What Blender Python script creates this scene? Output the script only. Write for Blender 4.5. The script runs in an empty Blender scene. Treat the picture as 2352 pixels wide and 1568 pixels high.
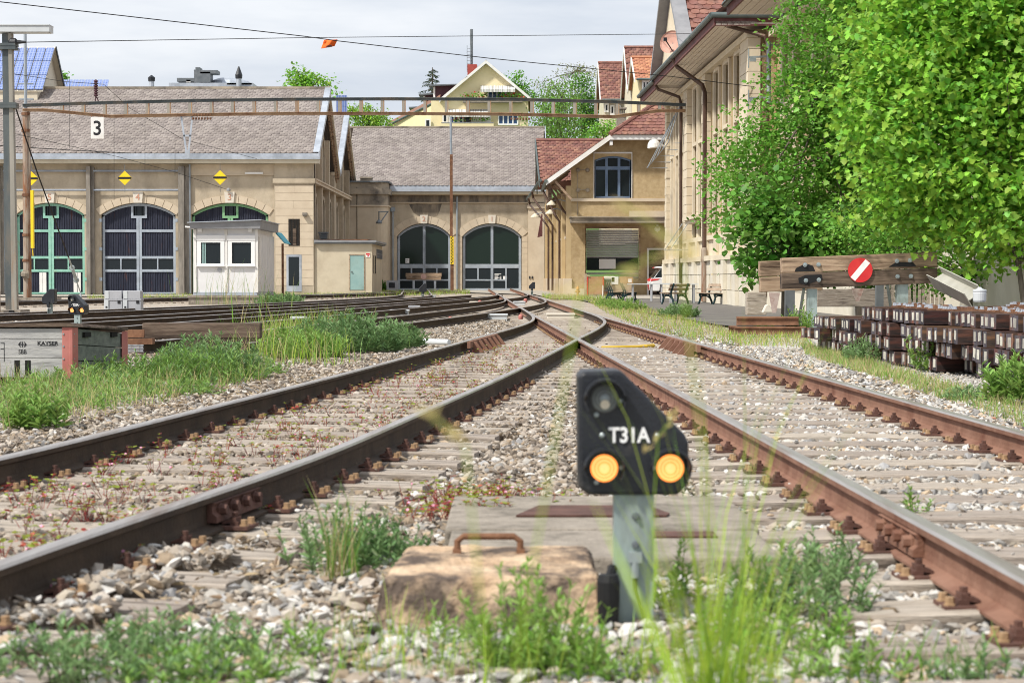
import bpy, math, random
import numpy as np
from mathutils import Vector, Matrix, Euler
random.seed(7); RNG = np.random.default_rng(11)
S = bpy.context.scene
COL = S.collection
rad = math.radians
# ------------------------------------------------------------------ camera, sky, sun, exposure
F = 4573.0                                   # focal length in units of a 2352-wide frame (70 mm on 36 mm)
TILT = math.atan2(144.0, F)
CZ = 1.03
cam = bpy.data.cameras.new('camera'); camo = bpy.data.objects.new('camera', cam); COL.objects.link(camo)
camo.location = (0, 0, CZ); camo.rotation_euler = (math.pi/2 - TILT, 0, 0)
cam.sensor_width = 36.0; cam.lens = 36.0*F/2352.0
cam.clip_start = 0.1; cam.clip_end = 3000
cam.dof.use_dof = True; cam.dof.focus_distance = 32.0; cam.dof.aperture_fstop = 6.3
S.camera = camo
SUN_EL, SUN_AZ = rad(50), rad(-128)          # azimuth from +Y, clockwise: the sun stands high to the left, behind the camera
sdir = Vector((math.sin(SUN_AZ)*math.cos(SUN_EL), math.cos(SUN_AZ)*math.cos(SUN_EL), math.sin(SUN_EL)))
W_ = bpy.data.worlds.new('World'); S.world = W_; W_.use_nodes = True
nt = W_.node_tree; nt.nodes.clear()
def wn(t, **k):
    n = nt.nodes.new(t)
    for a, b in k.items(): setattr(n, a, b)
    return n
sky = wn('ShaderNodeTexSky', sky_type='NISHITA', sun_disc=False, sun_elevation=SUN_EL, sun_rotation=SUN_AZ)
sky.air_density = 1.2; sky.dust_density = 2.5; sky.ozone_density = 1.0
tc = wn('ShaderNodeTexCoord'); mp = wn('ShaderNodeMapping'); mp.inputs['Scale'].default_value = (2.2, 2.2, 11.0)
mp.inputs['Location'].default_value = (1.7, .6, .35)
no = wn('ShaderNodeTexNoise'); no.inputs['Scale'].default_value = 1.6; no.inputs['Detail'].default_value = 6; no.inputs['Roughness'].default_value = .55
rp = wn('ShaderNodeValToRGB'); e = rp.color_ramp.elements
e[0].position = .38; e[0].color = (6.3, 6.85, 7.8, 1); e[1].position = .58; e[1].color = (8.7, 8.95, 9.4, 1)
mx = wn('ShaderNodeMix', data_type='RGBA'); mx.inputs[0].default_value = .88
bg = wn('ShaderNodeBackground'); bg.inputs['Strength'].default_value = .1
wo = wn('ShaderNodeOutputWorld')
L = nt.links.new
L(tc.outputs['Generated'], mp.inputs[0]); L(mp.outputs[0], no.inputs['Vector']); L(no.outputs[0], rp.inputs[0])
L(sky.outputs[0], mx.inputs[6]); L(rp.outputs[0], mx.inputs[7]); L(mx.outputs[2], bg.inputs['Color']); L(bg.outputs[0], wo.inputs[0])
sl = bpy.data.lights.new('sun', 'SUN'); sl.energy = 4.3; sl.angle = rad(4); sl.color = (1, .95, .86)
so = bpy.data.objects.new('sun', sl); COL.objects.link(so); so.rotation_euler = (-sdir).to_track_quat('-Z', 'Y').to_euler(); so.location = (-60, -20, 80)
S.view_settings.view_transform = 'Standard'; S.view_settings.look = 'None'
S.view_settings.exposure = 0.18; S.view_settings.gamma = 1; S.view_settings.use_curve_mapping = False
S.render.engine = 'CYCLES'; S.cycles.use_denoising = True; S.cycles.max_bounces = 6; S.cycles.transparent_max_bounces = 8
S.cycles.sample_clamp_indirect = 6.0; S.cycles.filter_width = 0.95
try: S.cycles.denoiser = 'OPENIMAGEDENOISE'
except Exception: pass
# ------------------------------------------------------------------ measuring from the photograph
ct, st = math.cos(TILT), math.sin(TILT)
def ray(vx, vy):
    dx = (vx-1176)/F; u = (784-vy)/F
    return Vector((dx, ct+u*st, -st+u*ct))
def P(vx, vy, Y):
    d = ray(vx, vy); return Vector((0, 0, CZ)) + d*(Y/d.y)
def gz(y):
    if y < 45: return 0.0
    if y < 112: return .13*(y-45)/67
    return .13+.08*min(1, (y-112)/28)
def G(vx, vy, h=0.0):
    "point at height h over the ground seen at that pixel"
    d = ray(vx, vy); z = h
    for _ in range(6):
        s = (CZ-z)/max(1e-6, -d.z); z = gz(d.y*s)+h
    return Vector((0, 0, CZ)) + d*s
def X(vx, Y): return P(vx, 640, Y).x
def Z(vy, Y): return P(1176, vy, Y).z
# ------------------------------------------------------------------ objects
def world_of(o):
    m = o.matrix_basis.copy()
    if o.parent: m = world_of(o.parent) @ o.matrix_parent_inverse @ m
    return m
def tag(o, label=None, cat=None, group=None, kind=None):
    if label: o['label'] = label
    if cat: o['category'] = cat
    if group: o['group'] = group
    if kind: o['kind'] = kind
    return o
def thing(name, label, cat, loc=(0, 0, 0), group=None, rz=0):
    o = bpy.data.objects.new(name, None); COL.objects.link(o); o.location = loc; o.rotation_euler = (0, 0, rz)
    o.empty_display_size = .2
    return tag(o, label, cat, group)
def link(name, me, parent=None, loc=None, rot=None, scl=None, local=False):
    o = bpy.data.objects.new(name, me); COL.objects.link(o)
    if parent is not None:
        o.parent = parent
        if not local: o.matrix_parent_inverse = world_of(parent).inverted()
    if loc is not None: o.location = loc
    if rot is not None: o.rotation_euler = rot
    if scl is not None: o.scale = scl
    return o
def dup(root, loc=None, rz=None, label=None, group=None):
    r = root.copy(); COL.objects.link(r)
    if loc is not None: r.location = loc
    if rz is not None: r.rotation_euler = (0, 0, rz)
    if label: r['label'] = label
    if group: r['group'] = group
    def rec(a, b):
        for ch in list(a.children):
            c = ch.copy(); COL.objects.link(c); c.parent = b; rec(ch, c)
    rec(root, r)
    return r
class MB:
    def __init__(s): s.v = []; s.f = []; s.m = []
    def poly(s, pts, mi=0):
        b = len(s.v); s.v += [tuple(p) for p in pts]; s.f.append(tuple(range(b, b+len(pts)))); s.m.append(mi); return s
    def hexa(s, p, mi=0):
        b = len(s.v); s.v += [tuple(q) for q in p]
        for f in ((0, 3, 2, 1), (4, 5, 6, 7), (0, 1, 5, 4), (1, 2, 6, 5), (2, 3, 7, 6), (3, 0, 4, 7)):
            s.f.append(tuple(b+i for i in f)); s.m.append(mi)
        return s
    def box(s, x0, x1, y0, y1, z0, z1, mi=0):
        return s.hexa([(x0, y0, z0), (x1, y0, z0), (x1, y1, z0), (x0, y1, z0), (x0, y0, z1), (x1, y0, z1), (x1, y1, z1), (x0, y1, z1)], mi)
    def obox(s, c, size, M=None, mi=0):
        M = M or Matrix.Identity(3); c = Vector(c); h = Vector(size)/2
        return s.hexa([c+M @ Vector((a*h.x, b*h.y, d*h.z)) for a, b, d in ((-1, -1, -1), (1, -1, -1), (1, 1, -1), (-1, 1, -1), (-1, -1, 1), (1, -1, 1), (1, 1, 1), (-1, 1, 1))], mi)
    def bar(s, a, b, w, h, mi=0, up=(0, 0, 1)):
        a = Vector(a); b = Vector(b); d = (b-a).normalized(); u = Vector(up)
        r = d.cross(u)
        if r.length < 1e-4: r = d.cross(Vector((0, 1, 0)))
        r.normalize(); u = r.cross(d)
        r *= w/2; u *= h/2
        return s.hexa([a-r-u, a+r-u, b+r-u, b-r-u, a-r+u, a+r+u, b+r+u, b-r+u], mi)
    def prism(s, pts, off, mi=0, mside=None):
        "pts: closed outline, off: extrusion vector"
        off = Vector(off); b = len(s.v); n = len(pts)
        s.v += [tuple(p) for p in pts] + [tuple(Vector(p)+off) for p in pts]
        s.f.append(tuple(b+i for i in reversed(range(n)))); s.m.append(mi)
        s.f.append(tuple(b+n+i for i in range(n))); s.m.append(mi)
        for i in range(n):
            j = (i+1) % n; s.f.append((b+i, b+j, b+n+j, b+n+i)); s.m.append(mi if mside is None else mside)
        return s
    def tube(s, pts, r, n=8, mi=0, cap=True):
        pts = [Vector(p) for p in pts]; b = len(s.v); R = r if isinstance(r, (list, tuple)) else [r]*len(pts)
        prev = None
        for i, p in enumerate(pts):
            d = (pts[min(i+1, len(pts)-1)]-pts[max(i-1, 0)]).normalized()
            if prev is None:
                a = d.cross(Vector((0, 0, 1)))
                if a.length < 1e-3: a = d.cross(Vector((0, 1, 0)))
            else: a = prev - d*prev.dot(d)
            a.normalize(); prev = a; c = d.cross(a)
            for k in range(n):
                t = 2*math.pi*k/n; s.v.append(tuple(p+(a*math.cos(t)+c*math.sin(t))*R[i]))
        for i in range(len(pts)-1):
            for k in range(n):
                k2 = (k+1) % n; s.f.append((b+i*n+k, b+i*n+k2, b+(i+1)*n+k2, b+(i+1)*n+k)); s.m.append(mi)
        if cap:
            s.f.append(tuple(b+k for k in reversed(range(n)))); s.m.append(mi)
            e_ = b+(len(pts)-1)*n; s.f.append(tuple(e_+k for k in range(n))); s.m.append(mi)
        return s
    def lathe(s, prof, c, axis=(0, 0, 1), n=14, mi=0, cap=True):
        q = Vector((0, 0, 1)).rotation_difference(Vector(axis).normalized()); c = Vector(c); b = len(s.v)
        for r, z in prof:
            for k in range(n):
                t = 2*math.pi*k/n; s.v.append(tuple(c+q @ Vector((r*math.cos(t), r*math.sin(t), z))))
        for i in range(len(prof)-1):
            for k in range(n):
                k2 = (k+1) % n; s.f.append((b+i*n+k, b+i*n+k2, b+(i+1)*n+k2, b+(i+1)*n+k)); s.m.append(mi)
        if cap:
            s.f.append(tuple(b+k for k in reversed(range(n)))); s.m.append(mi)
            e_ = b+(len(prof)-1)*n; s.f.append(tuple(e_+k for k in range(n))); s.m.append(mi)
        return s
    def mesh(s, name, mats, smooth=False):
        me = bpy.data.meshes.new(name); me.from_pydata(s.v, [], s.f)
        for m in (mats if isinstance(mats, (list, tuple)) else [mats]): me.materials.append(m)
        if any(s.m): me.polygons.foreach_set('material_index', s.m)
        if smooth: me.polygons.foreach_set('use_smooth', [True]*len(s.f))
        me.update(); return me
    def build(s, name, mats, parent=None, smooth=False, bevel=0, seg=2, **k):
        o = link(name, s.mesh(name, mats, smooth), parent, **k)
        if bevel:
            m = o.modifiers.new('bevel', 'BEVEL'); m.width = bevel; m.segments = seg; m.limit_method = 'ANGLE'; m.angle_limit = rad(35)
        return o
def rotz(a): return Matrix.Rotation(a, 3, 'Z')
def text(name, body, size, loc, rot, mat, parent, extrude=.004, ax='CENTER', sx=1.0, bold=0.0):
    c = bpy.data.curves.new(name, 'FONT'); c.body = body; c.size = size; c.extrude = extrude; c.align_x = ax; c.align_y = 'CENTER'; c.offset = bold
    c.materials.append(mat); t_ = bpy.data.objects.new('tmp', c); me = bpy.data.meshes.new_from_object(t_); bpy.data.objects.remove(t_); bpy.data.curves.remove(c)
    if not me.materials: me.materials.append(mat)
    o = link(name, me, parent); o.location = loc; o.rotation_euler = rot; o.scale = (sx, 1, 1); return o
FACE = (math.pi/2, 0, 0)                      # lettering that faces the camera side (-Y)
# ------------------------------------------------------------------ fast instanced meshes in numpy
def rot_from(dirs, twist):
    "matrices whose local x is dirs (n,3), twisted by twist about it"
    x = dirs/np.linalg.norm(dirs, axis=1, keepdims=True)
    ref = np.where(np.abs(x[:, 2:3]) > .95, np.array([[0., 1., 0.]]), np.array([[0., 0., 1.]]))
    y = np.cross(ref, x); y /= np.linalg.norm(y, axis=1, keepdims=True); z = np.cross(x, y)
    c = np.cos(twist)[:, None]; s_ = np.sin(twist)[:, None]
    return np.stack([x, y*c+z*s_, z*c-y*s_], axis=2)
def scatter(name, tv, tf, pos, M, scl, mats, parent=None, kind=None, mi=None):
    tv = np.asarray(tv, float); n = len(pos); k = len(tv)
    scl = np.asarray(scl, float)
    if scl.ndim == 1: scl = np.repeat(scl[:, None], 3, 1)
    V = np.einsum('nij,nkj->nki', M, tv[None]*scl[:, None, :]) + pos[:, None, :]
    me = bpy.data.meshes.new(name); me.vertices.add(n*k); me.vertices.foreach_set('co', V.reshape(-1).astype(np.float32))
    lens = np.array([len(f) for f in tf]); flat = np.concatenate([np.array(f) for f in tf])
    loops = (np.arange(n)[:, None]*k + flat[None]).reshape(-1)
    me.loops.add(len(loops)); me.loops.foreach_set('vertex_index', loops.astype(np.int32))
    tot = np.tile(lens, n); start = np.concatenate([[0], np.cumsum(tot)[:-1]])
    me.polygons.add(len(tot)); me.polygons.foreach_set('loop_start', start.astype(np.int32)); me.polygons.foreach_set('loop_total', tot.astype(np.int32))
    for m in (mats if isinstance(mats, (list, tuple)) else [mats]): me.materials.append(m)
    if mi is not None: me.polygons.foreach_set('material_index', np.repeat(np.asarray(mi), len(tf)).astype(np.int32))
    me.update(calc_edges=True)
    o = link(name, me, parent)
    if kind: o['kind'] = kind
    return o
# ------------------------------------------------------------------ materials
def mat(name, c1, c2=None, scale=6.0, rough=.8, bump=0.0, bscale=None, metal=0.0, stretch=(1, 1, 1), dirt=None, dscale=.6, dpos=(.5, .72), coord='Position', spec=.3, island=None, trans=0.0, detail=5, rand=0.0, lo=.35, hi=.65):
    m = bpy.data.materials.new(name); m.use_nodes = True; t = m.node_tree; b = t.nodes['Principled BSDF']; L = t.links.new
    def nn(ty, **k):
        q = t.nodes.new(ty)
        for a_, v_ in k.items(): setattr(q, a_, v_)
        return q
    b.inputs['Roughness'].default_value = rough; b.inputs['Metallic'].default_value = metal; b.inputs['Specular IOR Level'].default_value = spec
    c1 = (*c1, 1); c2 = (*(c2 or c1[:3]), 1)
    if coord == 'Position': src = nn('ShaderNodeNewGeometry').outputs['Position']
    else: src = nn('ShaderNodeTexCoord').outputs[coord]
    mpn = nn('ShaderNodeMapping'); mpn.inputs['Scale'].default_value = stretch; L(src, mpn.inputs[0])
    n1 = nn('ShaderNodeTexNoise'); n1.inputs['Scale'].default_value = scale; n1.inputs['Detail'].default_value = detail; n1.inputs['Roughness'].default_value = .6
    L(mpn.outputs[0], n1.inputs['Vector'])
    r = nn('ShaderNodeValToRGB'); r.color_ramp.elements[0].position = lo; r.color_ramp.elements[1].position = hi
    r.color_ramp.elements[0].color = c1; r.color_ramp.elements[1].color = c2
    L(n1.outputs[0], r.inputs[0]); out = r.outputs[0]
    if dirt:
        n2 = nn('ShaderNodeTexNoise'); n2.inputs['Scale'].default_value = dscale; n2.inputs['Detail'].default_value = 7; n2.inputs['Roughness'].default_value = .65
        L(mpn.outputs[0], n2.inputs['Vector'])
        r2 = nn('ShaderNodeValToRGB'); r2.color_ramp.elements[0].position = dpos[0]; r2.color_ramp.elements[1].position = dpos[1]
        L(n2.outputs[0], r2.inputs[0])
        q = nn('ShaderNodeMix', data_type='RGBA'); q.inputs[7].default_value = (*dirt, 1); L(r2.outputs[0], q.inputs[0]); L(out, q.inputs[6]); out = q.outputs[2]
    if rand or island:
        # every piece of its own shade: per object, or per loose piece of one mesh
        rv = nn('ShaderNodeNewGeometry').outputs['Random Per Island'] if island else nn('ShaderNodeObjectInfo').outputs['Random']
        am = island or rand
        mr = nn('ShaderNodeMapRange'); mr.inputs['To Min'].default_value = 1-am; mr.inputs['To Max'].default_value = 1+am; L(rv, mr.inputs[0])
        h = nn('ShaderNodeHueSaturation'); L(mr.outputs[0], h.inputs['Value']); L(out, h.inputs['Color'])
        mr2 = nn('ShaderNodeMapRange'); mr2.inputs['To Min'].default_value = .5-am*.05; mr2.inputs['To Max'].default_value = .5+am*.05; L(rv, mr2.inputs[0]); L(mr2.outputs[0], h.inputs['Hue'])
        out = h.outputs[0]
    L(out, b.inputs['Base Color'])
    if bump:
        n3 = nn('ShaderNodeTexNoise'); n3.inputs['Scale'].default_value = bscale or scale*4; n3.inputs['Detail'].default_value = 4; L(mpn.outputs[0], n3.inputs['Vector'])
        bp = nn('ShaderNodeBump'); bp.inputs['Strength'].default_value = min(1, bump); bp.inputs['Distance'].default_value = .02*max(1, bump); L(n3.outputs[0], bp.inputs['Height']); L(bp.outputs[0], b.inputs['Normal'])
    if trans:
        tr = nn('ShaderNodeBsdfTranslucent'); L(out, tr.inputs['Color']); ms = nn('ShaderNodeMixShader'); ms.inputs[0].default_value = trans
        L(b.outputs[0], ms.inputs[1]); L(tr.outputs[0], ms.inputs[2]); L(ms.outputs[0], t.nodes['Material Output'].inputs[0])
    return m
def emit(name, c, s):
    m = bpy.data.materials.new(name); m.use_nodes = True; b = m.node_tree.nodes['Principled BSDF']
    b.inputs['Base Color'].default_value = (*c, 1); b.inputs['Emission Color'].default_value = (*c, 1); b.inputs['Emission Strength'].default_value = s; b.inputs['Roughness'].default_value = .3
    return m
def glass(name, c=(.014, .02, .024), rough=.12):
    m = bpy.data.materials.new(name); m.use_nodes = True; b = m.node_tree.nodes['Principled BSDF']
    b.inputs['Base Color'].default_value = (*c, 1); b.inputs['Roughness'].default_value = rough; b.inputs['Specular IOR Level'].default_value = .3
    return m
M = {}
M['render'] = mat('tan_render', (.445, .375, .28), (.515, .44, .335), 1.6, .9, .5, 22, dirt=(.24, .20, .15), dscale=.5, dpos=(.48, .74), stretch=(1, 1, .6))
M['render_dk'] = mat('darker_tan_render', (.33, .265, .18), (.41, .335, .235), .8, .9, .5, 22, dirt=(.19, .165, .13), dscale=.3, dpos=(.48, .74))  # darker tan than the front render, for the side wall
M['stone'] = mat('beige_stone', (.53, .44, .33), (.60, .51, .39), 1.2, .85, .15, 25, dirt=(.36, .29, .21), dscale=.5, dpos=(.55, .85))
M['stone_dark'] = mat('sooty_stone', (.30, .26, .21), (.42, .355, .27), 1.1, .9, .3, 20, dirt=(.10, .09, .08), dscale=.5, dpos=(.48, .66))
M['ivory'] = mat('ivory_stone', (.60, .52, .39), (.68, .60, .47), 1.4, .85, .12, 30, dirt=(.44, .37, .27), dscale=.8, dpos=(.55, .9), rand=.05)
M['pale_stone'] = mat('pale_plinth_stone', (.60, .55, .45), (.69, .64, .54), 1.4, .9, .2, 30, rand=.06)
M['ochre'] = mat('ochre_roughcast', (.40, .295, .16), (.49, .375, .22), 5, .95, .9, 28, dirt=(.25, .17, .08), dscale=.6, dpos=(.5, .78))
M['ochre_lt'] = mat('ochre_smooth', (.46, .345, .19), (.53, .41, .24), 2, .9, .3, 28, dirt=(.33, .25, .15), dscale=.5, dpos=(.5, .8))
M['soot'] = mat('soot_streaks', (.10, .09, .08), (.33, .27, .20), 1.2, .95, .2, 12, stretch=(1.5, 1, .45))
M['slate'] = mat('fibre_slate', (.235, .205, .19), (.29, .255, .24), .5, .8, 0, island=.2, dirt=(.34, .31, .285), dscale=6, dpos=(.62, .75))
M['redtile'] = mat('clay_tile', (.215, .095, .072), (.285, .145, .115), 2, .8, .15, 30, rand=.25, dirt=(.12, .07, .06), dscale=2.5)
M['redtile_i'] = mat('clay_tiles', (.215, .095, .072), (.285, .145, .115), 2, .8, 0, island=.25, dirt=(.12, .07, .06), dscale=2.5)
M['orangetile_i'] = mat('orange_tiles', (.40, .17, .095), (.48, .23, .14), 2, .8, 0, island=.18)
M['browntile_i'] = mat('brown_tiles', (.20, .105, .075), (.26, .145, .105), 2, .8, 0, island=.2)
M['zinc'] = mat('zinc_sheet', (.40, .44, .50), (.50, .54, .60), 2, .45, metal=.35, dirt=(.27, .30, .34), dscale=.7)
M['zinc_dk'] = mat('dark_zinc', (.13, .15, .165), (.20, .215, .23), 2, .5, metal=.4)
M['cream'] = mat('cream_board', (.62, .56, .44), (.68, .62, .50), 2, .7, dirt=(.5, .43, .32), dscale=.6)
M['soffit'] = mat('soffit_board', (.62, .55, .47), (.69, .62, .54), 1.5, .75, rand=.04)
M['fascia'] = mat('dark_red_fascia', (.10, .035, .035), (.16, .065, .06), 3, .7, stretch=(1, .2, 1))
M['gutter'] = mat('green_grey_gutter', (.09, .12, .12), (.15, .18, .175), 2, .5, metal=.3)
M['pipe_brown'] = mat('brown_downpipe', (.07, .042, .032), (.12, .075, .055), 2, .5, metal=.2)
M['pipe_grey'] = mat('grey_downpipe', (.28, .32, .36), (.36, .40, .44), 2, .5, metal=.3)
M['post_wood'] = mat('grey_concrete_post', (.20, .18, .155), (.30, .27, .235), 3, .9, .4, 20, stretch=(2, 2, .4), dirt=(.11, .10, .09), dscale=1)
M['barpipe'] = mat('blue_grey_pipe', (.24, .27, .33), (.32, .36, .42), 2, .6)
M['keystone'] = mat('keystone_white', (.62, .57, .49), (.70, .65, .57), 2, .85)
M['num_red'] = mat('faded_red_paint', (.50, .22, .14), (.60, .36, .26), 20, .9)
M['door_dark'] = mat('dark_blue_sheet', (.016, .019, .036), (.032, .036, .058), 3, .6, stretch=(3, 1, .4), dirt=(.13, .042, .018), dscale=1.3, dpos=(.60, .80), spec=.3)
M['door_green'] = mat('mint_green_frame', (.22, .46, .37), (.30, .55, .45), 4, .6, dirt=(.30, .28, .10), dscale=2.2, dpos=(.58, .78))
M['door_green2'] = mat('leaf_green_frame', (.16, .36, .18), (.24, .45, .26), 4, .6, dirt=(.24, .26, .12), dscale=2.2, dpos=(.6, .8))
M['door_grey'] = mat('blue_grey_frame', (.33, .38, .45), (.42, .47, .53), 4, .55, metal=.1, dirt=(.26, .29, .33), dscale=2)
M['white'] = mat('white_paint', (.72, .71, .69), (.78, .77, .75), 2, .6, dirt=(.6, .56, .48), dscale=.8, dpos=(.55, .85))
M['purewhite'] = mat('clean_white', (.80, .80, .80), (.82, .82, .82), 2, .5)
M['glass'] = glass('dark_glass')
M['glass_green_refl'] = glass('dark_glass_green_reflection', (.010, .022, .015))  # green reflection of trees is put into the glass colour
M['glass_blue'] = glass('blue_glass', (.03, .07, .16), .1)
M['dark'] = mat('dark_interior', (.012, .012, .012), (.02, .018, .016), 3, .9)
M['blue_frame'] = mat('blue_window_frame', (.10, .15, .24), (.15, .21, .31), 3, .6)
M['metal'] = mat('galvanised_steel', (.30, .35, .36), (.40, .45, .46), 8, .45, metal=.5, dirt=(.24, .28, .29), dscale=3)
M['steel_green'] = mat('pale_green_steel', (.27, .34, .34), (.37, .44, .43), 9, .5, metal=.25, dirt=(.17, .19, .17), dscale=7, dpos=(.5, .74), stretch=(1, 1, .35))
M['mast'] = mat('grey_green_mast', (.075, .092, .10), (.13, .145, .145), 2, .6, metal=.2, dirt=(.22, .17, .12), dscale=1.0, stretch=(1, 1, .3))
M['mast_lt'] = mat('weathered_mast_flange', (.25, .24, .21), (.34, .32, .28), 2, .6, metal=.1, dirt=(.30, .17, .09), dscale=1.2, stretch=(2, 2, .25), dpos=(.52, .7))
M['rust'] = mat('rusty_steel', (.14, .065, .035), (.25, .13, .075), 5, .85, .3, 40, dirt=(.09, .045, .03), dscale=3)
M['rust_pole'] = mat('rusty_painted_steel', (.27, .22, .175), (.36, .30, .245), 2, .75, .2, 30, dirt=(.22, .095, .045), dscale=1.6, dpos=(.44, .6), stretch=(2, 2, .35))
M['rust_lt'] = mat('light_rust_chord', (.33, .21, .125), (.42, .285, .18), 2, .8, .2, 30, dirt=(.20, .09, .05), dscale=1.5, dpos=(.5, .7))
M['rail_rust'] = mat('orange_brown_rail', (.205, .105, .070), (.275, .15, .105), 6, .8, .25, 60, dirt=(.15, .062, .04), dscale=4)
M['rail_dark'] = mat('dark_brown_shaded_rail', (.036, .023, .015), (.068, .044, .028), 5, .75, .2, 60, dirt=(.035, .024, .018), dscale=3)  # dark brown rust, with the shade on the webs put into the colour
M['rail_top'] = mat('worn_rail_head', (.42, .38, .35), (.52, .485, .45), 9, .38, metal=.75, stretch=(6, .3, 1), dirt=(.30, .22, .17), dscale=2)
M['clamp'] = mat('dark_rust_clamp', (.075, .038, .03), (.13, .065, .05), 8, .75, .2, 80)
M['nut'] = mat('ochre_rust_screw', (.30, .19, .105), (.38, .25, .145), 8, .8, .2, 80)
M['tie'] = mat('weathered_sleeper_wood', (.30, .25, .205), (.46, .405, .35), 7, .9, .6, 26, stretch=(.5, 6, 6), dirt=(.07, .055, .045), dscale=4, dpos=(.52, .68), coord='Object', rand=.15)
M['creosote'] = mat('creosoted_wood', (.022, .017, .016), (.06, .034, .027), 5, .7, .3, 30, stretch=(.6, 5, 5), dirt=(.15, .06, .034), dscale=1.4, dpos=(.48, .70), rand=.5, coord='Object')
M['creo_end'] = mat('sleeper_end_grain', (.045, .042, .055), (.10, .085, .095), 12, .7, .3, 40, dirt=(.24, .09, .05), dscale=3.5, dpos=(.5, .7), rand=.4)
M['paper'] = mat('grey_paper_tag', (.42, .40, .35), (.54, .52, .46), 14, .85, dirt=(.2, .18, .16), dscale=8, dpos=(.5, .75), rand=.3)
M['oldwood'] = mat('old_brown_wood', (.33, .225, .15), (.48, .355, .25), 5, .85, .4, 30, stretch=(.5, 5, 6), dirt=(.06, .035, .022), dscale=1.3, dpos=(.46, .66), coord='Object')
M['oldwood_dk'] = mat('dark_brown_wood', (.085, .058, .042), (.19, .14, .105), 5, .85, .4, 30, stretch=(.5, 5, 6), dirt=(.025, .017, .013), dscale=1.3, dpos=(.46, .66), coord='Object')
M['greywood'] = mat('silver_grey_wood', (.33, .33, .33), (.46, .455, .44), 4, .85, .3, 30, stretch=(.6, 3, 7), dirt=(.17, .165, .16), dscale=3, dpos=(.56, .75), rand=.08)
M['greywood_shaded'] = mat('shaded_grey_wood', (.13, .145, .125), (.21, .225, .19), 3, .85, .3, 30, stretch=(3, 3, 6), dirt=(.07, .07, .06), dscale=2, dpos=(.55, .78))  # shade of the crate's right face is put into this darker wood colour
M['dish'] = mat('salmon_dish', (.50, .28, .22), (.56, .33, .27), 3, .6)
M['paint_red'] = mat('faded_red_steel', (.42, .14, .12), (.49, .19, .165), 3, .6)
M['black'] = mat('black_print', (.015, .015, .018), (.022, .022, .025), 3, .7)
M['sig_black'] = mat('blue_black_casting', (.011, .013, .018), (.019, .022, .029), 3, .42, .12, 90, spec=.45, dirt=(.065, .06, .055), dscale=14, dpos=(.56, .78))
M['rubber'] = mat('black_rubber', (.012, .012, .013), None, 3, .6)
M['lamp_on'] = emit('lit_amber_lens', (1.0, .40, .085), .85)
M['lamp_core'] = emit('lit_amber_core', (1.0, .58, .2), 1.0)
M['lens'] = glass('clear_lens', (.25, .26, .26), .15)
M['concrete'] = mat('concrete', (.23, .20, .165), (.32, .28, .235), 9, .9, .5, 45, dirt=(.12, .105, .085), dscale=5)
M['stoneblock'] = mat('sandy_stone_block', (.44, .30, .19), (.60, .45, .31), 7, .9, .8, 40, dirt=(.10, .075, .06), dscale=4.2, dpos=(.44, .58))
M['yellow'] = mat('signal_yellow', (.83, .58, .02), (.87, .63, .03), 3, .5)
M['orange'] = mat('orange_cloth', (.80, .13, .02), (.86, .17, .03), 3, .8)
M['red'] = mat('sign_red', (.56, .025, .03), (.62, .04, .04), 3, .5)
M['teal'] = mat('pale_teal_door', (.23, .37, .36), (.30, .44, .42), 2, .6, dirt=(.2, .3, .28), dscale=1)
M['annex'] = mat('pale_annex_render', (.52, .455, .34), (.58, .51, .39), 1.2, .9, .2, 20, dirt=(.42, .35, .25), dscale=.5)
M['hut_white'] = mat('hut_panel', (.66, .66, .67), (.73, .73, .74), 1.2, .5, dirt=(.55, .53, .47), dscale=.9, dpos=(.55, .85))
M['grey_panel'] = mat('grey_fascia', (.22, .225, .24), (.28, .285, .30), 2, .6)
M['cabinet'] = mat('grey_cabinet', (.36, .37, .40), (.42, .43, .46), 2, .55)
M['cabinet_lt'] = mat('pale_cabinet_corner', (.52, .55, .57), (.58, .61, .63), 2, .5)
M['panel_grey'] = mat('roller_slat', (.40, .41, .43), (.47, .48, .50), 2, .55, rand=.05)
M['bench_wood'] = mat('bench_slat', (.30, .22, .155), (.41, .32, .24), 4, .8, .2, 30, rand=.12)
M['iron_green'] = mat('dark_green_iron', (.012, .035, .04), (.02, .05, .055), 3, .5)
M['car_white'] = mat('white_car_paint', (.74, .75, .77), None, 3, .25, spec=.6)
M['car_red'] = mat('red_car_paint', (.45, .02, .03), None, 3, .3, spec=.6)
M['tyre'] = mat('tyre', (.015, .015, .016), None, 3, .85)
M['cardboard'] = mat('cardboard', (.36, .20, .10), (.43, .26, .15), 3, .85)
M['greymesh'] = mat('charcoal_mesh', (.06, .06, .07), (.09, .09, .10), 6, .7)
M['yhouse'] = mat('yellow_wall', (.72, .62, .38), (.76, .665, .43), 1, .9)
M['maroon'] = mat('maroon_cladding', (.075, .03, .04), (.10, .045, .055), 2, .6)
M['brickred'] = mat('red_chimney', (.33, .065, .055), (.38, .09, .07), 3, .8)
M['awning'] = mat('awning_stripe', (.68, .68, .66), (.36, .35, .33), 1, .8, stretch=(9, .01, .01), lo=.48, hi=.52, detail=0)
M['asphalt'] = mat('worn_asphalt', (.115, .11, .105), (.17, .16, .15), 2, .9, .3, 60, dirt=(.24, .22, .19), dscale=.4, dpos=(.5, .75))
M['apron'] = mat('pale_concrete_apron', (.36, .33, .285), (.44, .41, .36), 1, .9, .2, 30, dirt=(.27, .25, .21), dscale=.5)
M['bark'] = mat('grey_bark', (.085, .07, .055), (.15, .125, .10), 8, .9, .5, 30, stretch=(2, 2, .5))
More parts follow.
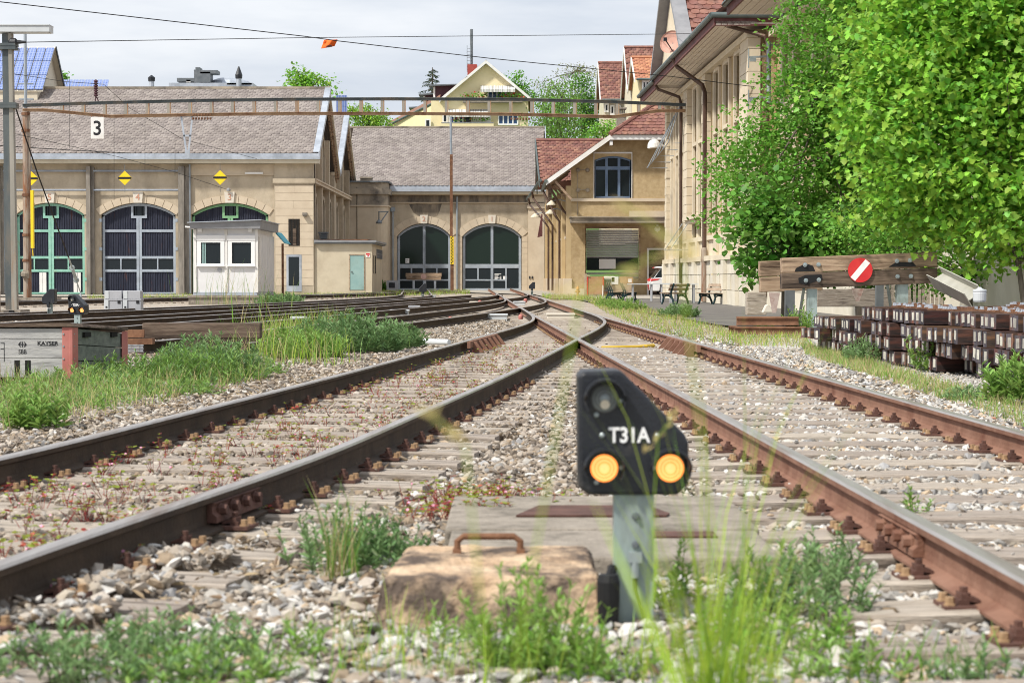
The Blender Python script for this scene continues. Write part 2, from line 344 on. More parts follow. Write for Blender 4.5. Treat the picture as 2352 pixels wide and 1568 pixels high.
def solar():
    m = mat('solar_cells', (.09, .14, .36), (.16, .23, .50), 5, .35, spec=.6, coord='Object'); t = m.node_tree; b = t.nodes['Principled BSDF']
    br = t.nodes.new('ShaderNodeTexBrick'); br.offset = 0; br.inputs['Color1'].default_value = (.10, .16, .40, 1); br.inputs['Color2'].default_value = (.15, .22, .48, 1); br.inputs['Mortar'].default_value = (.27, .33, .52, 1)
    br.inputs['Scale'].default_value = 1; br.inputs['Mortar Size'].default_value = .028; br.inputs['Brick Width'].default_value = .17; br.inputs['Row Height'].default_value = .17
    tcn = t.nodes.new('ShaderNodeTexCoord'); t.links.new(tcn.outputs['Object'], br.inputs['Vector']); t.links.new(br.outputs[0], b.inputs['Base Color']); return m
M['solar'] = solar()
def leafmat(name, c1, c2, trans=.42, am=.34):
    return mat(name, c1, c2, 1.2, .5, 0, trans=trans, island=am, spec=.35, detail=3)
M['leaf_horn'] = leafmat('hornbeam_leaf', (0.115, 0.275, 0.031), (0.198, 0.407, 0.055))
M['leaf_maple'] = leafmat('maple_leaf', (0.254, 0.509, 0.049), (0.370, 0.582, 0.079))
M['leaf_fig'] = leafmat('broad_leaf', (0.106, 0.275, 0.037), (0.188, 0.400, 0.062))
M['leaf_birch'] = leafmat('birch_leaf', (.13, .23, .05), (.19, .30, .08))
M['leaf_dark'] = leafmat('dark_leaf', (0.075, 0.191, 0.029), (0.128, 0.276, 0.048))
M['leaf_mid'] = leafmat('mid_leaf', (0.161, 0.369, 0.048), (0.246, 0.486, 0.077))
M['leaf_pale'] = leafmat('sparse_spring_leaf', (.24, .24, .10), (.30, .31, .14))
M['needle'] = leafmat('conifer_needles', (.035, .06, .03), (.06, .09, .04), .15)
M['weed'] = leafmat('blue_green_weed', (.16, .27, .10), (.25, .38, .155), .4)
M['weed2'] = leafmat('fresh_green_weed', (.21, .35, .075), (.31, .46, .12), .4)
M['grass'] = leafmat('grass_blade', (.15, .31, .04), (.24, .42, .06), .45, .3)
M['grass_y'] = leafmat('yellow_green_grass', (.34, .50, .045), (.46, .60, .08), .5, .25)
M['straw'] = leafmat('straw_grass', (.42, .36, .17), (.56, .48, .24), .4, .2)
M['seed'] = leafmat('grass_seed_head', (.55, .45, .18), (.66, .55, .26), .45, .2)
M['herb_red'] = leafmat('red_stem', (.32, .035, .04), (.42, .08, .06), .3)
M['herb_leaf'] = leafmat('herb_leaf', (.22, .28, .03), (.32, .36, .05), .4)
M['litter'] = leafmat('dry_litter', (.26, .18, .10), (.42, .32, .20), .2, .3)
M['petal'] = mat('pink_petal', (.75, .35, .5), None, 3, .7)
M['petal_y'] = mat('yellow_petal', (.85, .6, .03), None, 3, .7)
# ------------------------------------------------------------------ ground
def ground_mat(name, cols, scale, bump):
    m = bpy.data.materials.new(name); m.use_nodes = True; t = m.node_tree; b = t.nodes['Principled BSDF']; L = t.links.new
    g = t.nodes.new('ShaderNodeNewGeometry'); v = t.nodes.new('ShaderNodeTexVoronoi'); v.inputs['Scale'].default_value = scale; v.inputs['Randomness'].default_value = 1
    L(g.outputs['Position'], v.inputs['Vector'])
    s_ = t.nodes.new('ShaderNodeSeparateColor'); L(v.outputs['Color'], s_.inputs[0])
    r = t.nodes.new('ShaderNodeValToRGB'); r.color_ramp.interpolation = 'CONSTANT'
    while len(r.color_ramp.elements) < len(cols): r.color_ramp.elements.new(.5)
    for i, c in enumerate(cols): r.color_ramp.elements[i].position = i/len(cols); r.color_ramp.elements[i].color = (*c, 1)
    L(s_.outputs[0], r.inputs[0])
    n = t.nodes.new('ShaderNodeTexNoise'); n.inputs['Scale'].default_value = .35; n.inputs['Detail'].default_value = 6; L(g.outputs['Position'], n.inputs['Vector'])
    rr = t.nodes.new('ShaderNodeValToRGB'); rr.color_ramp.elements[0].position = .42; rr.color_ramp.elements[1].position = .66
    rr.color_ramp.elements[0].color = (0, 0, 0, 1); rr.color_ramp.elements[1].color = (.75, .75, .75, 1); L(n.outputs[0], rr.inputs[0])
    q = t.nodes.new('ShaderNodeMix'); q.data_type = 'RGBA'; q.inputs[7].default_value = (.30, .25, .19, 1); L(rr.outputs[0], q.inputs[0]); L(r.outputs[0], q.inputs[6]); L(q.outputs[2], b.inputs['Base Color'])
    bp = t.nodes.new('ShaderNodeBump'); bp.inputs['Strength'].default_value = bump; bp.inputs['Distance'].default_value = .03; bp.invert = True
    L(v.outputs['Distance'], bp.inputs['Height']); L(bp.outputs[0], b.inputs['Normal']); b.inputs['Roughness'].default_value = .95; b.inputs['Specular IOR Level'].default_value = .15
    return m
STONE = [(.38, .335, .285), (.46, .425, .375), (.27, .235, .195), (.42, .34, .255), (.52, .50, .46), (.34, .325, .31), (.40, .30, .22)]
M['ballast'] = ground_mat('ballast_bed', STONE, 20, .8)
M['path_gravel'] = ground_mat('fine_path_gravel', [(.46, .44, .41), (.54, .52, .49), (.38, .36, .335), (.58, .565, .54), (.48, .43, .37)], 30, .6)
def sheet(name, pts_xy, m, h, ny=1):
    mb = MB(); mb.poly([(x, y, gz(y)+h) for x, y in pts_xy]); o = mb.build(name, m); o['kind'] = 'structure'; return o
ys = [-6, 4, 10, 20, 32, 45, 60, 78, 95, 112, 126, 140, 170, 210, 300, 900]; g = MB()
for a, b in zip(ys[:-1], ys[1:]):
    xs = [-700, -60, -20, 0, 20, 60, 700]
    for c, d in zip(xs[:-1], xs[1:]): g.poly([(c, a, gz(a)-.05), (d, a, gz(a)-.05), (d, b, gz(b)-.05), (c, b, gz(b)-.05)])
tag(g.build('ground', M['ballast']), kind='structure')
# the hill behind the sheds that carries the houses
def hz(x, y): return max(0, min(1, (y-165)/60))*(6+1.5*math.sin(x*.05))*(1 if y < 225 else 1+.012*(y-225)) - .3
g = MB(); gx = np.linspace(-160, 160, 33); gy = np.linspace(160, 420, 27)
for i in range(len(gx)-1):
    for j in range(len(gy)-1):
        g.poly([(a, b, hz(a, b)) for a, b in ((gx[i], gy[j]), (gx[i+1], gy[j]), (gx[i+1], gy[j+1]), (gx[i], gy[j+1]))])
M['meadow'] = mat('meadow', (.07, .13, .03), (.11, .19, .05), .3, .95, .3, 3)
tag(g.build('hill', M['meadow'], smooth=True), kind='structure')
# strip of finer pale gravel right of the main track, yard paving and aprons
def strip(name, m, h, edges):
    mb = MB()
    for (y0, a0, b0), (y1, a1, b1) in zip(edges[:-1], edges[1:]):
        mb.poly([(a0, y0, gz(y0)+h), (b0, y0, gz(y0)+h), (b1, y1, gz(y1)+h), (a1, y1, gz(y1)+h)])
    return tag(mb.build(name, m), kind='structure')
strip('path', M['path_gravel'], -.022, [(6, 4.6, 9), (12, 4.5, 9), (20, 4.2, 10), (30, 3.6, 11), (38, 3.4, 12)])
strip('yard_paving', M['asphalt'], .004, [(39, 5.2, 22), (45, 4.6, 22), (60, 4.0, 22), (78, 3.3, 22), (95, 2.9, 22), (112, 2.5, 22)])
strip('apron', M['apron'], .012, [(93, 1.9, 22), (112, 1.3, 22), (126, -3.5, 4), (140.5, -9, 4)])
strip('shed_apron', M['apron'], .008, [(104, -40, -7.6), (112.5, -40, -7.2)])
# ------------------------------------------------------------------ tracks
def smooth_path(pts, step=.6):
    pts = [Vector((p[1], p[0], 0)) for p in pts]; out = []
    P_ = [2*pts[0]-pts[1]]+pts+[2*pts[-1]-pts[-2]]
    for i in range(1, len(P_)-2):
        n = max(2, int((P_[i+1]-P_[i]).length/step))
        for k in range(n):
            t = k/n; a, b, c, d = P_[i-1:i+3]
            out.append(.5*((2*b)+(-a+c)*t+(2*a-5*b+4*c-d)*t*t+(-a+3*b-3*c+d)*t**3))
    out.append(pts[-1]); return out
PROF = [(-.07, .02, 0), (.07, .02, 0), (.07, .03, 0), (.012, .048, 0), (.0085, .07, 0), (.0085, .125, 0), (.034, .137, 0), (.036, .160, 1), (.027, .170, 1), (-.027, .170, 1), (-.036, .160, 1), (-.034, .137, 0), (-.0085, .125, 0), (-.0085, .07, 0), (-.012, .048, 0), (-.07, .03, 0)]
def rail_mesh(path, off, dz=0.0):
    mb = MB(); n = len(PROF); rows = []
    for i, p in enumerate(path):
        t = (path[min(i+1, len(path)-1)]-path[max(0, i-1)]).normalized(); r = Vector((t.y, -t.x, 0))
        b = len(mb.v)
        for x, z, _ in PROF:
            q = p+r*(off+x); mb.v.append((q.x, q.y, gz(p.y)+z+dz))
        rows.append(b)
    for a, b in zip(rows[:-1], rows[1:]):
        for k in range(n):
            k2 = (k+1) % n; mb.f.append((a+k, a+k2, b+k2, b+k)); mb.m.append(PROF[k][2] if PROF[k2][2] or PROF[k][2] == 0 else 0)
    for b, rv in ((rows[0], 1), (rows[-1], 0)):
        f = tuple(b+k for k in range(n)); mb.f.append(f[::-1] if rv else f); mb.m.append(0)
    return mb
T1 = smooth_path([(y, 2.376-.0236*y) for y in (3.6, 8, 14, 22, 30, 40, 52, 66, 85, 105, 122, 138)])
T2 = smooth_path([(4, -2.62), (6.6, -2.23), (9.6, -1.73), (12.6, -1.38), (18.3, -.77), (25.4, -.10), (29, .22), (32.6, .56), (36, .85), (39, 1.06), (42, 1.19), (46, 1.235), (51, 1.16), (57, 1.03)])
T6 = smooth_path([(27, -4.33), (34, -3.44), (42, -2.42), (50, -1.4), (57, -.6), (62, -.1), (67, .27), (72, .47), (78, .49), (85, .37)])
T3 = smooth_path([(30, -7.2), (34, -6.7), (50, -4.6), (62, -3.05), (73, -1.65), (85, -.45), (95, .0), (105, -.1)])
T4 = smooth_path([(33, -10.6), (43, -8.7), (52, -7.2), (63.4, -5.3), (75.6, -3.7), (85, -2.4), (95, -1.2)])
T5 = smooth_path([(42, -14.6), (48, -12.6), (54.6, -10.7), (62.4, -8.7), (72.8, -6.6), (89, -4.6), (110, -5.3), (127, -6.15)])
T7 = smooth_path([(60, -23), (70, -19.2), (80, -15.8), (90, -11.8), (100, -8.6), (112, -6.6), (120, -6.1)])
random.seed(3)
fast = MB()
def fastening_mesh():
    mb = MB()
    mb.box(-.165, .165, -.08, .08, .018, .032, 0)
    for sx in (-1, 1):
        mb.box(sx*.098-.017, sx*.098+.017, -.04, .04, .03, .05, 0)          # rib and clamp
        mb.hexa([(sx*.045-.0, -.035, .036), (sx*.105, -.035, .05), (sx*.105, .035, .05), (sx*.045, .035, .036), (sx*.045, -.035, .048), (sx*.105, -.035, .072), (sx*.105, .035, .072), (sx*.045, .035, .048)], 0)
        mb.lathe([(.022, .052), (.022, .068), (.013, .07), (.013, .09)], (sx*.09, 0, 0), n=6, mi=0)
        for sy in (-1, 1): mb.lathe([(.02, .03), (.02, .038), (.0145, .039), (.0145, .062)], (sx*.143, sy*.045, 0), n=6, mi=1)
    mb.v = [(x, y, z if z < .035 else .035+(z-.035)*.86) for x, y, z in mb.v]
    return mb.mesh('rail_fastening', [M['clamp'], M['nut']])
FAST = fastening_mesh()
def tie_mesh(L):
    mb = MB(); n = 7; prof = [(-.13, -.15), (.13, -.15), (.13, -.006), (.122, 0), (.04, -.004), (-.05, .0), (-.122, .002), (-.13, -.008)]
    rows = []
    for i in range(n):
        x = -L/2+L*i/(n-1); b = len(mb.v); w = random.uniform(.94, 1.04); dz = random.uniform(-.006, .004); e_ = .02 if i in (0, n-1) else 0
        for y, z in prof: mb.v.append((x, y*w*(1-e_), z+(dz-e_*.4 if z > -.1 else 0)))
        rows.append(b)
    k = len(prof)
    for a, b in zip(rows[:-1], rows[1:]):
        for j in range(k): mb.f.append((a+j, b+j, b+(j+1) % k, a+(j+1) % k)); mb.m.append(0)
    mb.f.append(tuple(rows[0]+j for j in range(k))); mb.f.append(tuple(rows[-1]+j for j in reversed(range(k)))); mb.m += [0, 0]
    return mb.mesh('sleeper', M['tie'])
TIES = {}
def tie(L):
    L = round(L*2)/2
    if L not in TIES: TIES[L] = [tie_mesh(L) for _ in range(3)]
    return random.choice(TIES[L])
ties_at = []
def at_y(path, y):
    for a, b in zip(path[:-1], path[1:]):
        if a.y <= y <= b.y:
            t = (y-a.y)/(b.y-a.y); d = (b-a).normalized(); return a.lerp(b, t), d
    return path[-1], (path[-1]-path[-2]).normalized()
def track(name, path, label, y0, y1, matn, detail=True, pair=None, gauge=.75, sp=.61, ycap=None, dz=0.0):
    p0 = path[0]
    t = thing(name, label, 'railway track', (p0.x, p0.y, gz(p0.y)), 'railway tracks crossing the yard')
    for s in (-1, 1):
        m_ = matn if not isinstance(matn, tuple) else matn[(s+1)//2]
        rail_mesh(path, s*gauge, dz).build('rail', [M[m_], M['rail_top']], t)
    y = y0; st_ = MB(); i = 0
    while y < y1:
        c, d = at_y(path, y); a = math.atan2(d.y, d.x)-math.pi/2; left, right = -1.3, 1.3
        if pair:
            q, _ = at_y(pair, y)
            if y > 19.5:
                ext = (c.x-q.x)
                if ext < 2.9: left = -1.3-ext
        if detail:
            L = right-left; o = link('sleeper', tie(L), t)
            j = random.uniform(-.012, .012)
            cx = c+Vector((math.cos(a), math.sin(a), 0))*(left+right)/2
            o.location = (cx.x, cx.y+j, gz(y)+.02+random.uniform(-.006, .003)-(0 if name != 'branch_track' else .002)); o.rotation_euler = (0, 0, a+random.uniform(-.006, .006)); o.scale = (random.uniform(.985, 1.02), 1, 1)
            o.parent = t; o.matrix_parent_inverse = world_of(t).inverted()
            ties_at.append((cx.x, cx.y+j, a, L/2, .125))
            for s in (-1, 1):
                if y < 46:
                    f = link('rail_fastening', FAST, t); q = c+Vector((math.cos(a), math.sin(a), 0))*s*gauge
                    f.location = (q.x, q.y, gz(y)); f.rotation_euler = (0, 0, a); f.matrix_parent_inverse = world_of(t).inverted()
        else:
            M3 = rotz(a); st_.obox((c.x, c.y, gz(y)-.06+random.uniform(-.015, .0)), (2.5, .24, .12), M3)
        y += sp*d.y; i += 1
    if not detail and st_.v:
        o = st_.build('sleepers', M['tie'], t); o['kind'] = 'stuff'
    return t
TR1 = track('main_track', T1, 'straight rust brown track running from the lower right corner to shed door 1', 4.3, 52, ('rail_rust', 'rail_rust'), pair=T2)
TR2 = track('branch_track', T2, 'dark brown track curving away to the lower left, red herbs between its rails', 4.6, 19.3, 'rail_dark', dz=-.003)
track('side_track', T6, 'track curving in from the left, joining the main track beyond the white boxes', 30, 60, 'rail_dark', False, dz=-.004)
track('side_track', T3, 'track passing behind the big weed bush towards the main track', 32, 82, 'rail_dark', False, dz=-.006)
track('side_track', T4, 'track passing just behind the wooden crate with lettering', 36, 80, 'rail_dark', False, dz=-.008)
track('side_track', T5, 'track leading past the white hut to the buffer stop at door 2', 44, 120, 'rail_dark', False, dz=-.005)
track('side_track', T7, 'farthest track, running in front of the dark doors 4 and 5', 62, 112, 'rail_dark', False, dz=-.007)
# check rails with their bracket ribs beside the crossing, fishplates on the near rails
def check_rail(path, off, y0, y1, parent, sgn):
    n = 6
    t0, d0 = at_y(path, y0); t1, d1 = at_y(path, y1); mb = MB()
    r = Vector((d0.y, -d0.x, 0)); a = t0+r*(off-sgn*.115); b = t1+r*(off-sgn*.115)
    mb.bar(a+Vector((0, 0, .13)), b+Vector((0, 0, .13)), .045, .09)
    mb.build('check_rail', M['rail_rust'], parent)
    for k in range(n):
        q = t0.lerp(t1, (k+.5)/n)+r*(off-sgn*.2); rb = MB()
        rb.prism([q+Vector((0, 0, .01)), q+r*sgn*.06+Vector((0, 0, .01)), q+r*sgn*.06+Vector((0, 0, .165)), q+r*sgn*.02+Vector((0, 0, .165)), q-r*sgn*.10+Vector((0, 0, .01))], d0*.05)
        rb.build('rail_bracket', M['rail_rust'], parent)
check_rail(T2, -.75, 27.0, 30.8, TR2, -1); check_rail(T1, .75, 25.6, 29.4, TR1, 1)
def fishplate(path, off, y, parent, side, m_):
    c, d = at_y(path, y); r = Vector((d.y, -d.x, 0)); q = c+r*(off+side*.03)+Vector((0, 0, gz(y)))
    mb = MB(); mb.prism([q+r*side*x+Vector((0, 0, z)) for x, z in ((-.02, .05), (.02, .05), (.02, .075), (.002, .09), (.002, .115), (.015, .13), (-.02, .134))], d*.62)
    for k in range(4):
        e_ = q+d*(.08+.155*k)+Vector((0, 0, .097))+r*side*.0
        mb.lathe([(.03, 0), (.03, .012), (.022, .014), (.022, .04)], e_, axis=r*side, n=6)
    mb.build('fishplate', M[m_], parent)
fishplate(T1, -.75, 7.0, TR1, -1, 'rail_rust'); fishplate(T2, .75, 8.1, TR2, 1, 'clamp')
# ------------------------------------------------------------------ loose ballast stones
def stone_meshes():
    out = []
    for k in range(7):
        bmv = []
        t = (1+5**.5)/2
        base = [(-1, t, 0), (1, t, 0), (-1, -t, 0), (1, -t, 0), (0, -1, t), (0, 1, t), (0, -1, -t), (0, 1, -t), (t, 0, -1), (t, 0, 1), (-t, 0, -1), (-t, 0, 1)]
        fs = [(0, 11, 5), (0, 5, 1), (0, 1, 7), (0, 7, 10), (0, 10, 11), (1, 5, 9), (5, 11, 4), (11, 10, 2), (10, 7, 6), (7, 1, 8), (3, 9, 4), (3, 4, 2), (3, 2, 6), (3, 6, 8), (3, 8, 9), (4, 9, 5), (2, 4, 11), (6, 2, 10), (8, 6, 7), (9, 8, 1)]
        r_ = random.Random(k*17+3); ax = (1.0, r_.uniform(.6, .9), r_.uniform(.38, .62))
        vs = [Vector(v).normalized()*r_.uniform(.62, 1.2) for v in base]
        vs = [(v.x*ax[0], v.y*ax[1], v.z*ax[2]) for v in vs]
        me = bpy.data.meshes.new('stone'); me.from_pydata(vs, [], fs); me.update(); out.append(me)
    return out
def stone_mat(nm, cols):
    m = bpy.data.materials.new(nm); m.use_nodes = True; t = m.node_tree; b = t.nodes['Principled BSDF']; L = t.links.new
    oi = t.nodes.new('ShaderNodeObjectInfo'); r = t.nodes.new('ShaderNodeValToRGB'); r.color_ramp.interpolation = 'CONSTANT'
    while len(r.color_ramp.elements) < len(cols): r.color_ramp.elements.new(.5)
    for i, c in enumerate(cols): r.color_ramp.elements[i].position = i/len(cols); r.color_ramp.elements[i].color = (*c, 1)
    L(oi.outputs['Random'], r.inputs[0])
    g = t.nodes.new('ShaderNodeNewGeometry'); n = t.nodes.new('ShaderNodeTexNoise'); n.inputs['Scale'].default_value = 45; n.inputs['Detail'].default_value = 3; L(g.outputs['Position'], n.inputs['Vector'])
    mr = t.nodes.new('ShaderNodeMapRange'); mr.inputs['To Min'].default_value = .7; mr.inputs['To Max'].default_value = 1.25; L(n.outputs[0], mr.inputs[0])
    h = t.nodes.new('ShaderNodeHueSaturation'); L(mr.outputs[0], h.inputs['Value']); L(r.outputs[0], h.inputs['Color']); L(h.outputs[0], b.inputs['Base Color'])
    b.inputs['Roughness'].default_value = .9; b.inputs['Specular IOR Level'].default_value = .2
    return m
def instances(name, meshes, pos, rot, scl, pick, materials):
    c = bpy.data.collections.new(name+'_kinds')
    for i, me in enumerate(meshes):
        if not me.materials: me.materials.append(materials)
        c.objects.link(bpy.data.objects.new('%s_kind_%02d' % (name, i), me))
    me = bpy.data.meshes.new(name); n = len(pos); me.vertices.add(n); me.vertices.foreach_set('co', np.asarray(pos, np.float32).reshape(-1))
    a = me.attributes.new('rot', 'FLOAT_VECTOR', 'POINT'); a.data.foreach_set('vector', np.asarray(rot, np.float32).reshape(-1))
    a = me.attributes.new('scl', 'FLOAT_VECTOR', 'POINT'); a.data.foreach_set('vector', np.asarray(scl, np.float32).reshape(-1))
    a = me.attributes.new('pick', 'INT', 'POINT'); a.data.foreach_set('value', np.asarray(pick, np.int32))
    o = link(name, me); o['kind'] = 'stuff'
    ng = bpy.data.node_groups.new(name+'_nodes', 'GeometryNodeTree'); ng.interface.new_socket('Geometry', in_out='INPUT', socket_type='NodeSocketGeometry'); ng.interface.new_socket('Geometry', in_out='OUTPUT', socket_type='NodeSocketGeometry')
    N = ng.nodes.new; gi = N('NodeGroupInput'); go = N('NodeGroupOutput'); iop = N('GeometryNodeInstanceOnPoints'); ci = N('GeometryNodeCollectionInfo')
    ci.inputs['Collection'].default_value = c; ci.inputs['Separate Children'].default_value = True; ci.inputs['Reset Children'].default_value = True
    iop.inputs['Pick Instance'].default_value = True
    def att(nm, ty):
        q = N('GeometryNodeInputNamedAttribute'); q.data_type = ty; q.inputs['Name'].default_value = nm; return [s for s in q.outputs if s.enabled and s.name == 'Attribute'][0]
    l = ng.links.new
    l(gi.outputs[0], iop.inputs['Points']); l(ci.outputs[0], iop.inputs['Instance']); l(att('pick', 'INT'), iop.inputs['Instance Index'])
    l(att('rot', 'FLOAT_VECTOR'), iop.inputs['Rotation']); l(att('scl', 'FLOAT_VECTOR'), iop.inputs['Scale']); l(iop.outputs[0], go.inputs[0])
    md = o.modifiers.new('scatter', 'NODES'); md.node_group = ng
    return o
def wedge(n, y0, y1, margin=.6, bias=1.0):
    u = RNG.random(n); y = np.sqrt(y0*y0+(y1*y1-y0*y0)*u); x = (RNG.random(n)*2-1)*(.2575*y+margin); return x, y
def in_ties(x, y):
    m = np.zeros(len(x), bool)
    for cx, cy, a, hl, hw in ties_at:
        near = np.abs(y-cy) < .5
        if not near.any(): continue
        dx = x[near]-cx; dy = y[near]-cy; u = dx*math.cos(a)+dy*math.sin(a); v = -dx*math.sin(a)+dy*math.cos(a)
        idx = np.where(near)[0]; m[idx[(np.abs(u) < hl) & (np.abs(v) < hw)]] = True
    return m
xs_, ys_ = [], []
for n, a, b in ((56000, 4.2, 10), (56000, 10, 17), (52000, 17, 30), (26000, 30, 48)):
    x, y = wedge(n, a, b); xs_.append(x); ys_.append(y)
x = np.concatenate(xs_); y = np.concatenate(ys_)
tl = np.array([4.5-.03*t for t in y])
keep = ~in_ties(x, y) | (RNG.random(len(x)) < .035)
keep &= ~((x > tl) & (y > 6) & (RNG.random(len(x)) < .45))
x = x[keep]; y = y[keep]; n = len(x); onpath = x > (4.5-.03*y)
s_ = RNG.lognormal(math.log(.0205), .36, n).clip(.009, .046)*np.where(onpath & (y > 8), .62, 1)*np.where(y > 17, 1.12, 1)
c1 = np.array([2.376-.0236*t for t in y]); c2 = np.interp(y, [q.y for q in T2], [q.x for q in T2]); tin = in_ties(x, y)
between = (np.abs(x-c1) < .7) | ((np.abs(x-c2) < .7) & (y < 40)); shoulder = ((np.abs(x-c1) < 1.45) | (np.abs(x-c2) < 1.5)) & ~between
z = np.where(between, np.where(y < 8.5, -.042, -.024), np.where(shoulder, np.where(y < 13, -.042, -.02), -.02))+RNG.random(n)*.03; z = np.where((x < c2+1.1) & (y < 7.6) & (x > c2+.6), z+.06, z)
z = np.where(tin, .024+s_*.2, z); z = np.where(onpath, -.018+RNG.random(n)*.012, z)+np.array([gz(t) for t in y])
s_ = np.where(tin, s_*.6, s_)
rot = np.stack([RNG.normal(0, .45, n), RNG.normal(0, .45, n), RNG.random(n)*6.28], 1)
pos = np.stack([x, y, z], 1); pick = RNG.integers(0, 7, n); sc3 = np.stack([s_, s_, s_], 1)
brown = (between & (np.abs(x-c2) < 1.5)) | (RNG.random(n) < np.clip(1.15-.55*(x+.2), .12, .85)*np.clip((y-4.5)/3, .2, 1))
BROWN = [(.25, .205, .16), (.33, .275, .22), (.19, .155, .125), (.40, .345, .285), (.29, .225, .16), (.36, .31, .26), (.16, .14, .12), (.46, .41, .355)]
GREY = [(.40, .375, .34), (.50, .475, .435), (.29, .275, .255), (.44, .385, .315), (.56, .54, .51), (.35, .345, .345), (.46, .355, .25), (.62, .60, .57), (.25, .24, .23)]
instances('ballast_stones', stone_meshes(), pos[~brown], rot[~brown], sc3[~brown], pick[~brown], stone_mat('grey_ballast', GREY))
instances('brown_ballast_stones', stone_meshes(), pos[brown], rot[brown], sc3[brown], pick[brown], stone_mat('brown_ballast', BROWN))
# ------------------------------------------------------------------ building helpers
def tiles(p00, p10, p01, p11, tw, th, m, parent, name, single=False, t=.02, lift=1.25):
    "clay tiles or slates in overlapping rows on the slope p00-p10 (eave) to p01-p11 (ridge)"
    p00, p10, p01, p11 = map(Vector, (p00, p10, p01, p11))
    up = ((p01+p11)-(p00+p10))/2; H = up.length; nv = max(1, round(H/th)); th = H/nv
    us = (p10-p00).normalized(); ns = us.cross(up).normalized()
    if ns.z < 0: ns = -ns
    uu = (up - us*up.dot(us)).normalized(); ov = th*lift
    tv = [(-.5*tw*.97, 0, t*.9), (.5*tw*.97, 0, t*.9), (.5*tw*.97, ov, .004), (-.5*tw*.97, ov, .004), (-.5*tw*.97, 0, 0.0), (.5*tw*.97, 0, 0.0), (0, -.22*th, t*.9), (0, -.22*th, 0.0)]
    tf = [(0, 6, 1, 2, 3), (4, 7, 6, 0), (7, 5, 1, 6), (1, 5, 2), (0, 3, 4)]
    pos = []
    for j in range(nv):
        v = j/nv; a = p00.lerp(p01, v); b = p10.lerp(p11, v); Lr = (b-a).length; n = int(Lr/tw); off = (.5*tw if j % 2 else 0)
        for i in range(n):
            d = (i+.5)*tw+off
            if d > Lr-.3*tw: continue
            pos.append(a+us*d)
    Mx = Matrix((us, uu, ns)).transposed()
    base = MB(); base.poly([p00-ns*.03, p10-ns*.03, p11-ns*.03, p01-ns*.03]); base.build(name+'_bed' if not single else 'roof_bed', m, parent)
    if single and len(pos) <= 300:
        mb = MB(); mb.v = [tuple(v) for v in tv]; mb.f = list(tf); mb.m = [0]*len(tf); me = mb.mesh('roof_tile', m)
        for p in pos:
            o = link('roof_tile', me, parent); mt = Mx.to_4x4(); mt.translation = p+ns*random.uniform(0, .01)
            mt = mt @ Matrix.Rotation(random.uniform(-.03, .03), 4, 'Z'); o.matrix_basis = mt; o.matrix_parent_inverse = world_of(parent).inverted()
        return
    n = len(pos); A = np.array([list(r) for r in Mx]); Ms = np.repeat(A[None], n, 0)
    a = RNG.normal(0, .035, n); c, s = np.cos(a), np.sin(a); R = np.zeros((n, 3, 3)); R[:, 0, 0] = c; R[:, 0, 1] = -s; R[:, 1, 0] = s; R[:, 1, 1] = c; R[:, 2, 2] = 1
    scatter(name, tv, tf, np.array([list(p) for p in pos])+np.array(ns)[None]*(RNG.random((n, 1))*.012), Ms @ R, np.ones(n), m, parent, kind='stuff')
def arc(x0, x1, zs, zc, n=14):
    w = (x1-x0)/2; r = zc-zs; R = (w*w+r*r)/(2*r); cx = (x0+x1)/2; cz = zc-R; a = math.asin(w/R)
    return [(cx+R*math.sin(-a+2*a*i/n), cz+R*math.cos(-a+2*a*i/n)) for i in range(n+1)]
def arch_wall(mb, xa, xb, x0, x1, zb, zs, zc, zt, Y, depth=.4, mi=0):
    A = arc(x0, x1, zs, zc)
    mb.poly([(xa, Y, zb), (x0, Y, zb), (x0, Y, zt), (xa, Y, zt)], mi); mb.poly([(x1, Y, zb), (xb, Y, zb), (xb, Y, zt), (x1, Y, zt)], mi)
    for (a, za), (b, zb2) in zip(A[:-1], A[1:]):
        mb.poly([(a, Y, za), (b, Y, zb2), (b, Y, zt), (a, Y, zt)], mi); mb.poly([(a, Y, za), (a, Y+depth, za), (b, Y+depth, zb2), (b, Y, zb2)], mi)
    mb.poly([(x0, Y, zb), (x0, Y+depth, zb), (x0, Y+depth, zs), (x0, Y, zs)], mi); mb.poly([(x1, Y, zb), (x1, Y, zs), (x1, Y+depth, zs), (x1, Y+depth, zb)], mi)
def arch_stones(x0, x1, zs, zc, th, Y, parent, m, n=10, proud=.05, key=None):
    cx = (x0+x1)/2; w = (x1-x0)/2; r = zc-zs; R = (w*w+r*r)/(2*r); cz = zc-R; a = math.asin(w/R)*1.03
    for i in range(n):
        t0 = -a+2*a*i/n+.004; t1 = -a+2*a*(i+1)/n-.004; pts = []
        for rr, seq in ((R+.01, (t0, (t0+t1)/2, t1)), (R+th*random.uniform(.98, 1.02), (t1, (t0+t1)/2, t0))):
            for t in seq: pts.append((cx+rr*math.sin(t), Y-proud, cz+rr*math.cos(t)))
        mb = MB(); mb.prism(pts, (0, proud+.03, 0)); mb.build('arch_stone', m, parent)
def numplate(cx, z0, z1, w, Y, parent, digit):
    mb = MB(); mb.prism([(cx-w*.42, Y, z0), (cx+w*.42, Y, z0), (cx+w*.52, Y, z1), (cx-w*.52, Y, z1)], (0, .2, 0)); k = mb.build('keystone', M['keystone'], parent)
    text('number', digit, (z1-z0)*.82, (cx, Y-.012, (z0+z1)/2), FACE, M['num_red'], k, .006, sx=1.05)
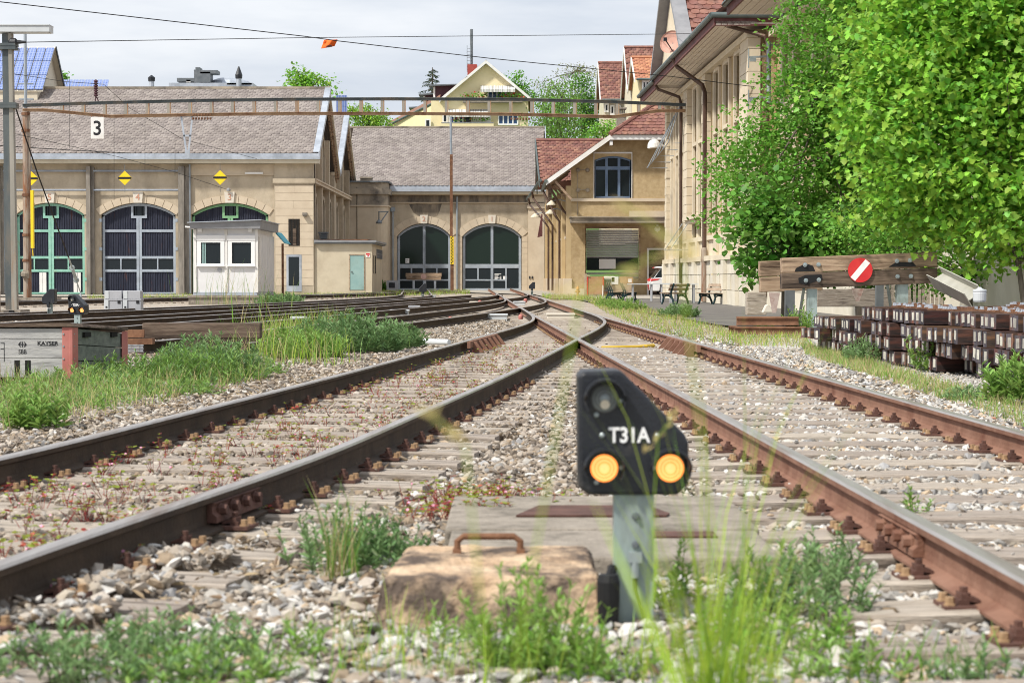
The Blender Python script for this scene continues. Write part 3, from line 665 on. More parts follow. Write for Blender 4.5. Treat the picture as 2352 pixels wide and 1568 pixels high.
def stones(x0, x1, z0, z1, n, Y, parent, m, depth=.03, split=False):
    h = (z1-z0)/n
    for i in range(n):
        cuts = [x0, x1] if not split or i % 2 else [x0, (x0+x1)/2+random.uniform(-.1, .1), x1]
        for a, b in zip(cuts[:-1], cuts[1:]):
            mb = MB(); mb.box(a+.006, b-.006, Y-depth-random.uniform(0, .006), Y+.05, z0+i*h+.008, z0+(i+1)*h-.008); mb.build('stone', m, parent)
def corr(mb, x0, x1, z0, ztop, Y, p=.13, d=.03, mi=0):
    n = max(2, int((x1-x0)/p)); w = (x1-x0)/n
    for i in range(n):
        a = x0+i*w; q = [(a, 0), (a+w*.3, 0), (a+w*.5, d), (a+w*.8, d), (a+w, 0)]
        for (xa, da), (xb, db) in zip(q[:-1], q[1:]):
            mb.poly([(xa, Y-da, z0), (xb, Y-db, z0), (xb, Y-db, ztop(xb)), (xa, Y-da, ztop(xa))], mi)
# ------------------------------------------------------------------ engine shed with doors 3, 4 and 5
Y0 = 112.0; xx = lambda v: X(v, Y0); zz = lambda v: Z(v, Y0)
ES = thing('engine_shed', 'long tan engine shed with grey slate roof and arched doors 3, 4 and 5', 'building', (xx(318), Y0, .1))
bays = [(-90, 5, -10, 5), (0, 210, 37, 195), (210, 424, 233, 404), (424, 632, 440, 617)]
zb = .05; zs = zz(493); zc = zz(466); zt = zz(377)
w = MB()
for a, b, c, d in bays[1:]: arch_wall(w, xx(a), xx(b), xx(c), xx(d), zb, zs, zc, zt, Y0)
w.poly([(xx(-420), Y0, zb), (xx(0), Y0, zb), (xx(0), Y0, zt), (xx(-420), Y0, zt)])
XE = -11.1
w.box(xx(632), XE, Y0-.22, Y0+.5, zb, zz(376)); w.box(xx(632)-.08, XE+.07, Y0-.32, Y0+.4, zz(421), zz(410)); w.box(xx(632)-.03, XE+.02, Y0-.27, Y0+.4, zz(424), zz(421))
w.build('wall', M['render'], ES)
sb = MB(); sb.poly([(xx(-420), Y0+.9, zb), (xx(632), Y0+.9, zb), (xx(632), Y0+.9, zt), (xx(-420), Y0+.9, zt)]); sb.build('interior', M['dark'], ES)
stones(xx(634), XE-.03, zb+.6, zz(426), 13, Y0-.22, ES, M['stone'], .012, True)
ub = MB(); ub.box(xx(436), xx(631), Y0-.05, Y0+.1, zz(402), zz(378)); ub.box(xx(434), xx(631), Y0-.08, Y0+.1, zz(403), zz(401)); ub.build('frieze', M['stone'], ES)
for lab, (a, b, c, d), fm, dg in (('door 5', bays[1], 'door_green', '5'), ('door 4', bays[2], 'door_grey', '4'), ('door 3', bays[3], 'door_green2', '3')):
    x0, x1 = xx(c), xx(d); cx = (x0+x1)/2; Yd = Y0+.28
    arch_stones(x0, x1, zs, zc, .42, Y0, ES, M['stone'], 10)
    numplate(cx, zz(466), zz(441), .56, Y0-.14, ES, dg)
    A = arc(x0+.04, x1-.04, zs, zc-.03); w_ = (x1-x0)/2-.04; r_ = zc-.03-zs; R_ = (w_*w_+r_*r_)/(2*r_); cz_ = zc-.03-R_
    top = lambda x: cz_+math.sqrt(max(0, R_*R_-(x-cx)**2))
    fr = MB(); ft = .13
    for (p, zp), (q, zq) in zip(A[:-1], A[1:]): fr.prism([(p, Yd-.07, zp-ft), (q, Yd-.07, zq-ft), (q, Yd-.07, zq), (p, Yd-.07, zp)], (0, .12, 0))
    zl = zz(674)
    fr.box(x0+.04, x0+.04+ft, Yd-.07, Yd+.05, zl, zs-.02); fr.box(x1-.04-ft, x1-.04, Yd-.07, Yd+.05, zl, zs-.02)
    zk = zz(500)
    fr.box(cx-.15, cx-.012, Yd-.072, Yd+.05, zl, zk); fr.box(cx+.012, cx+.15, Yd-.072, Yd+.05, zl, zk)
    for s in (-1, 1): fr.box(min(cx+s*.32, cx+s*.45), max(cx+s*.32, cx+s*.45), Yd-.074, Yd+.05, zk-.02, zc-.14)
    fr.box(cx-.45, cx+.45, Yd-.076, Yd+.05, zk-.02, zk+.11)
    rows = [zz(530), zz(591), zz(621.5)]
    for zr in rows: fr.box(x0+.17, cx-.15, Yd-.068, Yd+.05, zr-.07, zr+.07); fr.box(cx+.15, x1-.17, Yd-.068, Yd+.05, zr-.07, zr+.07)
    fr.box(x0+.04, x1-.04, Yd-.066, Yd+.05, zl-.02, zl+.07)
    for u in (.5,):
        for s0, s1 in ((x0+.17, cx-.15), (cx+.15, x1-.17)): fr.box((s0+s1)/2-.035, (s0+s1)/2+.035, Yd-.066, Yd+.03, rows[2]+.07, rows[1]-.07)
    if dg != '3':
        for s in (x0-.05, x1+.05):
            for zh in (1.0, 2.7, 4.3): fr.box(s-.07, s+.07, Yd-.3, Yd-.06, zh-.09, zh+.09)
    D = fr.build('shed_door', M[fm], ES)
    for s0, s1 in ((x0+.1, cx-.08), (cx+.08, x1-.1)):
        for z0, z1 in ((rows[0], None), (rows[1], rows[0]), (zl, rows[2])):
            mb = MB(); corr(mb, s0, s1, z0, (lambda x: top(x)-.1) if z1 is None else (lambda x, q=z1: q), Yd); mb.build('sheet_panel', M['door_dark'], D)
        for u0, u1 in ((s0, (s0+s1)/2), ((s0+s1)/2, s1)):
            mb = MB(); mb.box(u0, u1, Yd-.01, Yd+.01, rows[2], rows[1]); mb.build('window_pane', M['glass'], D)
    mb = MB(); mb.box(cx-.33, cx+.33, Yd-.03, Yd+.02, zk+.05, zc-.06); mb.build('hatch', M['glass'], D)
    if dg == '5':
        for v0, v1 in ((88.3, 95.5), (96.2, 104.2), (167, 174.5), (176, 183.5)):
            mb = MB(); mb.box(xx(v0), xx(v1), Yd-.06, Yd-.032, zz(673), zz(626)); mb.build('white_board', M['white'], D)
for v0, v1 in ((-1, 10), (202.5, 217), (413, 434)):
    mb = MB(); mb.box(xx(v0), xx(v0)+.62*(xx(v1)-xx(v0)), Y0-.42, Y0-.02, zb, zz(383)); mb.box(xx(v0)+.63*(xx(v1)-xx(v0)), xx(v1)+.05, Y0-.2, Y0-.02, zb, zz(384)); mb.build('post', M['post_wood'], ES)
for vy in (393, 437):
    for v0, v1 in ((-60, -1), (11, 202), (217.5, 413)):
        mb = MB(); mb.tube([(xx(v0), Y0-.2, zz(vy)), (xx(v1), Y0-.2, zz(vy))], .055); mb.build('guard_pipe', M['barpipe'], ES)
mb = MB(); mb.tube([(xx(438), Y0-.15, zz(378)), (xx(438), Y0-.15, zz(560)), (xx(438), Y0-.15, .2)], .055); mb.build('downpipe', M['pipe_grey'], ES)
mb = MB(); mb.tube([(xx(13), Y0-.15, zz(378)), (xx(13), Y0-.15, .2)], .055); mb.build('downpipe', M['pipe_grey'], ES)
mb = MB(); mb.box(xx(565), xx(606), Y0-.25, Y0-.1, zz(400.5), zz(396)); mb.build('strip_light', M['white'], ES)
mb = MB(); mb.lathe([(.02, 0), (.12, .02), (.12, .1), (.03, .2)], (xx(527), Y0-.2, zz(440)), n=10); mb.build('lamp', M['grey_panel'], ES)
# corner pier: barred window, door, lamp
mb = MB(); mb.box(xx(664), xx(690), Y0-.245, Y0-.2, zz(565), zz(503)); q = mb.build('window', M['dark'], ES)
mb = MB()
for k in range(4): mb.box(xx(664)+.08+k*.17, xx(664)+.1+k*.17, Y0-.262, Y0-.24, zz(564), zz(504))
mb.box(xx(674), xx(682), Y0-.27, Y0-.24, zz(563), zz(525)); mb.build('window_bar', M['oldwood_dk'], q)
mb = MB(); mb.box(xx(659), xx(694), Y0-.25, Y0-.2, zz(669.5), zz(585)); q = mb.build('door', M['zinc'], ES)
mb = MB(); mb.box(xx(664), xx(688), Y0-.262, Y0-.22, zz(656), zz(590)); mb.build('pane', M['glass'], q)
mb = MB(); mb.box(xx(697), xx(707), Y0-.5, Y0-.23, zz(494), zz(489)); mb.prism([(xx(698), Y0-.45, zz(498)), (xx(706), Y0-.45, zz(498)), (xx(707), Y0-.5, zz(494)), (xx(697), Y0-.5, zz(494))], (0, .2, 0)); mb.build('wall_lamp', M['post_wood'], ES)
# gutter, roof, gables
ge = MB(); xl, xr = xx(-420), X(736, 111.2)
ge.box(xl, xr, 111.15, 111.4, Z(366, 111.2), Z(358, 111.2)); ge.box(xl, xr, 111.22, 111.5, Z(358.5, 111.3), Z(352.5, 111.3)); ge.build('gutter', M['zinc'], ES)
ge = MB(); ge.box(xl, xr-.1, 111.35, 112.05, Z(375, 111.4), Z(366.5, 111.4)); ge.build('eave_board', M['cream'], ES)
ZR1, ZR2 = Z(203, 118.5), Z(266, 131.8); XV = -10.78
ze = Z(351.5, 111.3)
tiles((xx(-220), 111.25, ze), (XV, 111.25, ze), (xx(-220), 118.5, ZR1), (XV, 118.5, ZR1), .30, .235, M['slate'], ES, 'roof_slates')
zv = 7.75
mb = MB(); mb.poly([(xx(-420), 118.5, ZR1), (XV, 118.5, ZR1), (XV, 125.3, zv), (xx(-420), 125.3, zv)]); mb.build('roof', M['slate'], ES)
tiles((-14, 125.3, zv), (XV+.02, 125.3, zv), (-14, 131.8, ZR2), (XV+.02, 131.8, ZR2), .30, .235, M['slate'], ES, 'roof_slates')
mb = MB(); mb.poly([(-40, 125.3, zv), (-14, 125.3, zv), (-14, 131.8, ZR2), (-40, 131.8, ZR2)]); mb.poly([(-40, 131.8, ZR2), (XV, 131.8, ZR2), (XV, 138.3, zv), (-40, 138.3, zv)]); mb.build('roof', M['slate'], ES)
mb = MB(); mb.bar((xx(-220), 118.5, ZR1+.02), (XV, 118.5, ZR1+.02), .3, .14); mb.build('ridge', M['stone_dark'], ES)
for (ya, za, yb, zb2) in ((111.2, ze-.05, 118.5, ZR1), (125.3, zv, 131.8, ZR2)):
    mb = MB(); mb.prism([(XV+.0, ya, za-.28), (XV, yb, zb2-.28), (XV, yb, zb2+.12), (XV, ya, za+.12)], (.05, 0, 0)); mb.prism([(XV-.3, ya, za+.08), (XV-.3, yb, zb2+.08), (XV-.3, yb, zb2+.12), (XV-.3, ya, za+.12)], (.3, 0, 0)); mb.build('verge_sheet', M['zinc'], ES)
for (ya, za, yb, zb2) in ((118.5, ZR1, 125.4, zv-.1), (131.8, ZR2, 138.4, zv-.1)):
    for k, (o, dz) in enumerate(((.0, 0), (-.10, -.2), (-.2, -.4))):
        mb = MB(); mb.prism([(XV+o, ya, za-.22+dz), (XV+o, yb, zb2-.22+dz), (XV+o, yb, zb2+dz), (XV+o, ya, za+dz)], (-.09, 0, 0)); mb.build('barge_board', M['oldwood'] if k else M['cream'], ES)
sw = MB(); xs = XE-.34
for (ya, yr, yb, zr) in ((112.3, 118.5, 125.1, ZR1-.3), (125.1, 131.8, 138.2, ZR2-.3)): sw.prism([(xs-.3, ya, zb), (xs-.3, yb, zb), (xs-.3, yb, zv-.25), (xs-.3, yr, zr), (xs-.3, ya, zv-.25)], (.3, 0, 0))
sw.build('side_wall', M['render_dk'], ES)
pl = MB()
for y_, w_, zt_ in ((112.45, .9, 7.8), (116.7, .5, 10.3), (121.4, .5, 9.4), (125.2, 1.1, 7.5), (131.0, .5, 10.6), (136.0, .6, 8.4)):
    pl.box(xs-.02, XE, y_-w_/2, y_+w_/2, zb, zt_)
pl.build('pilaster', M['render'], ES)
cb = MB(); cb.box(xs-.02, XE+.1, 112.0, 137.2, zz(421), zz(414)); cb.box(xs-.02, XE+.16, 112.0, 137.2, zz(414), zz(410.5)); cb.build('cornice', M['stone'], ES)
def side_arch(yc, w, z0, z1, parent=ES):
    mb = MB(); A = arc(yc-w/2, yc+w/2, z1-w*.45, z1, 10); q = mb.prism([(xs+.04, yc-w/2, z0), (xs+.04, yc+w/2, z0)]+[(xs+.04, a, b) for a, b in reversed(A)], (-.06, 0, 0)); o = q.build('arched_window', M['dark'], parent)
    mb = MB(); mb.box(xs+.035, xs+.06, yc-.03, yc+.03, z0, z1)
    for k in range(1, 4): mb.box(xs+.035, xs+.055, yc-w/2, yc+w/2, z0+(z1-z0)*k/4-.03, z0+(z1-z0)*k/4+.03)
    mb.build('window_bar', M['zinc_dk'], o)
    A2 = arc(yc-w/2-.15, yc+w/2+.15, z1-w*.45, z1+.15, 10); mb = MB()
    for (a, b), (c, d) in zip(A2[:-1], A2[1:]): mb.bar((xs+.1, a, b), (xs+.1, c, d), .22, .2)
    mb.box(xs, xs+.22, yc-w/2-.26, yc-w/2, z0, z1-w*.45); mb.box(xs, xs+.22, yc+w/2, yc+w/2+.26, z0, z1-w*.45); mb.build('surround', M['render'], o)
for y_, w_, z0, z1 in ((118.6, 2.2, 6.6, 9.3), (114.3, 1.3, 3.5, 5.7), (119.0, 1.3, 3.5, 5.7), (123.4, 1.3, 3.5, 5.7), (128.1, 1.3, 3.5, 5.7), (133.4, 1.3, 3.5, 5.7), (131.4, 2.0, 6.6, 8.9)): side_arch(y_, w_, z0, z1)
# ------------------------------------------------------------------ round-cornered tower between the sheds
TW = thing('corner_tower', 'squat stone tower with rounded corner and sooty cornices between the two sheds', 'building', (-9.8, 138, .1))
def rfoot(x0, x1, y0, y1, r, n=6): return [(x0, y1), (x0, y0)]+[(x1-r+r*math.sin(math.pi/2*i/n), y0+r-r*math.cos(math.pi/2*i/n)) for i in range(n+1)]+[(x1, y1)]
def layer(z0, z1, o, m, nm):
    mb = MB(); mb.prism([(a, b, z0) for a, b in rfoot(-11.3-o, X(890, 137)+o, 136.8-o, 142, .9+o)], (0, 0, z1-z0)); mb.build(nm, m, TW)
zt_ = lambda v: Z(v, 136.8)
layer(.1, zt_(474), 0, M['stone'], 'wall'); layer(zt_(474), zt_(471), .1, M['stone'], 'moulding'); layer(zt_(471), zt_(446), 0, M['stone_dark'], 'upper_wall'); layer(zt_(446), zt_(433), .18, M['stone_dark'], 'cornice'); layer(zt_(433), zt_(419), 0, M['stone_dark'], 'parapet'); layer(zt_(419), zt_(415.5), .15, M['zinc_dk'], 'coping')
mb = MB(); mb.box(X(829, 138), X(855, 138), 137.6, 138.6, zt_(416), zt_(406)); mb.box(X(828, 138), X(856, 138), 137.5, 138.7, zt_(408), zt_(405)); mb.build('chimney', M['stone_dark'], TW)
mb = MB(); y_ = 136.5
mb.tube([(X(891, y_), y_+.3, Z(486, y_)), (X(872, y_), y_-.6, Z(487, y_)), (X(872, y_), y_-.6, Z(509, y_))], .05, 6); mb.tube([(X(890, y_), y_+.3, Z(487, y_)), (X(876, y_), y_-.5, Z(510, y_))], .04, 6); mb.lathe([(.04, .2), (.22, 0), (.2, -.1)], (X(872, y_), y_-.6, Z(511, y_)), n=10)
tag(mb.build('wall_lamp', M['zinc_dk']), 'dark bracket lamp on the rounded corner tower', 'lamp')
mb = MB(); mb.tube([(X(820, 136.7), 136.72, zt_(430)), (X(820, 136.7), 136.72, zt_(560))], .025, 5); mb.build('cable', M['rubber'], TW)
# ------------------------------------------------------------------ far shed with doors 1 and 2
Yf = 140.0; fx = lambda v: X(v, Yf); fz = lambda v: Z(v, Yf)
FS = thing('engine_shed', 'far tan shed with grey slate roof and glazed arched doors 1 and 2', 'building', (fx(1050), Yf, .2))
w = MB(); fb = .1; fs_, fc, ft_ = fz(543), fz(513), fz(446)
arch_wall(w, fx(880), fx(1049), fx(912), fx(1036), fb, fs_, fc, ft_, Yf); arch_wall(w, fx(1049), fx(1262), fx(1062), fx(1198), fb, fs_, fc, ft_, Yf)
w.poly([(fx(1252), Yf, fb), (fx(1252), Yf+14, fb), (fx(1252), Yf+14, 8), (fx(1252), Yf+7, 12), (fx(1252), Yf, 8)]); w.build('wall', M['render'], FS)
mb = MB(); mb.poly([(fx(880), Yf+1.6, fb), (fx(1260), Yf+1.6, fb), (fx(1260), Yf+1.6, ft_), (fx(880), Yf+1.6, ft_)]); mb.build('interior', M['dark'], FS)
mb = MB(); mb.box(fx(893), fx(1213), Yf-.06, Yf+.05, fz(465), fz(449)); mb.build('frieze', M['soot'], FS)
mb = MB(); mb.box(fx(890), fx(1250), Yf-.14, Yf+.05, fz(466.5), fz(464.5)); mb.box(fx(890), fx(1250), Yf-.3, Yf+.05, fz(449), fz(446)); mb.build('string_course', M['stone'], FS)
mb = MB(); mb.box(fx(1213), fx(1250), Yf-.14, Yf+.1, fb, fz(450)); mb.box(fx(1211), fx(1252), Yf-.24, Yf+.1, fz(479), fz(472)); mb.build('pilaster', M['stone'], FS)
for a, b, n in ((893, 911, 9), (1037, 1061, 9), (1199, 1212, 9)): stones(fx(a), fx(b), fb+.1, fz(542), n, Yf, FS, M['stone'], .025)
mb = MB(); A = [(940, 470), (958, 468), (985, 470), (1015, 468), (1010, 485), (1004, 496), (985, 500), (965, 498), (950, 488)]; mb.prism([(fx(a), Yf-.012, fz(b)) for a, b in A], (0, .01, 0)); mb.build('bare_patch', M['soot'], FS)
def far_door(c, d, dg, wicket):
    x0, x1 = fx(c), fx(d); cx = (x0+x1)/2; Yd = Yf+.22; zl = fz(666); zm = fz(611)
    arch_stones(x0, x1, fs_, fc, .52, Yf, FS, M['stone'], 10); numplate(cx, fz(513.5), fz(494), .52, Yf-.14, FS, dg)
    w_ = (x1-x0)/2-.03; r_ = fc-.03-fs_; R_ = (w_*w_+r_*r_)/(2*r_); cz_ = fc-.03-R_; top = lambda x: cz_+math.sqrt(max(0, R_*R_-(x-cx)**2))
    A = arc(x0+.03, x1-.03, fs_, fc-.03); fr = MB()
    for (p, zp), (q, zq) in zip(A[:-1], A[1:]): fr.prism([(p, Yd-.06, zp-.17), (q, Yd-.06, zq-.17), (q, Yd-.06, zq), (p, Yd-.06, zp)], (0, .1, 0))
    fr.box(x0+.03, x0+.2, Yd-.06, Yd+.04, zl, fs_-.03); fr.box(x1-.2, x1-.03, Yd-.06, Yd+.04, zl, fs_-.03); fr.box(cx-.09, cx-.01, Yd-.062, Yd+.04, zl, fc-.15); fr.box(cx+.01, cx+.09, Yd-.062, Yd+.04, zl, fc-.15)
    fr.box(x0+.2, cx-.09, Yd-.058, Yd+.04, zm-.14, zm+.14); fr.box(cx+.09, x1-.2, Yd-.058, Yd+.04, zm-.14, zm+.14); fr.box(x0+.03, x1-.03, Yd-.056, Yd+.04, zl-.05, zl+.12)
    zk = fz(643); qs = [(x0+.2, cx-.09), (cx+.09, x1-.2)]
    for i, (a, b) in enumerate(qs):
        m_ = (a+b)/2
        fr.box(m_-.05, m_+.05, Yd-.05, Yd+.03, zl+.12 if (wicket and i) else zk, zm-.14)
        if not (wicket and i): fr.box(a, b, Yd-.048, Yd+.03, zk-.05, zk+.05)
        else: fr.box(a, m_-.05, Yd-.048, Yd+.03, zk-.05, zk+.05)
    D = fr.build('glazed_door', M['door_grey'], FS)
    for a, b in qs:
        m_ = (a+b)/2
        mb = MB(); n = 8; e = .03
        for i in range(n):
            u0, u1 = a-e+(b-a+2*e)*i/n, a-e+(b-a+2*e)*(i+1)/n; mb.poly([(u0, Yd, zm), (u1, Yd, zm), (u1, Yd, top(u1)-.1), (u0, Yd, top(u0)-.1)])
        mb.build('pane', M['glass_green_refl'], D)
        for u0, u1 in ((a-.02, m_), (m_, b+.02)):
            for z0, z1 in ((zk, zm), (zl, zk)):
                mb = MB(); mb.box(u0, u1, Yd-.004, Yd+.004, z0, z1); mb.build('pane', M['glass'], D)
    return D
D2 = far_door(912, 1036, '2', False); D1 = far_door(1062, 1198, '1', True)
mb = MB(); zl = lambda k: fz(629+k*2.9)
for k, (a, b) in enumerate(((1136, 1151), (1136, 1146), (1136, 1144), (1136, 1147), (1136, 1143), (1136, 1147))):
    mb.box(fx(a), fx(b), Yf+.2, Yf+.21, zl(k)-.03, zl(k)+.015)
    if k > 1: mb.box(fx(1148), fx(1151.5), Yf+.2, Yf+.21, zl(k)-.03, zl(k)+.015)
mb.build('lettering', M['purewhite'], D1)
mb = MB(); mb.box(fx(1155.5), fx(1164.5), Yf+.19, Yf+.2, fz(641.5), fz(634)); mb.build('notice', M['purewhite'], D1)
mb = MB(); mb.tube([(fx(902.5), Yf-.12, fz(478)), (fx(902.5), Yf-.12, fz(664))], .075, 8); mb.box(fx(897.5), fx(908), Yf-.25, Yf-.02, fz(486), fz(476)); mb.build('downpipe', M['pipe_grey'], FS)
mb = MB(); mb.tube([(fx(1050), Yf-.12, fz(452)), (fx(1050), Yf-.12, fz(664))], .07, 8); mb.build('downpipe', M['pipe_grey'], FS)
mb = MB(); mb.box(fx(1215), fx(1218), Yf-.2, Yf-.13, fz(640), fz(634)); mb.box(fx(1221), fx(1224), Yf-.2, Yf-.13, fz(640), fz(634)); mb.build('switch_box', M['sig_black'], FS)
ye = 139.3; zfe = Z(426, ye); zfr = Z(293, 148)
mb = MB(); mb.box(fx(897), X(1256, ye), ye-.1, ye+.15, Z(440, ye), Z(433, ye)); mb.box(fx(897), X(1256, ye), ye-.05, ye+.2, Z(433, ye), Z(426.5, ye)); mb.build('gutter', M['zinc'], FS)
mb = MB(); mb.box(fx(897), X(1255, ye), ye+.1, Yf, Z(446, ye), Z(440.3, ye)); mb.build('eave_board', M['cream'], FS)
XR = X(1251, 148)
tiles((X(790, ye), ye-.05, zfe), (XR, ye-.05, zfe), (X(790, ye), 148, zfr), (XR, 148, zfr), .32, .235, M['slate'], FS, 'roof_slates')
mb = MB(); mb.poly([(-13, 148, zfr), (XR, 148, zfr), (XR, 157, zfe), (-13, 157, zfe)]); mb.build('roof', M['slate'], FS)
mb = MB(); mb.bar((-12, 148, zfr+.03), (XR, 148, zfr+.03), .3, .12); mb.build('ridge', M['stone_dark'], FS)
mb = MB(); mb.prism([(XR, ye, zfe-.2), (XR, 148, zfr-.2), (XR, 148, zfr+.12), (XR, ye, zfe+.12)], (.06, 0, 0)); mb.build('verge_sheet', M['zinc'], FS)
# ------------------------------------------------------------------ small flat-roofed annex with the teal door
AN = thing('annex', 'small flat-roofed cream annex with a teal door beside the engine shed', 'building', (-9.5, 112, .1))
Ya = 111.9; ax_ = lambda v: X(v, Ya); az = lambda v: Z(v, Ya); xb_ = X(854.5, Ya)
mb = MB(); mb.box(XE+.01, xb_, Ya, 120.5, .08, az(560)); mb.build('wall', M['annex'], AN)
mb = MB(); mb.box(XE+.02, xb_+.2, Ya-.2, 120.7, az(560), az(556.5)); mb.build('roof_slab', M['zinc_dk'], AN)
mb = MB(); mb.hexa([(XE+.02, Ya-.28, az(556.3)), (xb_+.26, Ya-.28, az(556.3)), (xb_+.26, 120.8, az(556.3)), (XE+.02, 120.8, az(556.3)), (XE+.02, Ya-.28, az(551.5)), (xb_+.26, Ya-.28, az(552.5)), (xb_+.26, 120.8, az(551.5)), (XE+.02, 120.8, az(550))]); mb.build('roof_edge', M['grey_panel'], AN)
mb = MB(); mb.box(XE+.1, xb_-.3, Ya+1, 119, az(551.5), az(548.5)); mb.build('roof_gravel', M['rust'], AN)
mb = MB(); mb.box(ax_(804), ax_(836), Ya-.03, Ya+.1, az(665.5), az(586.5)); dd = mb.build('door', M['teal'], AN)
mb = MB(); mb.box(ax_(802.6), ax_(804), Ya-.05, Ya+.05, az(666), az(585)); mb.box(ax_(836), ax_(837.3), Ya-.05, Ya+.05, az(666), az(585)); mb.box(ax_(802.6), ax_(837.3), Ya-.05, Ya+.05, az(586.5), az(585)); mb.build('frame', M['oldwood'], dd)
mb = MB(); mb.box(ax_(806), ax_(809.5), Ya-.1, Ya-.03, az(624.5), az(623)); mb.build('handle', M['zinc_dk'], dd)
mb = MB(); mb.box(ax_(840.5), ax_(850), Ya-.03, Ya, az(590.5), az(581)); sg = mb.build('sign', M['purewhite'], AN)
mb = MB(); mb.box(ax_(841), ax_(849.5), Ya-.036, Ya-.03, az(585.5), az(581.5)); mb.box(ax_(844), ax_(848), Ya-.036, Ya-.03, az(589), az(586.5)); mb.build('sign_print', M['red'], sg)
mb = MB()
for y_ in (113.2, 114.6): mb.box(xb_-.02, xb_+.03, y_-.15, y_+.15, az(628), az(586))
mb.build('slit_window', M['dark'], AN)
mb = MB(); mb.box(xb_-.02, xb_+.03, 115.6, 120.0, az(592), az(570)); q = mb.build('window', M['glass'], AN)
mb = MB()
for k in range(6): mb.box(xb_, xb_+.06, 115.55+k*.88, 115.65+k*.88, az(592), az(570))
mb.box(xb_, xb_+.06, 115.5, 120.1, az(581.5), az(580)); mb.build('frame', M['grey_panel'], q)
mb = MB()
for k in range(4): mb.box(ax_(729)-k*.03, ax_(746)+k*.03-.06, Ya+1.6-k*.03, Ya+2.3, az(551)+k*.13, az(551)+k*.13+.09)
mb.box(ax_(731), ax_(744), Ya+1.7, Ya+2.2, az(553), az(535)); mb.build('vent', M['zinc_dk'], AN)
mb = MB(); mb.box(ax_(877.5), ax_(888), Ya+24.6, Ya+24.7, Z(604, Ya+24.6), Z(593.5, Ya+24.6)); s_ = mb.build('small_sign', M['purewhite']); tag(s_, 'small white sign on the tower wall right of the annex', 'sign')
mb = MB(); mb.box(ax_(878), ax_(886), Ya+24.59, Ya+24.6, Z(598, Ya+24.6), Z(596.8, Ya+24.6)); mb.box(ax_(878), ax_(883), Ya+24.59, Ya+24.6, Z(601.3, Ya+24.6), Z(600, Ya+24.6)); mb.build('sign_print', M['black'], s_)
# ------------------------------------------------------------------ ochre goods shed
YG = 108.0; qx = lambda v: X(v, YG); qz = lambda v: Z(v, YG); GB = .04
GS = thing('goods_shed', 'ochre goods shed with red tiled roof, roller door and arched upper window', 'building', (qx(1420), YG, GB))
xa, xc = qx(1311), qx(1640)
yv = YG-.9; gxv = lambda v: X(v, yv); gzv = lambda v: Z(v, yv)
EL, KL = (gxv(1254), gzv(414)), (gxv(1401), gzv(309)); xm = gxv(1545); KR = (2*xm-KL[0], KL[1]); ER = (2*xm-EL[0], EL[1])
w = MB(); zbnd = qz(463); zcan = qz(503)
wx0, wx1, wz0, wz1s, wz1c = qx(1364.5), qx(1450), qz(455), qz(368), qz(358.5)
def roofz(x): return KL[1]-.2 if KL[0] < x < KR[0] else KL[1]-.2-(KL[0]-x)*(KL[1]-EL[1])/(KL[0]-EL[0])
A = arc(wx0, wx1, wz1s, wz1c, 8)
w.poly([(xa, YG, zcan), (wx0, YG, zcan), (wx0, YG, roofz(wx0)), (xa, YG, roofz(xa))]); w.poly([(wx1, YG, zcan), (xc, YG, zcan), (xc, YG, KL[1]-.2), (wx1, YG, KL[1]-.2)])
w.poly([(wx0, YG, zcan), (wx1, YG, zcan), (wx1, YG, wz0), (wx0, YG, wz0)])
for (a, za), (b, zb2) in zip(A[:-1], A[1:]): w.poly([(a, YG, za), (b, YG, zb2), (b, YG, roofz(b)), (a, YG, roofz(a))]); w.poly([(a, YG, za), (a, YG+.25, za), (b, YG+.25, zb2), (b, YG, zb2)])
w.poly([(wx0, YG, wz0), (wx0, YG+.25, wz0), (wx0, YG+.25, wz1s), (wx0, YG, wz1s)]); w.poly([(wx1, YG, wz0), (wx1, YG, wz1s), (wx1, YG+.25, wz1s), (wx1, YG+.25, wz0)])
w.build('upper_wall', M['ochre'], GS)
YR = YG+1.5; rqx = lambda v: X(v, YR); rqz = lambda v: Z(v, YR)
w = MB(); rx0, rx1, rz0, rz1 = rqx(1346), rqx(1467), rqz(634), rqz(525); xp = qx(1344)
w.poly([(xa, YG, GB-.1), (xp, YG, GB-.1), (xp, YG, zcan), (xa, YG, zcan)]); w.poly([(xp, YG, GB-.1), (rx0-.05, YR, GB-.1), (rx0-.05, YR, zcan), (xp, YG, zcan)])
w.poly([(rx1+.05, YR, GB-.1), (xc, YR, GB-.1), (xc, YR, zcan), (rx1+.05, YR, zcan)]); w.poly([(rx0-.05, YR, rz1), (rx1+.05, YR, rz1), (rx1+.05, YR, zcan), (rx0-.05, YR, zcan)])
w.poly([(rx0-.05, YR, GB-.1), (rx1+.05, YR, GB-.1), (rx1+.05, YR, rz0-.15), (rx0-.05, YR, rz0-.15)]); w.poly([(xa, YG, zcan), (xc, YG, zcan), (xc, YR, zcan), (xa, YR, zcan)]); w.build('lower_wall', M['ochre'], GS)
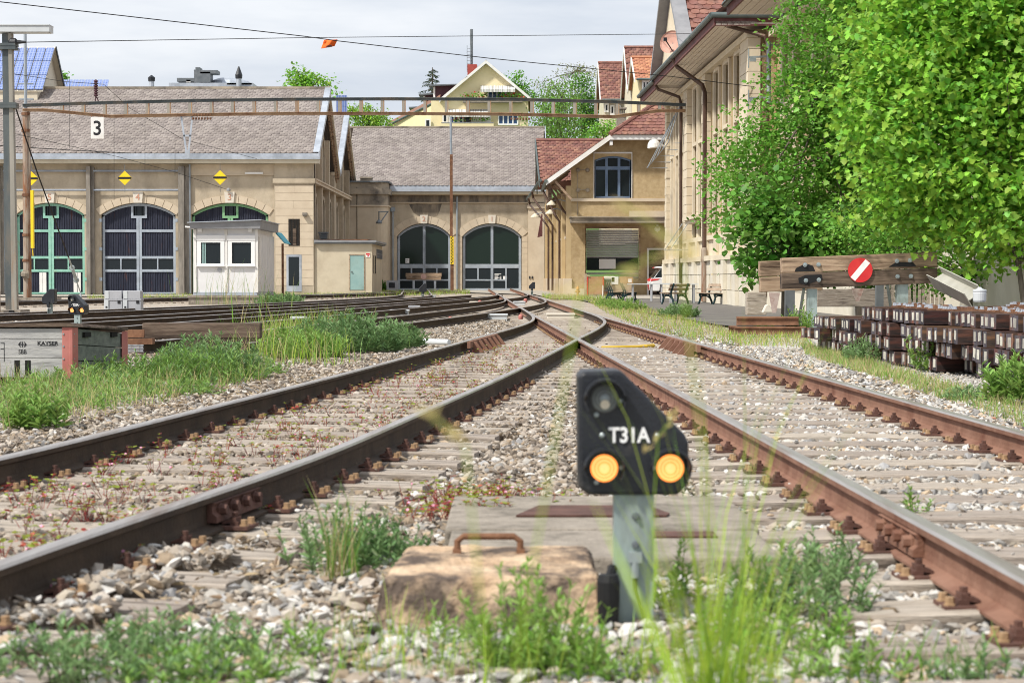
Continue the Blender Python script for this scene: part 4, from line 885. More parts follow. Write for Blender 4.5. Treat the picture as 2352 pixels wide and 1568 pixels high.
# the long side wall towards the tracks, with pilasters
SA, SB = Vector((xa, YG, 0)), Vector((X(1253, 139), 139, 0)); sd = (SB-SA).normalized(); sn = Vector((-sd.y, sd.x, 0))
w = MB(); w.prism([SA+Vector((0, 0, GB-.1)), SB+Vector((0, 0, GB-.1)), SB+Vector((0, 0, 6.3)), SA+Vector((0, 0, 6.0))], -sn*.3); w.build('side_wall', M['ochre_lt'], GS)
for k, d in enumerate((.35, 5.2, 10.4, 15.8, 21, 26.5)):
    q = SA+sd*d; w = MB(); w.obox(q+sn*.12+Vector((0, 0, 3.0)), (.7, .24, 6.1), Matrix((sd, sn, Vector((0, 0, 1)))).transposed()); w.build('pilaster', M['ochre_lt'], GS)
    w = MB(); w.obox(q+sn*.16+Vector((0, 0, .52)), (.95, .42, 1.05), Matrix((sd, sn, Vector((0, 0, 1)))).transposed()); w.build('pier_base', M['stone'], GS)
w = MB(); w.box(xa-.12, qx(1345), YG-.14, YG+.05, GB-.05, qz(663)); w.build('pier_base', M['stone'], GS)
for k, d in enumerate((2.7, 7.8, 13, 18.4)):
    q = SA+sd*d; B_ = Matrix((sd, sn, Vector((0, 0, 1)))).transposed(); w = MB(); w.obox(q+sn*.03+Vector((0, 0, 4.3)), (1.4, .1, 1.8), B_); o = w.build('window', M['glass'], GS)
    w = MB(); w.obox(q+sn*.06+Vector((0, 0, 3.3)), (1.8, .2, .12), B_); w.obox(q+sn*.07+Vector((0, 0, 4.3)), (.08, .1, 1.8), B_); w.build('sill', M['stone'], o)
    w = MB(); w.obox(q+sn*.03+Vector((0, 0, 1.5)), (1.9, .1, 2.5), B_); w.build('side_door', M['oldwood_dk'], GS)
w = MB(); w.box(xa, xc, YG-.1, YG+.02, zbnd, qz(455.8)); w.build('string_course', M['stone'], GS)
w = MB(); w.box(qx(1445), xc, YG-.09, YG+.02, qz(498), qz(484.5)); w.build('panel', M['stone'], GS)
# window
w = MB(); f_ = YG+.14
A2 = arc(wx0, wx1, wz1s, wz1c, 8); mbp = [(wx0, f_+.02, wz0), (wx1, f_+.02, wz0)]+[(a, f_+.02, b) for a, b in reversed(A2)]
w.prism(mbp, (0, .02, 0)); gl = w.build('arched_window', M['glass'], GS)
w = MB(); third = (wx1-wx0)/3
for k in range(4): xk = wx0+k*third; w.box(xk-(.0 if k == 0 else .07), xk+(.0 if k == 3 else .07), f_-.06, f_+.01, wz0, wz1s if k in (0, 3) else wz1c-.03)
w.box(wx0, wx0+.09, f_-.06, f_+.01, wz0, wz1s); w.box(wx1-.09, wx1, f_-.06, f_+.01, wz0, wz1s); zt2 = qz(386)
w.box(wx0, wx1, f_-.058, f_+.01, zt2-.09, zt2+.09); w.box(wx0, wx1, f_-.058, f_+.01, wz0, wz0+.1)
for (a, za), (b, zb2) in zip(A2[:-1], A2[1:]): w.prism([(a, f_-.057, za-.1), (b, f_-.057, zb2-.1), (b, f_-.057, zb2), (a, f_-.057, za)], (0, .06, 0))
w.build('frame', M['blue_frame'], gl)
w = MB(); w.box(qx(1363), qx(1364.6), YG-.06, YG+.02, qz(456), qz(350)); w.box(qx(1450), qx(1451.6), YG-.06, YG+.02, qz(456), qz(350)); w.box(qx(1363), qx(1451.6), YG-.063, YG+.02, qz(353), qz(349.5)); w.build('surround', M['white'], gl)
for sgn, px_ in ((1, wx0+.15), (-1, wx1-.5)):
    w = MB(); n = 6
    for k in range(n): w.box(px_+k*.06, px_+k*.06+.05, f_+.05, f_+.06+.03*(k % 2), wz0+.1, zt2-.1)
    if sgn > 0: w.build('curtain', M['greymesh'], gl)
# canopy, roller door
w = MB(); w.box(qx(1309), xc, YG-1.3, YG-.02, qz(513), qz(500.5)); w.box(qx(1309)-.05, xc, YG-1.4, YG-.02, qz(501.5), qz(499.3)); w.build('canopy', M['stone_dark'], GS)
n = 13; h = (rz1-.05-rz0-1.3)/n
D = MB(); D.box(rx0-.09, rx0, YR-.02, YR+.3, rz0-.2, rz1); D.box(rx1, rx1+.09, YR-.02, YR+.3, rz0-.2, rz1); D.box(rx0-.09, rx1+.09, YR-.02, YR+.3, rz1, rz1+.12); D = D.build('roller_door', M['oldwood'], GS)
sm = MB(); sm.prism([(0, 0, 0), (0, -.035, .02), (0, -.045, h*.5), (0, -.035, h-.03), (0, 0, h-.01)], (rx1-rx0-.04, 0, 0)); sm = sm.mesh('slat', M['panel_grey'])
zw0, zw1 = rz0+.32, rqz(594)
zcur = zw1+.05
while zcur+h < rz1+.03:
    link('slat', sm, D, loc=(rx0+.02, YR+.14, zcur)); zcur += h
for z_ in (rz0-.12, rz0+.1): o = link('slat', sm, D, loc=(rx0+.02, YR+.14, z_))
w = MB(); w.box(rx0+.02, rx1-.02, YR+.12, YR+.13, zw0, zw1+.05); pn = w.build('pane', M['glass'], D)
w = MB(); w.box(rx0+.45*1.6, rx0+1.1*1.3+.2, YR+.1, YR+.115, zw0+.08, zw1-.02); w.build('notice', M['purewhite'], pn)
w = MB(); dx0, dx1, dz1 = rqx(1486), rqx(1536), rqz(574)
w.box(dx0, dx0+.1, YR-.06, YR+.02, GB, dz1); w.box(dx1, dx1+.1, YR-.06, YR+.02, GB, dz1); w.box(dx0, dx1+.1, YR-.06, YR+.02, dz1, dz1+.1); dr = w.build('door_frame', M['white'], GS)
w = MB(); w.box(dx0+.1, dx1, YR-.02, YR+.01, GB, dz1); w.build('door_leaf', M['oldwood_dk'], dr)
w = MB(); w.lathe([(.02, -.16), (.13, -.1), (.17, 0), (.13, .1), (.06, .16), (.06, .22)], (rqx(1509), YR-.2, rqz(526)), n=12); w.build('globe_lamp', M['purewhite'], GS)
w = MB()
for vx, vy in ((1327, 391), (1349, 391), (1327.5, 437.5), (1349.5, 437.5)): w.lathe([(.10, 0), (.12, .05), (.07, .16)], (qx(vx), YG, qz(vy)), axis=(0, -1, 0), n=8)
w.tube([(qx(1326), YG-.05, qz(391)), (qx(1326), YG-.05, qz(500))], .015, 5); w.tube([(qx(1326), YG-.05, qz(390.5)), (qx(1349), YG-.05, qz(390.5))], .015, 5); w.tube([(qx(1326), YG-.05, qz(436.5)), (qx(1349), YG-.05, qz(436.5))], .015, 5); w.build('insulator', M['stone_dark'], GS)
# roof of the front part: barge boards, half hip, ridge
w = MB(); bh = .28
w.prism([(EL[0], yv, EL[1]-bh), (KL[0], yv, KL[1]-bh), (KL[0], yv, KL[1]), (EL[0], yv, EL[1])], (0, .07, 0)); w.build('barge_board', M['white'], GS)
w = MB(); w.box(KL[0]-.02, KR[0], yv-.02, yv+.07, KL[1]-bh, KL[1]); w.build('barge_board', M['white'], GS)
sl_ = (KL[1]-EL[1])/(KL[0]-EL[0]); ZRG = KL[1]+(xm-KL[0])*sl_; yh = yv+(ZRG-KL[1])*1.0
tiles((KL[0], yv-.08, KL[1]), (KR[0], yv-.08, KL[1]), (xm-.05, yh, ZRG), (xm+.05, yh, ZRG), .31, .26, M['redtile'], GS, 'hip_tiles', single=True, t=.05)
w = MB()
for k in range(9):
    a = Vector((KL[0], yv-.08, KL[1]+.03)).lerp(Vector((xm, yh, ZRG+.03)), k/9); b = Vector((KL[0], yv-.08, KL[1]+.03)).lerp(Vector((xm, yh, ZRG+.03)), (k+1.08)/9); w.tube([a, b], [.14, .11], 8)
w.build('hip_ridge', M['redtile'], GS)
w = MB(); w.poly([(EL[0], yv, EL[1]+.02), (KL[0], yv, KL[1]+.02), (xm, yh, ZRG), (xm, 119, ZRG), (EL[0], 119, EL[1]+.02)]); w.poly([(ER[0], yv, ER[1]+.02), (KR[0], yv, KR[1]+.02), (xm, yh, ZRG), (xm, 119, ZRG), (ER[0], 119, ER[1]+.02)]); w.build('roof', M['redtile_i'], GS)
w = MB(); w.prism([(EL[0], yv+.1, EL[1]-.02), (xa-.1, yv+.1, EL[1]-.02+(xa-.1-EL[0])*sl_), (xa-.1, yv+.1, EL[1]-.1+(xa-.1-EL[0])*sl_), (EL[0], yv+.1, EL[1]-.1)], (0, 11, 0)); w.build('eave_soffit', M['oldwood_dk'], GS)
for y_ in (yv+.25, yv+3.6, yv+7.0):
    w = MB(); w.bar((EL[0]+.15, y_, EL[1]-.16), (xa, y_, EL[1]-.16+(xa-EL[0]-.15)*sl_), .12, .16); w.bar((xa, y_, EL[1]-1.0), (EL[0]+.5, y_, EL[1]-.05), .1, .12); w.build('eave_bracket', M['oldwood'], GS)
w = MB(); w.bar((KL[0]+.06, yv+.05, KL[1]-.45), (KL[0]+.06, YG+.1, KL[1]-.45), .16, .22); w.build('purlin_end', M['white'], GS)
# transverse rear roof
yr0, yr1 = 119.2, 124.6; zr0, zr1 = Z(416, yr0), Z(324, yr1); xr0, xr1 = X(1241, yr0), X(1231.5, yr1)
tiles((xr0, yr0, zr0), (xr0+7, yr0, zr0), (xr1, yr1, zr1), (xr1+7, yr1, zr1), .3, .26, M['redtile_i'], GS, 'rear_roof_tiles', t=.05)
w = MB(); w.poly([(xr1, yr1, zr1), (xr1+7, yr1, zr1), (xr1+7, 131, zr0), (xr1, 131, zr0)]); w.build('rear_roof', M['redtile_i'], GS)
w = MB(); w.tube([(xr1, yr1, zr1+.03), (xr1+7, yr1, zr1+.03)], .14, 8); w.build('rear_ridge', M['redtile'], GS)
w = MB(); w.prism([(xr0-.02, yr0, zr0-.35), (xr1-.02, yr1, zr1-.35), (xr1-.02, yr1, zr1+.08), (xr0-.02, yr0, zr0+.08)], (-.07, 0, 0)); w.prism([(xr0-.02, 130, zr0-.35), (xr1-.02, yr1, zr1-.35), (xr1-.02, yr1, zr1+.08), (xr0-.02, 130, zr0+.08)], (-.07, 0, 0)); w.build('verge_board', M['gutter'], GS)
w = MB(); w.prism([(xr0+.5, yr0+.3, 5.5), (xr0+.5, 130, 5.5), (xr0+.5, yr1, zr1-.25)], (.2, 0, 0)); w.build('rear_gable', M['oldwood'], GS)
# gutters and downpipes of the track side
def pipe(pts, r=.07, m='pipe_brown', nm='downpipe', par=GS):
    w = MB(); w.tube(pts, r, 8); return w.build(nm, M[m], par)
pipe([(EL[0], yv-.05, EL[1]-.05), (EL[0]-.02, 118.8, EL[1]-.05)], .1, 'gutter', 'gutter')
g2a, g2b = P(1241, 414, 119), P(1211, 458, 138.5); pipe([g2a, g2b], .1, 'gutter', 'gutter')
o1 = SA+sn*.35
pipe([(EL[0]+.05, yv+.1, EL[1]-.1), (EL[0]+.25, yv+.3, EL[1]-.45), (xa-.42, YG+.3, 4.75), (xa-.2, YG+.3, 4.5), (xa-.2, YG+.3, .3)])
for d, e in ((6.2, P(1245, 424, 116)), (14.5, P(1222, 440, 126)), (20, P(1214, 455, 133))):
    q = SA+sd*d+sn*.3; pipe([e, e+Vector((.1, .2, -.45)), (q.x-.2, q.y, 4.6), (q.x, q.y, 4.3), (q.x, q.y, .3)], .065)
for nm, (vx, vy), Yl, lab in (('wall_lamp', (1267, 467), 112, 'cream enamel lamp nearest along the ochre shed side wall'), ('wall_lamp', (1264, 487.5), 117, 'grey flat lamp head below the cream lamp on the ochre shed'), ('wall_lamp', (1229, 496), 126, 'farthest cream lamp on a thin arm above shed door 1')):
    q = P(vx, vy, Yl); t_ = (Yl-SA.y)/sd.y; base = SA+sd*t_; L_ = thing(nm, lab, 'lamp', q, 'lamps on arms along the ochre shed')
    w = MB(); w.tube([(base.x, Yl, q.z+.1), ((base.x+q.x)/2, Yl, q.z+.22), (q.x, Yl, q.z+.12)], .03, 6); w.build('arm', M['pipe_grey'], L_)
    w = MB(); w.lathe([(.05, .16), (.1, .12), (.28, -.04), (.30, -.1), (.27, -.1)], (q.x, Yl, q.z), n=14); w.build('shade', M['cream'] if 'cream' in lab else M['pipe_grey'], L_)
w = MB(); q = P(1246, 520, 121); w.prism([(q.x, 121, Z(492, 121)), (q.x, 121, Z(542, 121)), (q.x-.3, 121, Z(545, 121)), (q.x-.06, 121, Z(492, 121))], (0, .9, 0)); tag(w.build('awning_box', M['fascia']), 'dark red folded awning on the far side wall of the ochre shed', 'awning')
# ------------------------------------------------------------------ railway building on the right
RB = thing('railway_building', 'tall ivory and ochre railway building with boarded eaves behind the big trees', 'building', (7.74, 98, .05))
_l = math.hypot(.0243, 1); RU = Vector((.0243/_l, -1/_l, 0)); RN = Vector((-1/_l, -.0243/_l, 0)); RO = Vector((7.74, 98, 0))
def B(u, n, z): return RO+RU*u+RN*n+Vector((0, 0, z))
def bb(mb, u0, u1, n0, n1, z0, z1, mi=0):
    return mb.hexa([B(u0, n0, z0), B(u1, n0, z0), B(u1, n1, z0), B(u0, n1, z0), B(u0, n0, z1), B(u1, n0, z1), B(u1, n1, z1), B(u0, n1, z1)], mi)
def uY(v): # u where the facade plane is seen at image column v
    Y = 10.12/((v-1176)/F+.0243); return 98-Y
WINS = [(1.9, 1.0), (4.3, 1.0), (6.7, 1.0), (11.4, 1.3), (13.4, 1.3), (18.6, 1.35), (21.6, 1.35), (24.7, 1.35)]
NB = -.75
WB = [(31, 1.3), (33.4, 1.3), (37, 1.3), (40, 1.3), (43, 1.3), (46, 1.3), (49, 1.3), (52, 1.3)]
w = MB()
def wallstrips(mb, u0, u1, wins, n0):
    c = u0
    for u, wd in wins:
        bb(mb, c, u-wd/2, n0-.4, n0, 1.5, 9.7); c = u+wd/2
    bb(mb, c, u1, n0-.4, n0, 1.5, 9.7)
wallstrips(w, 0, 28.5, WINS, 0); wallstrips(w, 28.5, 62, WB, NB); bb(w, 28.1, 28.5, NB-.3, 0, 1.5, 9.7); bb(w, 0, .4, -12, 0, .05, 9.7)
w.build('wall', M['ochre'], RB)
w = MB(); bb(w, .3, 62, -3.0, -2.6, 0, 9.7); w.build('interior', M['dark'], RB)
for wins, n0 in ((WINS, 0), (WB, NB)):
    for u, wd in wins:
        w = MB(); bb(w, u-wd/2, u+wd/2, n0-.34, n0-.3, 6.9, 9.25); g_ = w.build('window', M['glass'], RB)
        w = MB(); bb(w, u-wd/2, u-wd/2+.09, n0-.3, n0-.22, 6.9, 9.25); bb(w, u+wd/2-.09, u+wd/2, n0-.3, n0-.22, 6.9, 9.25); bb(w, u-.05, u+.05, n0-.3, n0-.22, 6.9, 9.25); bb(w, u-wd/2, u+wd/2, n0-.3, n0-.225, 8.45, 8.56); w.build('frame', M['oldwood'], g_)
        w = MB(); bb(w, u-wd/2, u+wd/2, n0-.34, n0-.3, 2.95, 5.25); g_ = w.build('window', M['glass'], RB)
        w = MB(); bb(w, u-wd/2, u-wd/2+.09, n0-.3, n0-.22, 2.95, 5.25); bb(w, u+wd/2-.09, u+wd/2, n0-.3, n0-.22, 2.95, 5.25); bb(w, u-.05, u+.05, n0-.3, n0-.22, 2.95, 5.25); bb(w, u-wd/2, u+wd/2, n0-.3, n0-.225, 4.5, 4.6); w.build('frame', M['oldwood'], g_)
        w = MB(); bb(w, u-wd/2, u+wd/2, n0-.3, n0-.1, 5.25, 6.9); bb(w, u-wd/2+.18, u+wd/2-.18, n0-.1, n0-.02, 5.55, 6.6); bb(w, u-wd/2, u+wd/2, n0-.3, n0+.12, 6.78, 6.92); bb(w, u-wd/2, u+wd/2, n0-.3, n0+.1, 9.25, 9.7); w.build('spandrel', M['ivory'], RB)
        w = MB(); bb(w, u-wd/2-.26, u-wd/2, n0-.3, n0+.1, 2.75, 9.35); bb(w, u+wd/2, u+wd/2+.26, n0-.3, n0+.1, 2.75, 9.35); w.build('jamb', M['ivory'], RB)
w = MB()
for u0, u1 in ((-.02, .75), (8.1, 9.6), (15.0, 16.3), (26.6, 28.55)):
    n = 17
    for k in range(n):
        w = MB(); z0 = 2.75+k*(9.4-2.75)/n; bb(w, u0+.003, u1-.003, -.2, .24-.012*(k % 2), z0+.008, z0+(9.4-2.75)/n-.008); w.build('stone', M['ivory'], RB)
w = MB(); bb(w, -.1, 28.6, -.1, .3, 9.4, 9.62); bb(w, 28.7, 62, NB-.1, NB+.3, 9.4, 9.62); w.build('upper_moulding', M['ivory'], RB)
w = MB(); bb(w, -.1, 28.6, -.1, .34, 1.75, 1.95); bb(w, 28.6, 62, NB-.1, NB+.34, 1.75, 1.95); bb(w, -.05, 28.55, -.1, .22, 2.6, 2.78); bb(w, 28.7, 62, NB-.1, NB+.22, 2.6, 2.78); w.build('base_moulding', M['ivory'], RB)
u = -.05; k = 0
while u < 28.4:
    L_ = 1.2 if k % 3 else .8
    w = MB(); bb(w, u+.01, min(u+L_, 28.6)-.01, -.1, .12+(.12 if k % 3 == 0 else 0), 1.95, 2.6); w.build('stone', M['ivory'], RB)
    for z0, z1 in ((0, .6), (.6, 1.2), (1.2, 1.75)):
        sl = .32 if z0 in (.6,) and k % 3 else 0
        w = MB(); bb(w, u+.01, min(u+L_, 28.6)-.01-sl, -.1, .22+(.14 if k % 3 == 0 else 0)+random.uniform(0, .015), z0+.012, z1-.012); w.build('stone', M['pale_stone'], RB)
    u += L_; k += 1
w = MB(); bb(w, -.05, 28.6, -.2, .1, 0, 1.76); bb(w, 28.6, 62, NB-.2, NB+.25, 0, 1.76); w.build('plinth_core', M['pale_stone'], RB)
while u < 52:
    for z0, z1 in ((0, .6), (.6, 1.2), (1.2, 1.75)):
        w = MB(); bb(w, u+.01, u+1.4-.01, NB+.1, NB+.34, z0+.012, z1-.012); w.build('stone', M['pale_stone'], RB)
    u += 1.4
# eaves: gutter, fascia, boarded soffit
def eave(u0, u1, nw, n1, zg, ret=False):
    nb = 6
    for k in range(nb):
        w = MB(); a = nw+.2+(n1-.12-nw-.2)*k/nb; b = nw+.2+(n1-.12-nw-.2)*(k+1)/nb
        bb(w, u0, u1, a+.012, b-.012, zg-.33, zg-.29); w.build('soffit_board', M['soffit'], RB)
    w = MB(); bb(w, u0, u1, nw, n1-.1, zg-.28, zg-.2); w.build('soffit_back', M['soffit'], RB)
    w = MB(); bb(w, u0, u1, n1-.12, n1-.05, zg-.36, zg-.03); w.build('fascia', M['fascia'], RB)
    w = MB(); w.tube([B(u0, n1+.03, zg), B(u1, n1+.03, zg)], .10, 10); w.build('gutter', M['gutter'], RB)
    if ret:
        w = MB(); bb(w, u1-.08, u1, nw-.9, n1-.1, zg-.36, zg-.03); w.build('fascia', M['fascia'], RB)
        w = MB(); w.tube([B(u1+.05, n1+.05, zg), B(u1+.05, nw-.9, zg)], .10, 10); w.build('gutter', M['gutter'], RB)
        w = MB(); bb(w, u0, u1, nw-1.2, nw+.2, zg-.3, zg-.25); w.build('soffit_back', M['soffit'], RB)
eave(-.6, 7.2, 0, 1.45, 10.0); eave(7.2, 28.9, 0, 1.52, 10.12, True); eave(30.6, 62, NB, 1.3, 10.25)
for a, b in ((-.6, 28.9), (30.6, 62)):
    w = MB(); w.poly([B(a, 1.5, 10.15), B(b, 1.5, 10.15), B(b, -5, 15.5), B(a, -5, 15.5)]); w.build('roof', M['redtile_i'], RB)
w = MB(); w.poly([B(-.6, 1.5, 10.1), B(-.6, -5, 15.5), B(-.6, -11.5, 10.1)]); w.build('gable_end', M['ivory'], RB)
# cross gable with steep near slope of red tiles
ga, gm, gb = 5.0, 11.3, 17.6; na = 1.0; zga, zgm = 10.35, 14.75
w = MB(); w.prism([B(ga+.4, na, zga), B(gb-.4, na, zga), B(gm, na, zgm-.3)], RN*-.3); w.build('gable_wall', M['maroon'] if False else M['ivory'], RB)
for a, c in ((ga, gm), (gb, gm)):
    za, zc_ = zga, zgm
    w = MB(); w.prism([B(a, na+.45, za-.16), B(c, na+.45, zc_-.16), B(c, na+.45, zc_+.10), B(a, na+.45, za+.10)], RN*-.6); w.build('verge', M['grey_panel'], RB)
tiles(B(gb+.02, na-.12, zga), B(gb+.02, -4.2, zga), B(gm, na-.12, zgm), B(gm, -4.2, zgm), .36, .40, M['redtile'], RB, 'gable_roof_tiles', single=True, t=.05)
w = MB(); w.poly([B(ga, na+.4, zga), B(ga, -5, zga), B(gm, -5, zgm), B(gm, na+.4, zgm)]); w.build('gable_roof', M['redtile_i'], RB)
w = MB(); bb(w, 19.6, 22.5, -2.6, -.9, 10.3, 13.2); bb(w, 19.4, 22.7, -2.8, -.7, 13.2, 13.35); w.build('dormer', M['sig_black'], RB)
w = MB(); c_ = P(1545, 100, 83.2); w.lathe([(.02, .0), (.25, .05), (.45, .14), (.5, .2)], c_, axis=(-.55, -.8, .25), n=18, cap=False); w.lathe([(.5, .2), (.45, .12), (.25, .03), (.02, -.02)], c_, axis=(-.55, -.8, .25), n=18, cap=False)
dish = thing('satellite_dish', 'reddish satellite dish in front of the gable of the railway building', 'satellite dish', c_); w.build('reflector', M['dish'], dish)
w = MB(); q = c_+Vector((-.35, -.52, .1)); w.tube([c_+Vector((.1, -.1, -.5)), q], .025, 6); w.obox(q, (.14, .2, .14)); w.build('feed_arm', M['sig_black'], dish)
w = MB(); w.tube([c_, c_+Vector((.4, .4, -.1)), c_+Vector((.4, .4, -.8))], .04, 6); w.build('bracket', M['zinc_dk'], dish)
def rpipe(pts, r=.07): w = MB(); w.tube(pts, r, 8); w.build('downpipe', M['pipe_brown'], RB)
rpipe([B(7.4, 1.5, 9.95), B(7.4, 1.3, 9.6), B(8.0, .4, 9.2), B(8.0, .32, 8.9), B(8.0, .32, .4)])
rpipe([B(16.0, 1.55, 10.1), B(16.0, 1.35, 9.7), B(16.7, .4, 8.9), B(16.7, .3, 8.6), B(16.7, .3, .4)], .09)
rpipe([B(28.2, 1.3, 9.95), B(28.9, -.3, 9.4), B(28.9, -.4, 9.1), B(28.9, -.4, .4)])
w = MB(); w.lathe([(.13, 0), (.15, .1), (.13, .5), (.10, .6)], B(16.7, .3, 1.7), n=10); w.tube([B(16.7, .3, .1), B(16.7, .3, 1.8)], .12, 10); w.build('downpipe', M['rust_pole'], RB)
w = MB(); bb(w, 10.3, 14.6, .1, .5, 3.55, 3.7); bb(w, 10.5, 14.4, .1, .4, 3.4, 3.55); w.build('canopy_ledge', M['ivory'], RB)
w = MB(); w.tube([B(8.5, .3, 3.5), B(8.5, 1.1, 2.3), B(11, 1.1, 2.3), B(11, .3, 3.5)], .02, 5)
w.tube([B(8.5, .3, 2.3), B(8.5, 1.1, 2.3)], .02, 5); w.tube([B(11, .3, 2.3), B(11, 1.1, 2.3)], .02, 5); w.build('wire_bracket', M['pipe_grey'], RB)
w = MB()
for k in range(5):
    z0 = 6.4+k*.2; u_ = 1+k*1.5
    w.tube([B(u_, .2, z0+1.9), B(u_, 1.2-.1*k, z0), B(u_, .2, z0)], .022, 5)
w.tube([B(1, 1.2, 6.4), B(7, .8, 7.2)], .02, 5); w.build('wire_bracket', M['pipe_grey'], RB)
aw = thing('antenna_mast', 'galvanised antenna mast with two short side arms on the railway building', 'antenna', B(29.6, .1, 4))
w = MB(); a_ = P(1766, 96, 66.5); b_ = P(1766, 235, 66.5); w.tube([a_, b_], .075, 10); w.tube([b_, b_+Vector((.5, .3, 0))], .04, 6); w.tube([a_+Vector((0, 0, -.1)), a_+Vector((.6, .3, -.1))], .04, 6); w.build('mast', M['metal'], aw)
for vy in (130, 224):
    q = P(1762, vy, 66.3); e_ = P(1721, vy+2, 66.3); w = MB(); w.bar(q, e_, .07, .06); w.obox(e_+Vector((.12, 0, -.08)), (.2, .14, .12)); w.tube([e_+Vector((-.02, 0, -.35)), e_+Vector((-.02, 0, .28))], .02, 6); w.build('side_arm', M['metal'], aw)
lp = P(1502, 332, 97.5); L_ = thing('wall_lamp', 'large white enamel lamp on the corner of the railway building', 'lamp', lp)
w = MB(); w.tube([P(1540, 348, 98), P(1528, 338, 97.7), P(1512, 329, 97.5)], .05, 8); w.build('arm', M['white'], L_)
w = MB(); w.lathe([(.05, .24), (.2, .2), (.30, .05), (.34, -.14), (.30, -.16)], lp, axis=(-.15, 0, 1), n=16); w.build('shade', M['white'], L_)
w = MB(); q = P(1636, 640, 79); w.tube([q+Vector((0, 0, -.95)), q+Vector((0, 0, .42))], .04, 8); w.lathe([(.06, 0), (.1, .05), (.1, .12), (.03, .2)], q+Vector((0, 0, .4)), n=10); tag(w.build('gas_pipe', M['yellow']), 'thin yellow standpipe in front of the pale plinth', 'pipe')
# ------------------------------------------------------------------ houses on the hill
def gable_house(nm, lab, x0, x1, y0, y1, zb, zeave, zridge, axis, wallm, tilem, over=.6, th=.5, group=None):
    "axis 'y': gable faces the camera, 'x': eave faces the camera"
    H = thing(nm, lab, 'house', ((x0+x1)/2, y0, zb), group); w = MB()
    if axis == 'y':
        xm_ = (x0+x1)/2; w.prism([(x0, y0, zb), (x1, y0, zb), (x1, y0, zeave), (xm_, y0, zridge-.3), (x0, y0, zeave)], (0, y1-y0, 0)); w.build('wall', wallm, H)
        s = (zridge-zeave)/(xm_-x0); eo = zeave-over*s
        for a, c in ((x0-over, xm_), (x1+over, xm_)):
            tiles((a, y0-over, eo), (a, y1+over, eo), (c, y0-over, zridge), (c, y1+over, zridge), .4, th, tilem, H, 'roof_tiles', t=.04)
            w = MB(); w.prism([(a, y0-over-.02, eo-.3), (c, y0-over-.02, zridge-.3), (c, y0-over-.02, zridge+.03), (a, y0-over-.02, eo+.03)], (0, .12, 0)); w.build('barge_board', M['white'], H)
            w = MB(); w.prism([(a, y0-over+.1, eo-.12), (c, y0-over+.1, zridge-.12), (c, y0-over+.1, zridge-.06), (a, y0-over+.1, eo-.06)], (0, over-.1, 0)); w.build('soffit', M['white'], H)
    else:
        ym = (y0+y1)/2; w.prism([(x0, y0, zb), (x0, y1, zb), (x0, y1, zeave), (x0, ym, zridge-.2), (x0, y0, zeave)], (x1-x0, 0, 0)); w.build('wall', wallm, H)
        s = (zridge-zeave)/(ym-y0); eo = zeave-over*s
        tiles((x0-.3, y0-over, eo), (x1+.3, y0-over, eo), (x0-.3, ym, zridge), (x1+.3, ym, zridge), .4, th, tilem, H, 'roof_tiles', t=.05)
        w = MB(); w.poly([(x0-.3, ym, zridge), (x1+.3, ym, zridge), (x1+.3, y1+over, eo), (x0-.3, y1+over, eo)]); w.build('roof', tilem, H)
        for yy0, yy1 in ((y0-over, ym), (y1+over, ym)):
            w = MB(); w.prism([(x0-.36, yy0, eo-.25), (x0-.36, yy1, zridge-.25), (x0-.36, yy1, zridge+.05), (x0-.36, yy0, eo+.05)], (.08, 0, 0)); w.build('barge_board', M['white'], H)
        w = MB(); w.tube([(x0-.3, ym, zridge+.05), (x1+.3, ym, zridge+.05)], .16, 6); w.build('ridge', tilem, H)
        w = MB(); w.tube([(x0-.2, y0-over-.05, eo), (x1+.2, y0-over-.05, eo)], .1, 6); w.build('gutter', M['gutter'], H)
    return H
def win(parent, x0, x1, z0, z1, y, n, fm, gm_, sill=True):
    w = MB(); w.box(x0, x1, y-.06, y+.06, z0, z1); W_ = w.build('window', gm_, parent)
    w = MB(); t_ = .12
    for k in range(n+1): xk = x0+(x1-x0)*k/n; w.box(xk-t_/2, xk+t_/2, y-.12, y, z0, z1)
    w.box(x0-t_/2, x1+t_/2, y-.118, y, z0-.1, z0+.06); w.box(x0-t_/2, x1+t_/2, y-.116, y, z1-.06, z1+.08); w.build('frame', fm, W_); return W_
YH = 200.0; hx = lambda v: X(v, YH); hzv = lambda v: Z(v, YH)
x0, x1 = hx(1003), hx(1230); xm_ = hx(1116.5); x1 = 2*xm_-x0
s_ = (hzv(139)-hzv(229))/(hx(1116.5)-hx(1009)); ov = .7
YHo = gable_house('yellow_house', 'yellow house with a broad white-edged gable, striped awnings and a red chimney', hx(1009)+ov, 2*xm_-hx(1009)-ov, YH+.7, YH+16, 6, hzv(229)+ov*s_, hzv(139), 'y', M['yhouse'], M['browntile_i'], ov)
w = MB(); w.box(hx(990), hx(1213.5), YH+.75, YH+14, 6, hzv(228)); w.build('wall', M['yhouse'], YHo)
yw = YH+.7
win(YHo, hx(1121), hx(1162), hzv(228), hzv(208), yw, 4, M['purewhite'], M['glass_blue']); win(YHo, hx(1145), hx(1189), hzv(284.5), hzv(264), yw, 4, M['purewhite'], M['glass_blue'])
w = MB(); w.box(hx(1025), hx(1128), yw-.1, yw+.02, hzv(283), hzv(264)); w.build('loggia', M['white'], YHo)
win(YHo, hx(1034), hx(1052), hzv(283), hzv(266), yw-.12, 2, M['purewhite'], M['glass_blue']); win(YHo, hx(1055), hx(1063), hzv(282), hzv(266), yw-.12, 1, M['purewhite'], M['glass_blue']); win(YHo, hx(1068), hx(1080), hzv(283), hzv(266), yw-.12, 1, M['oldwood_dk'], M['glass'])
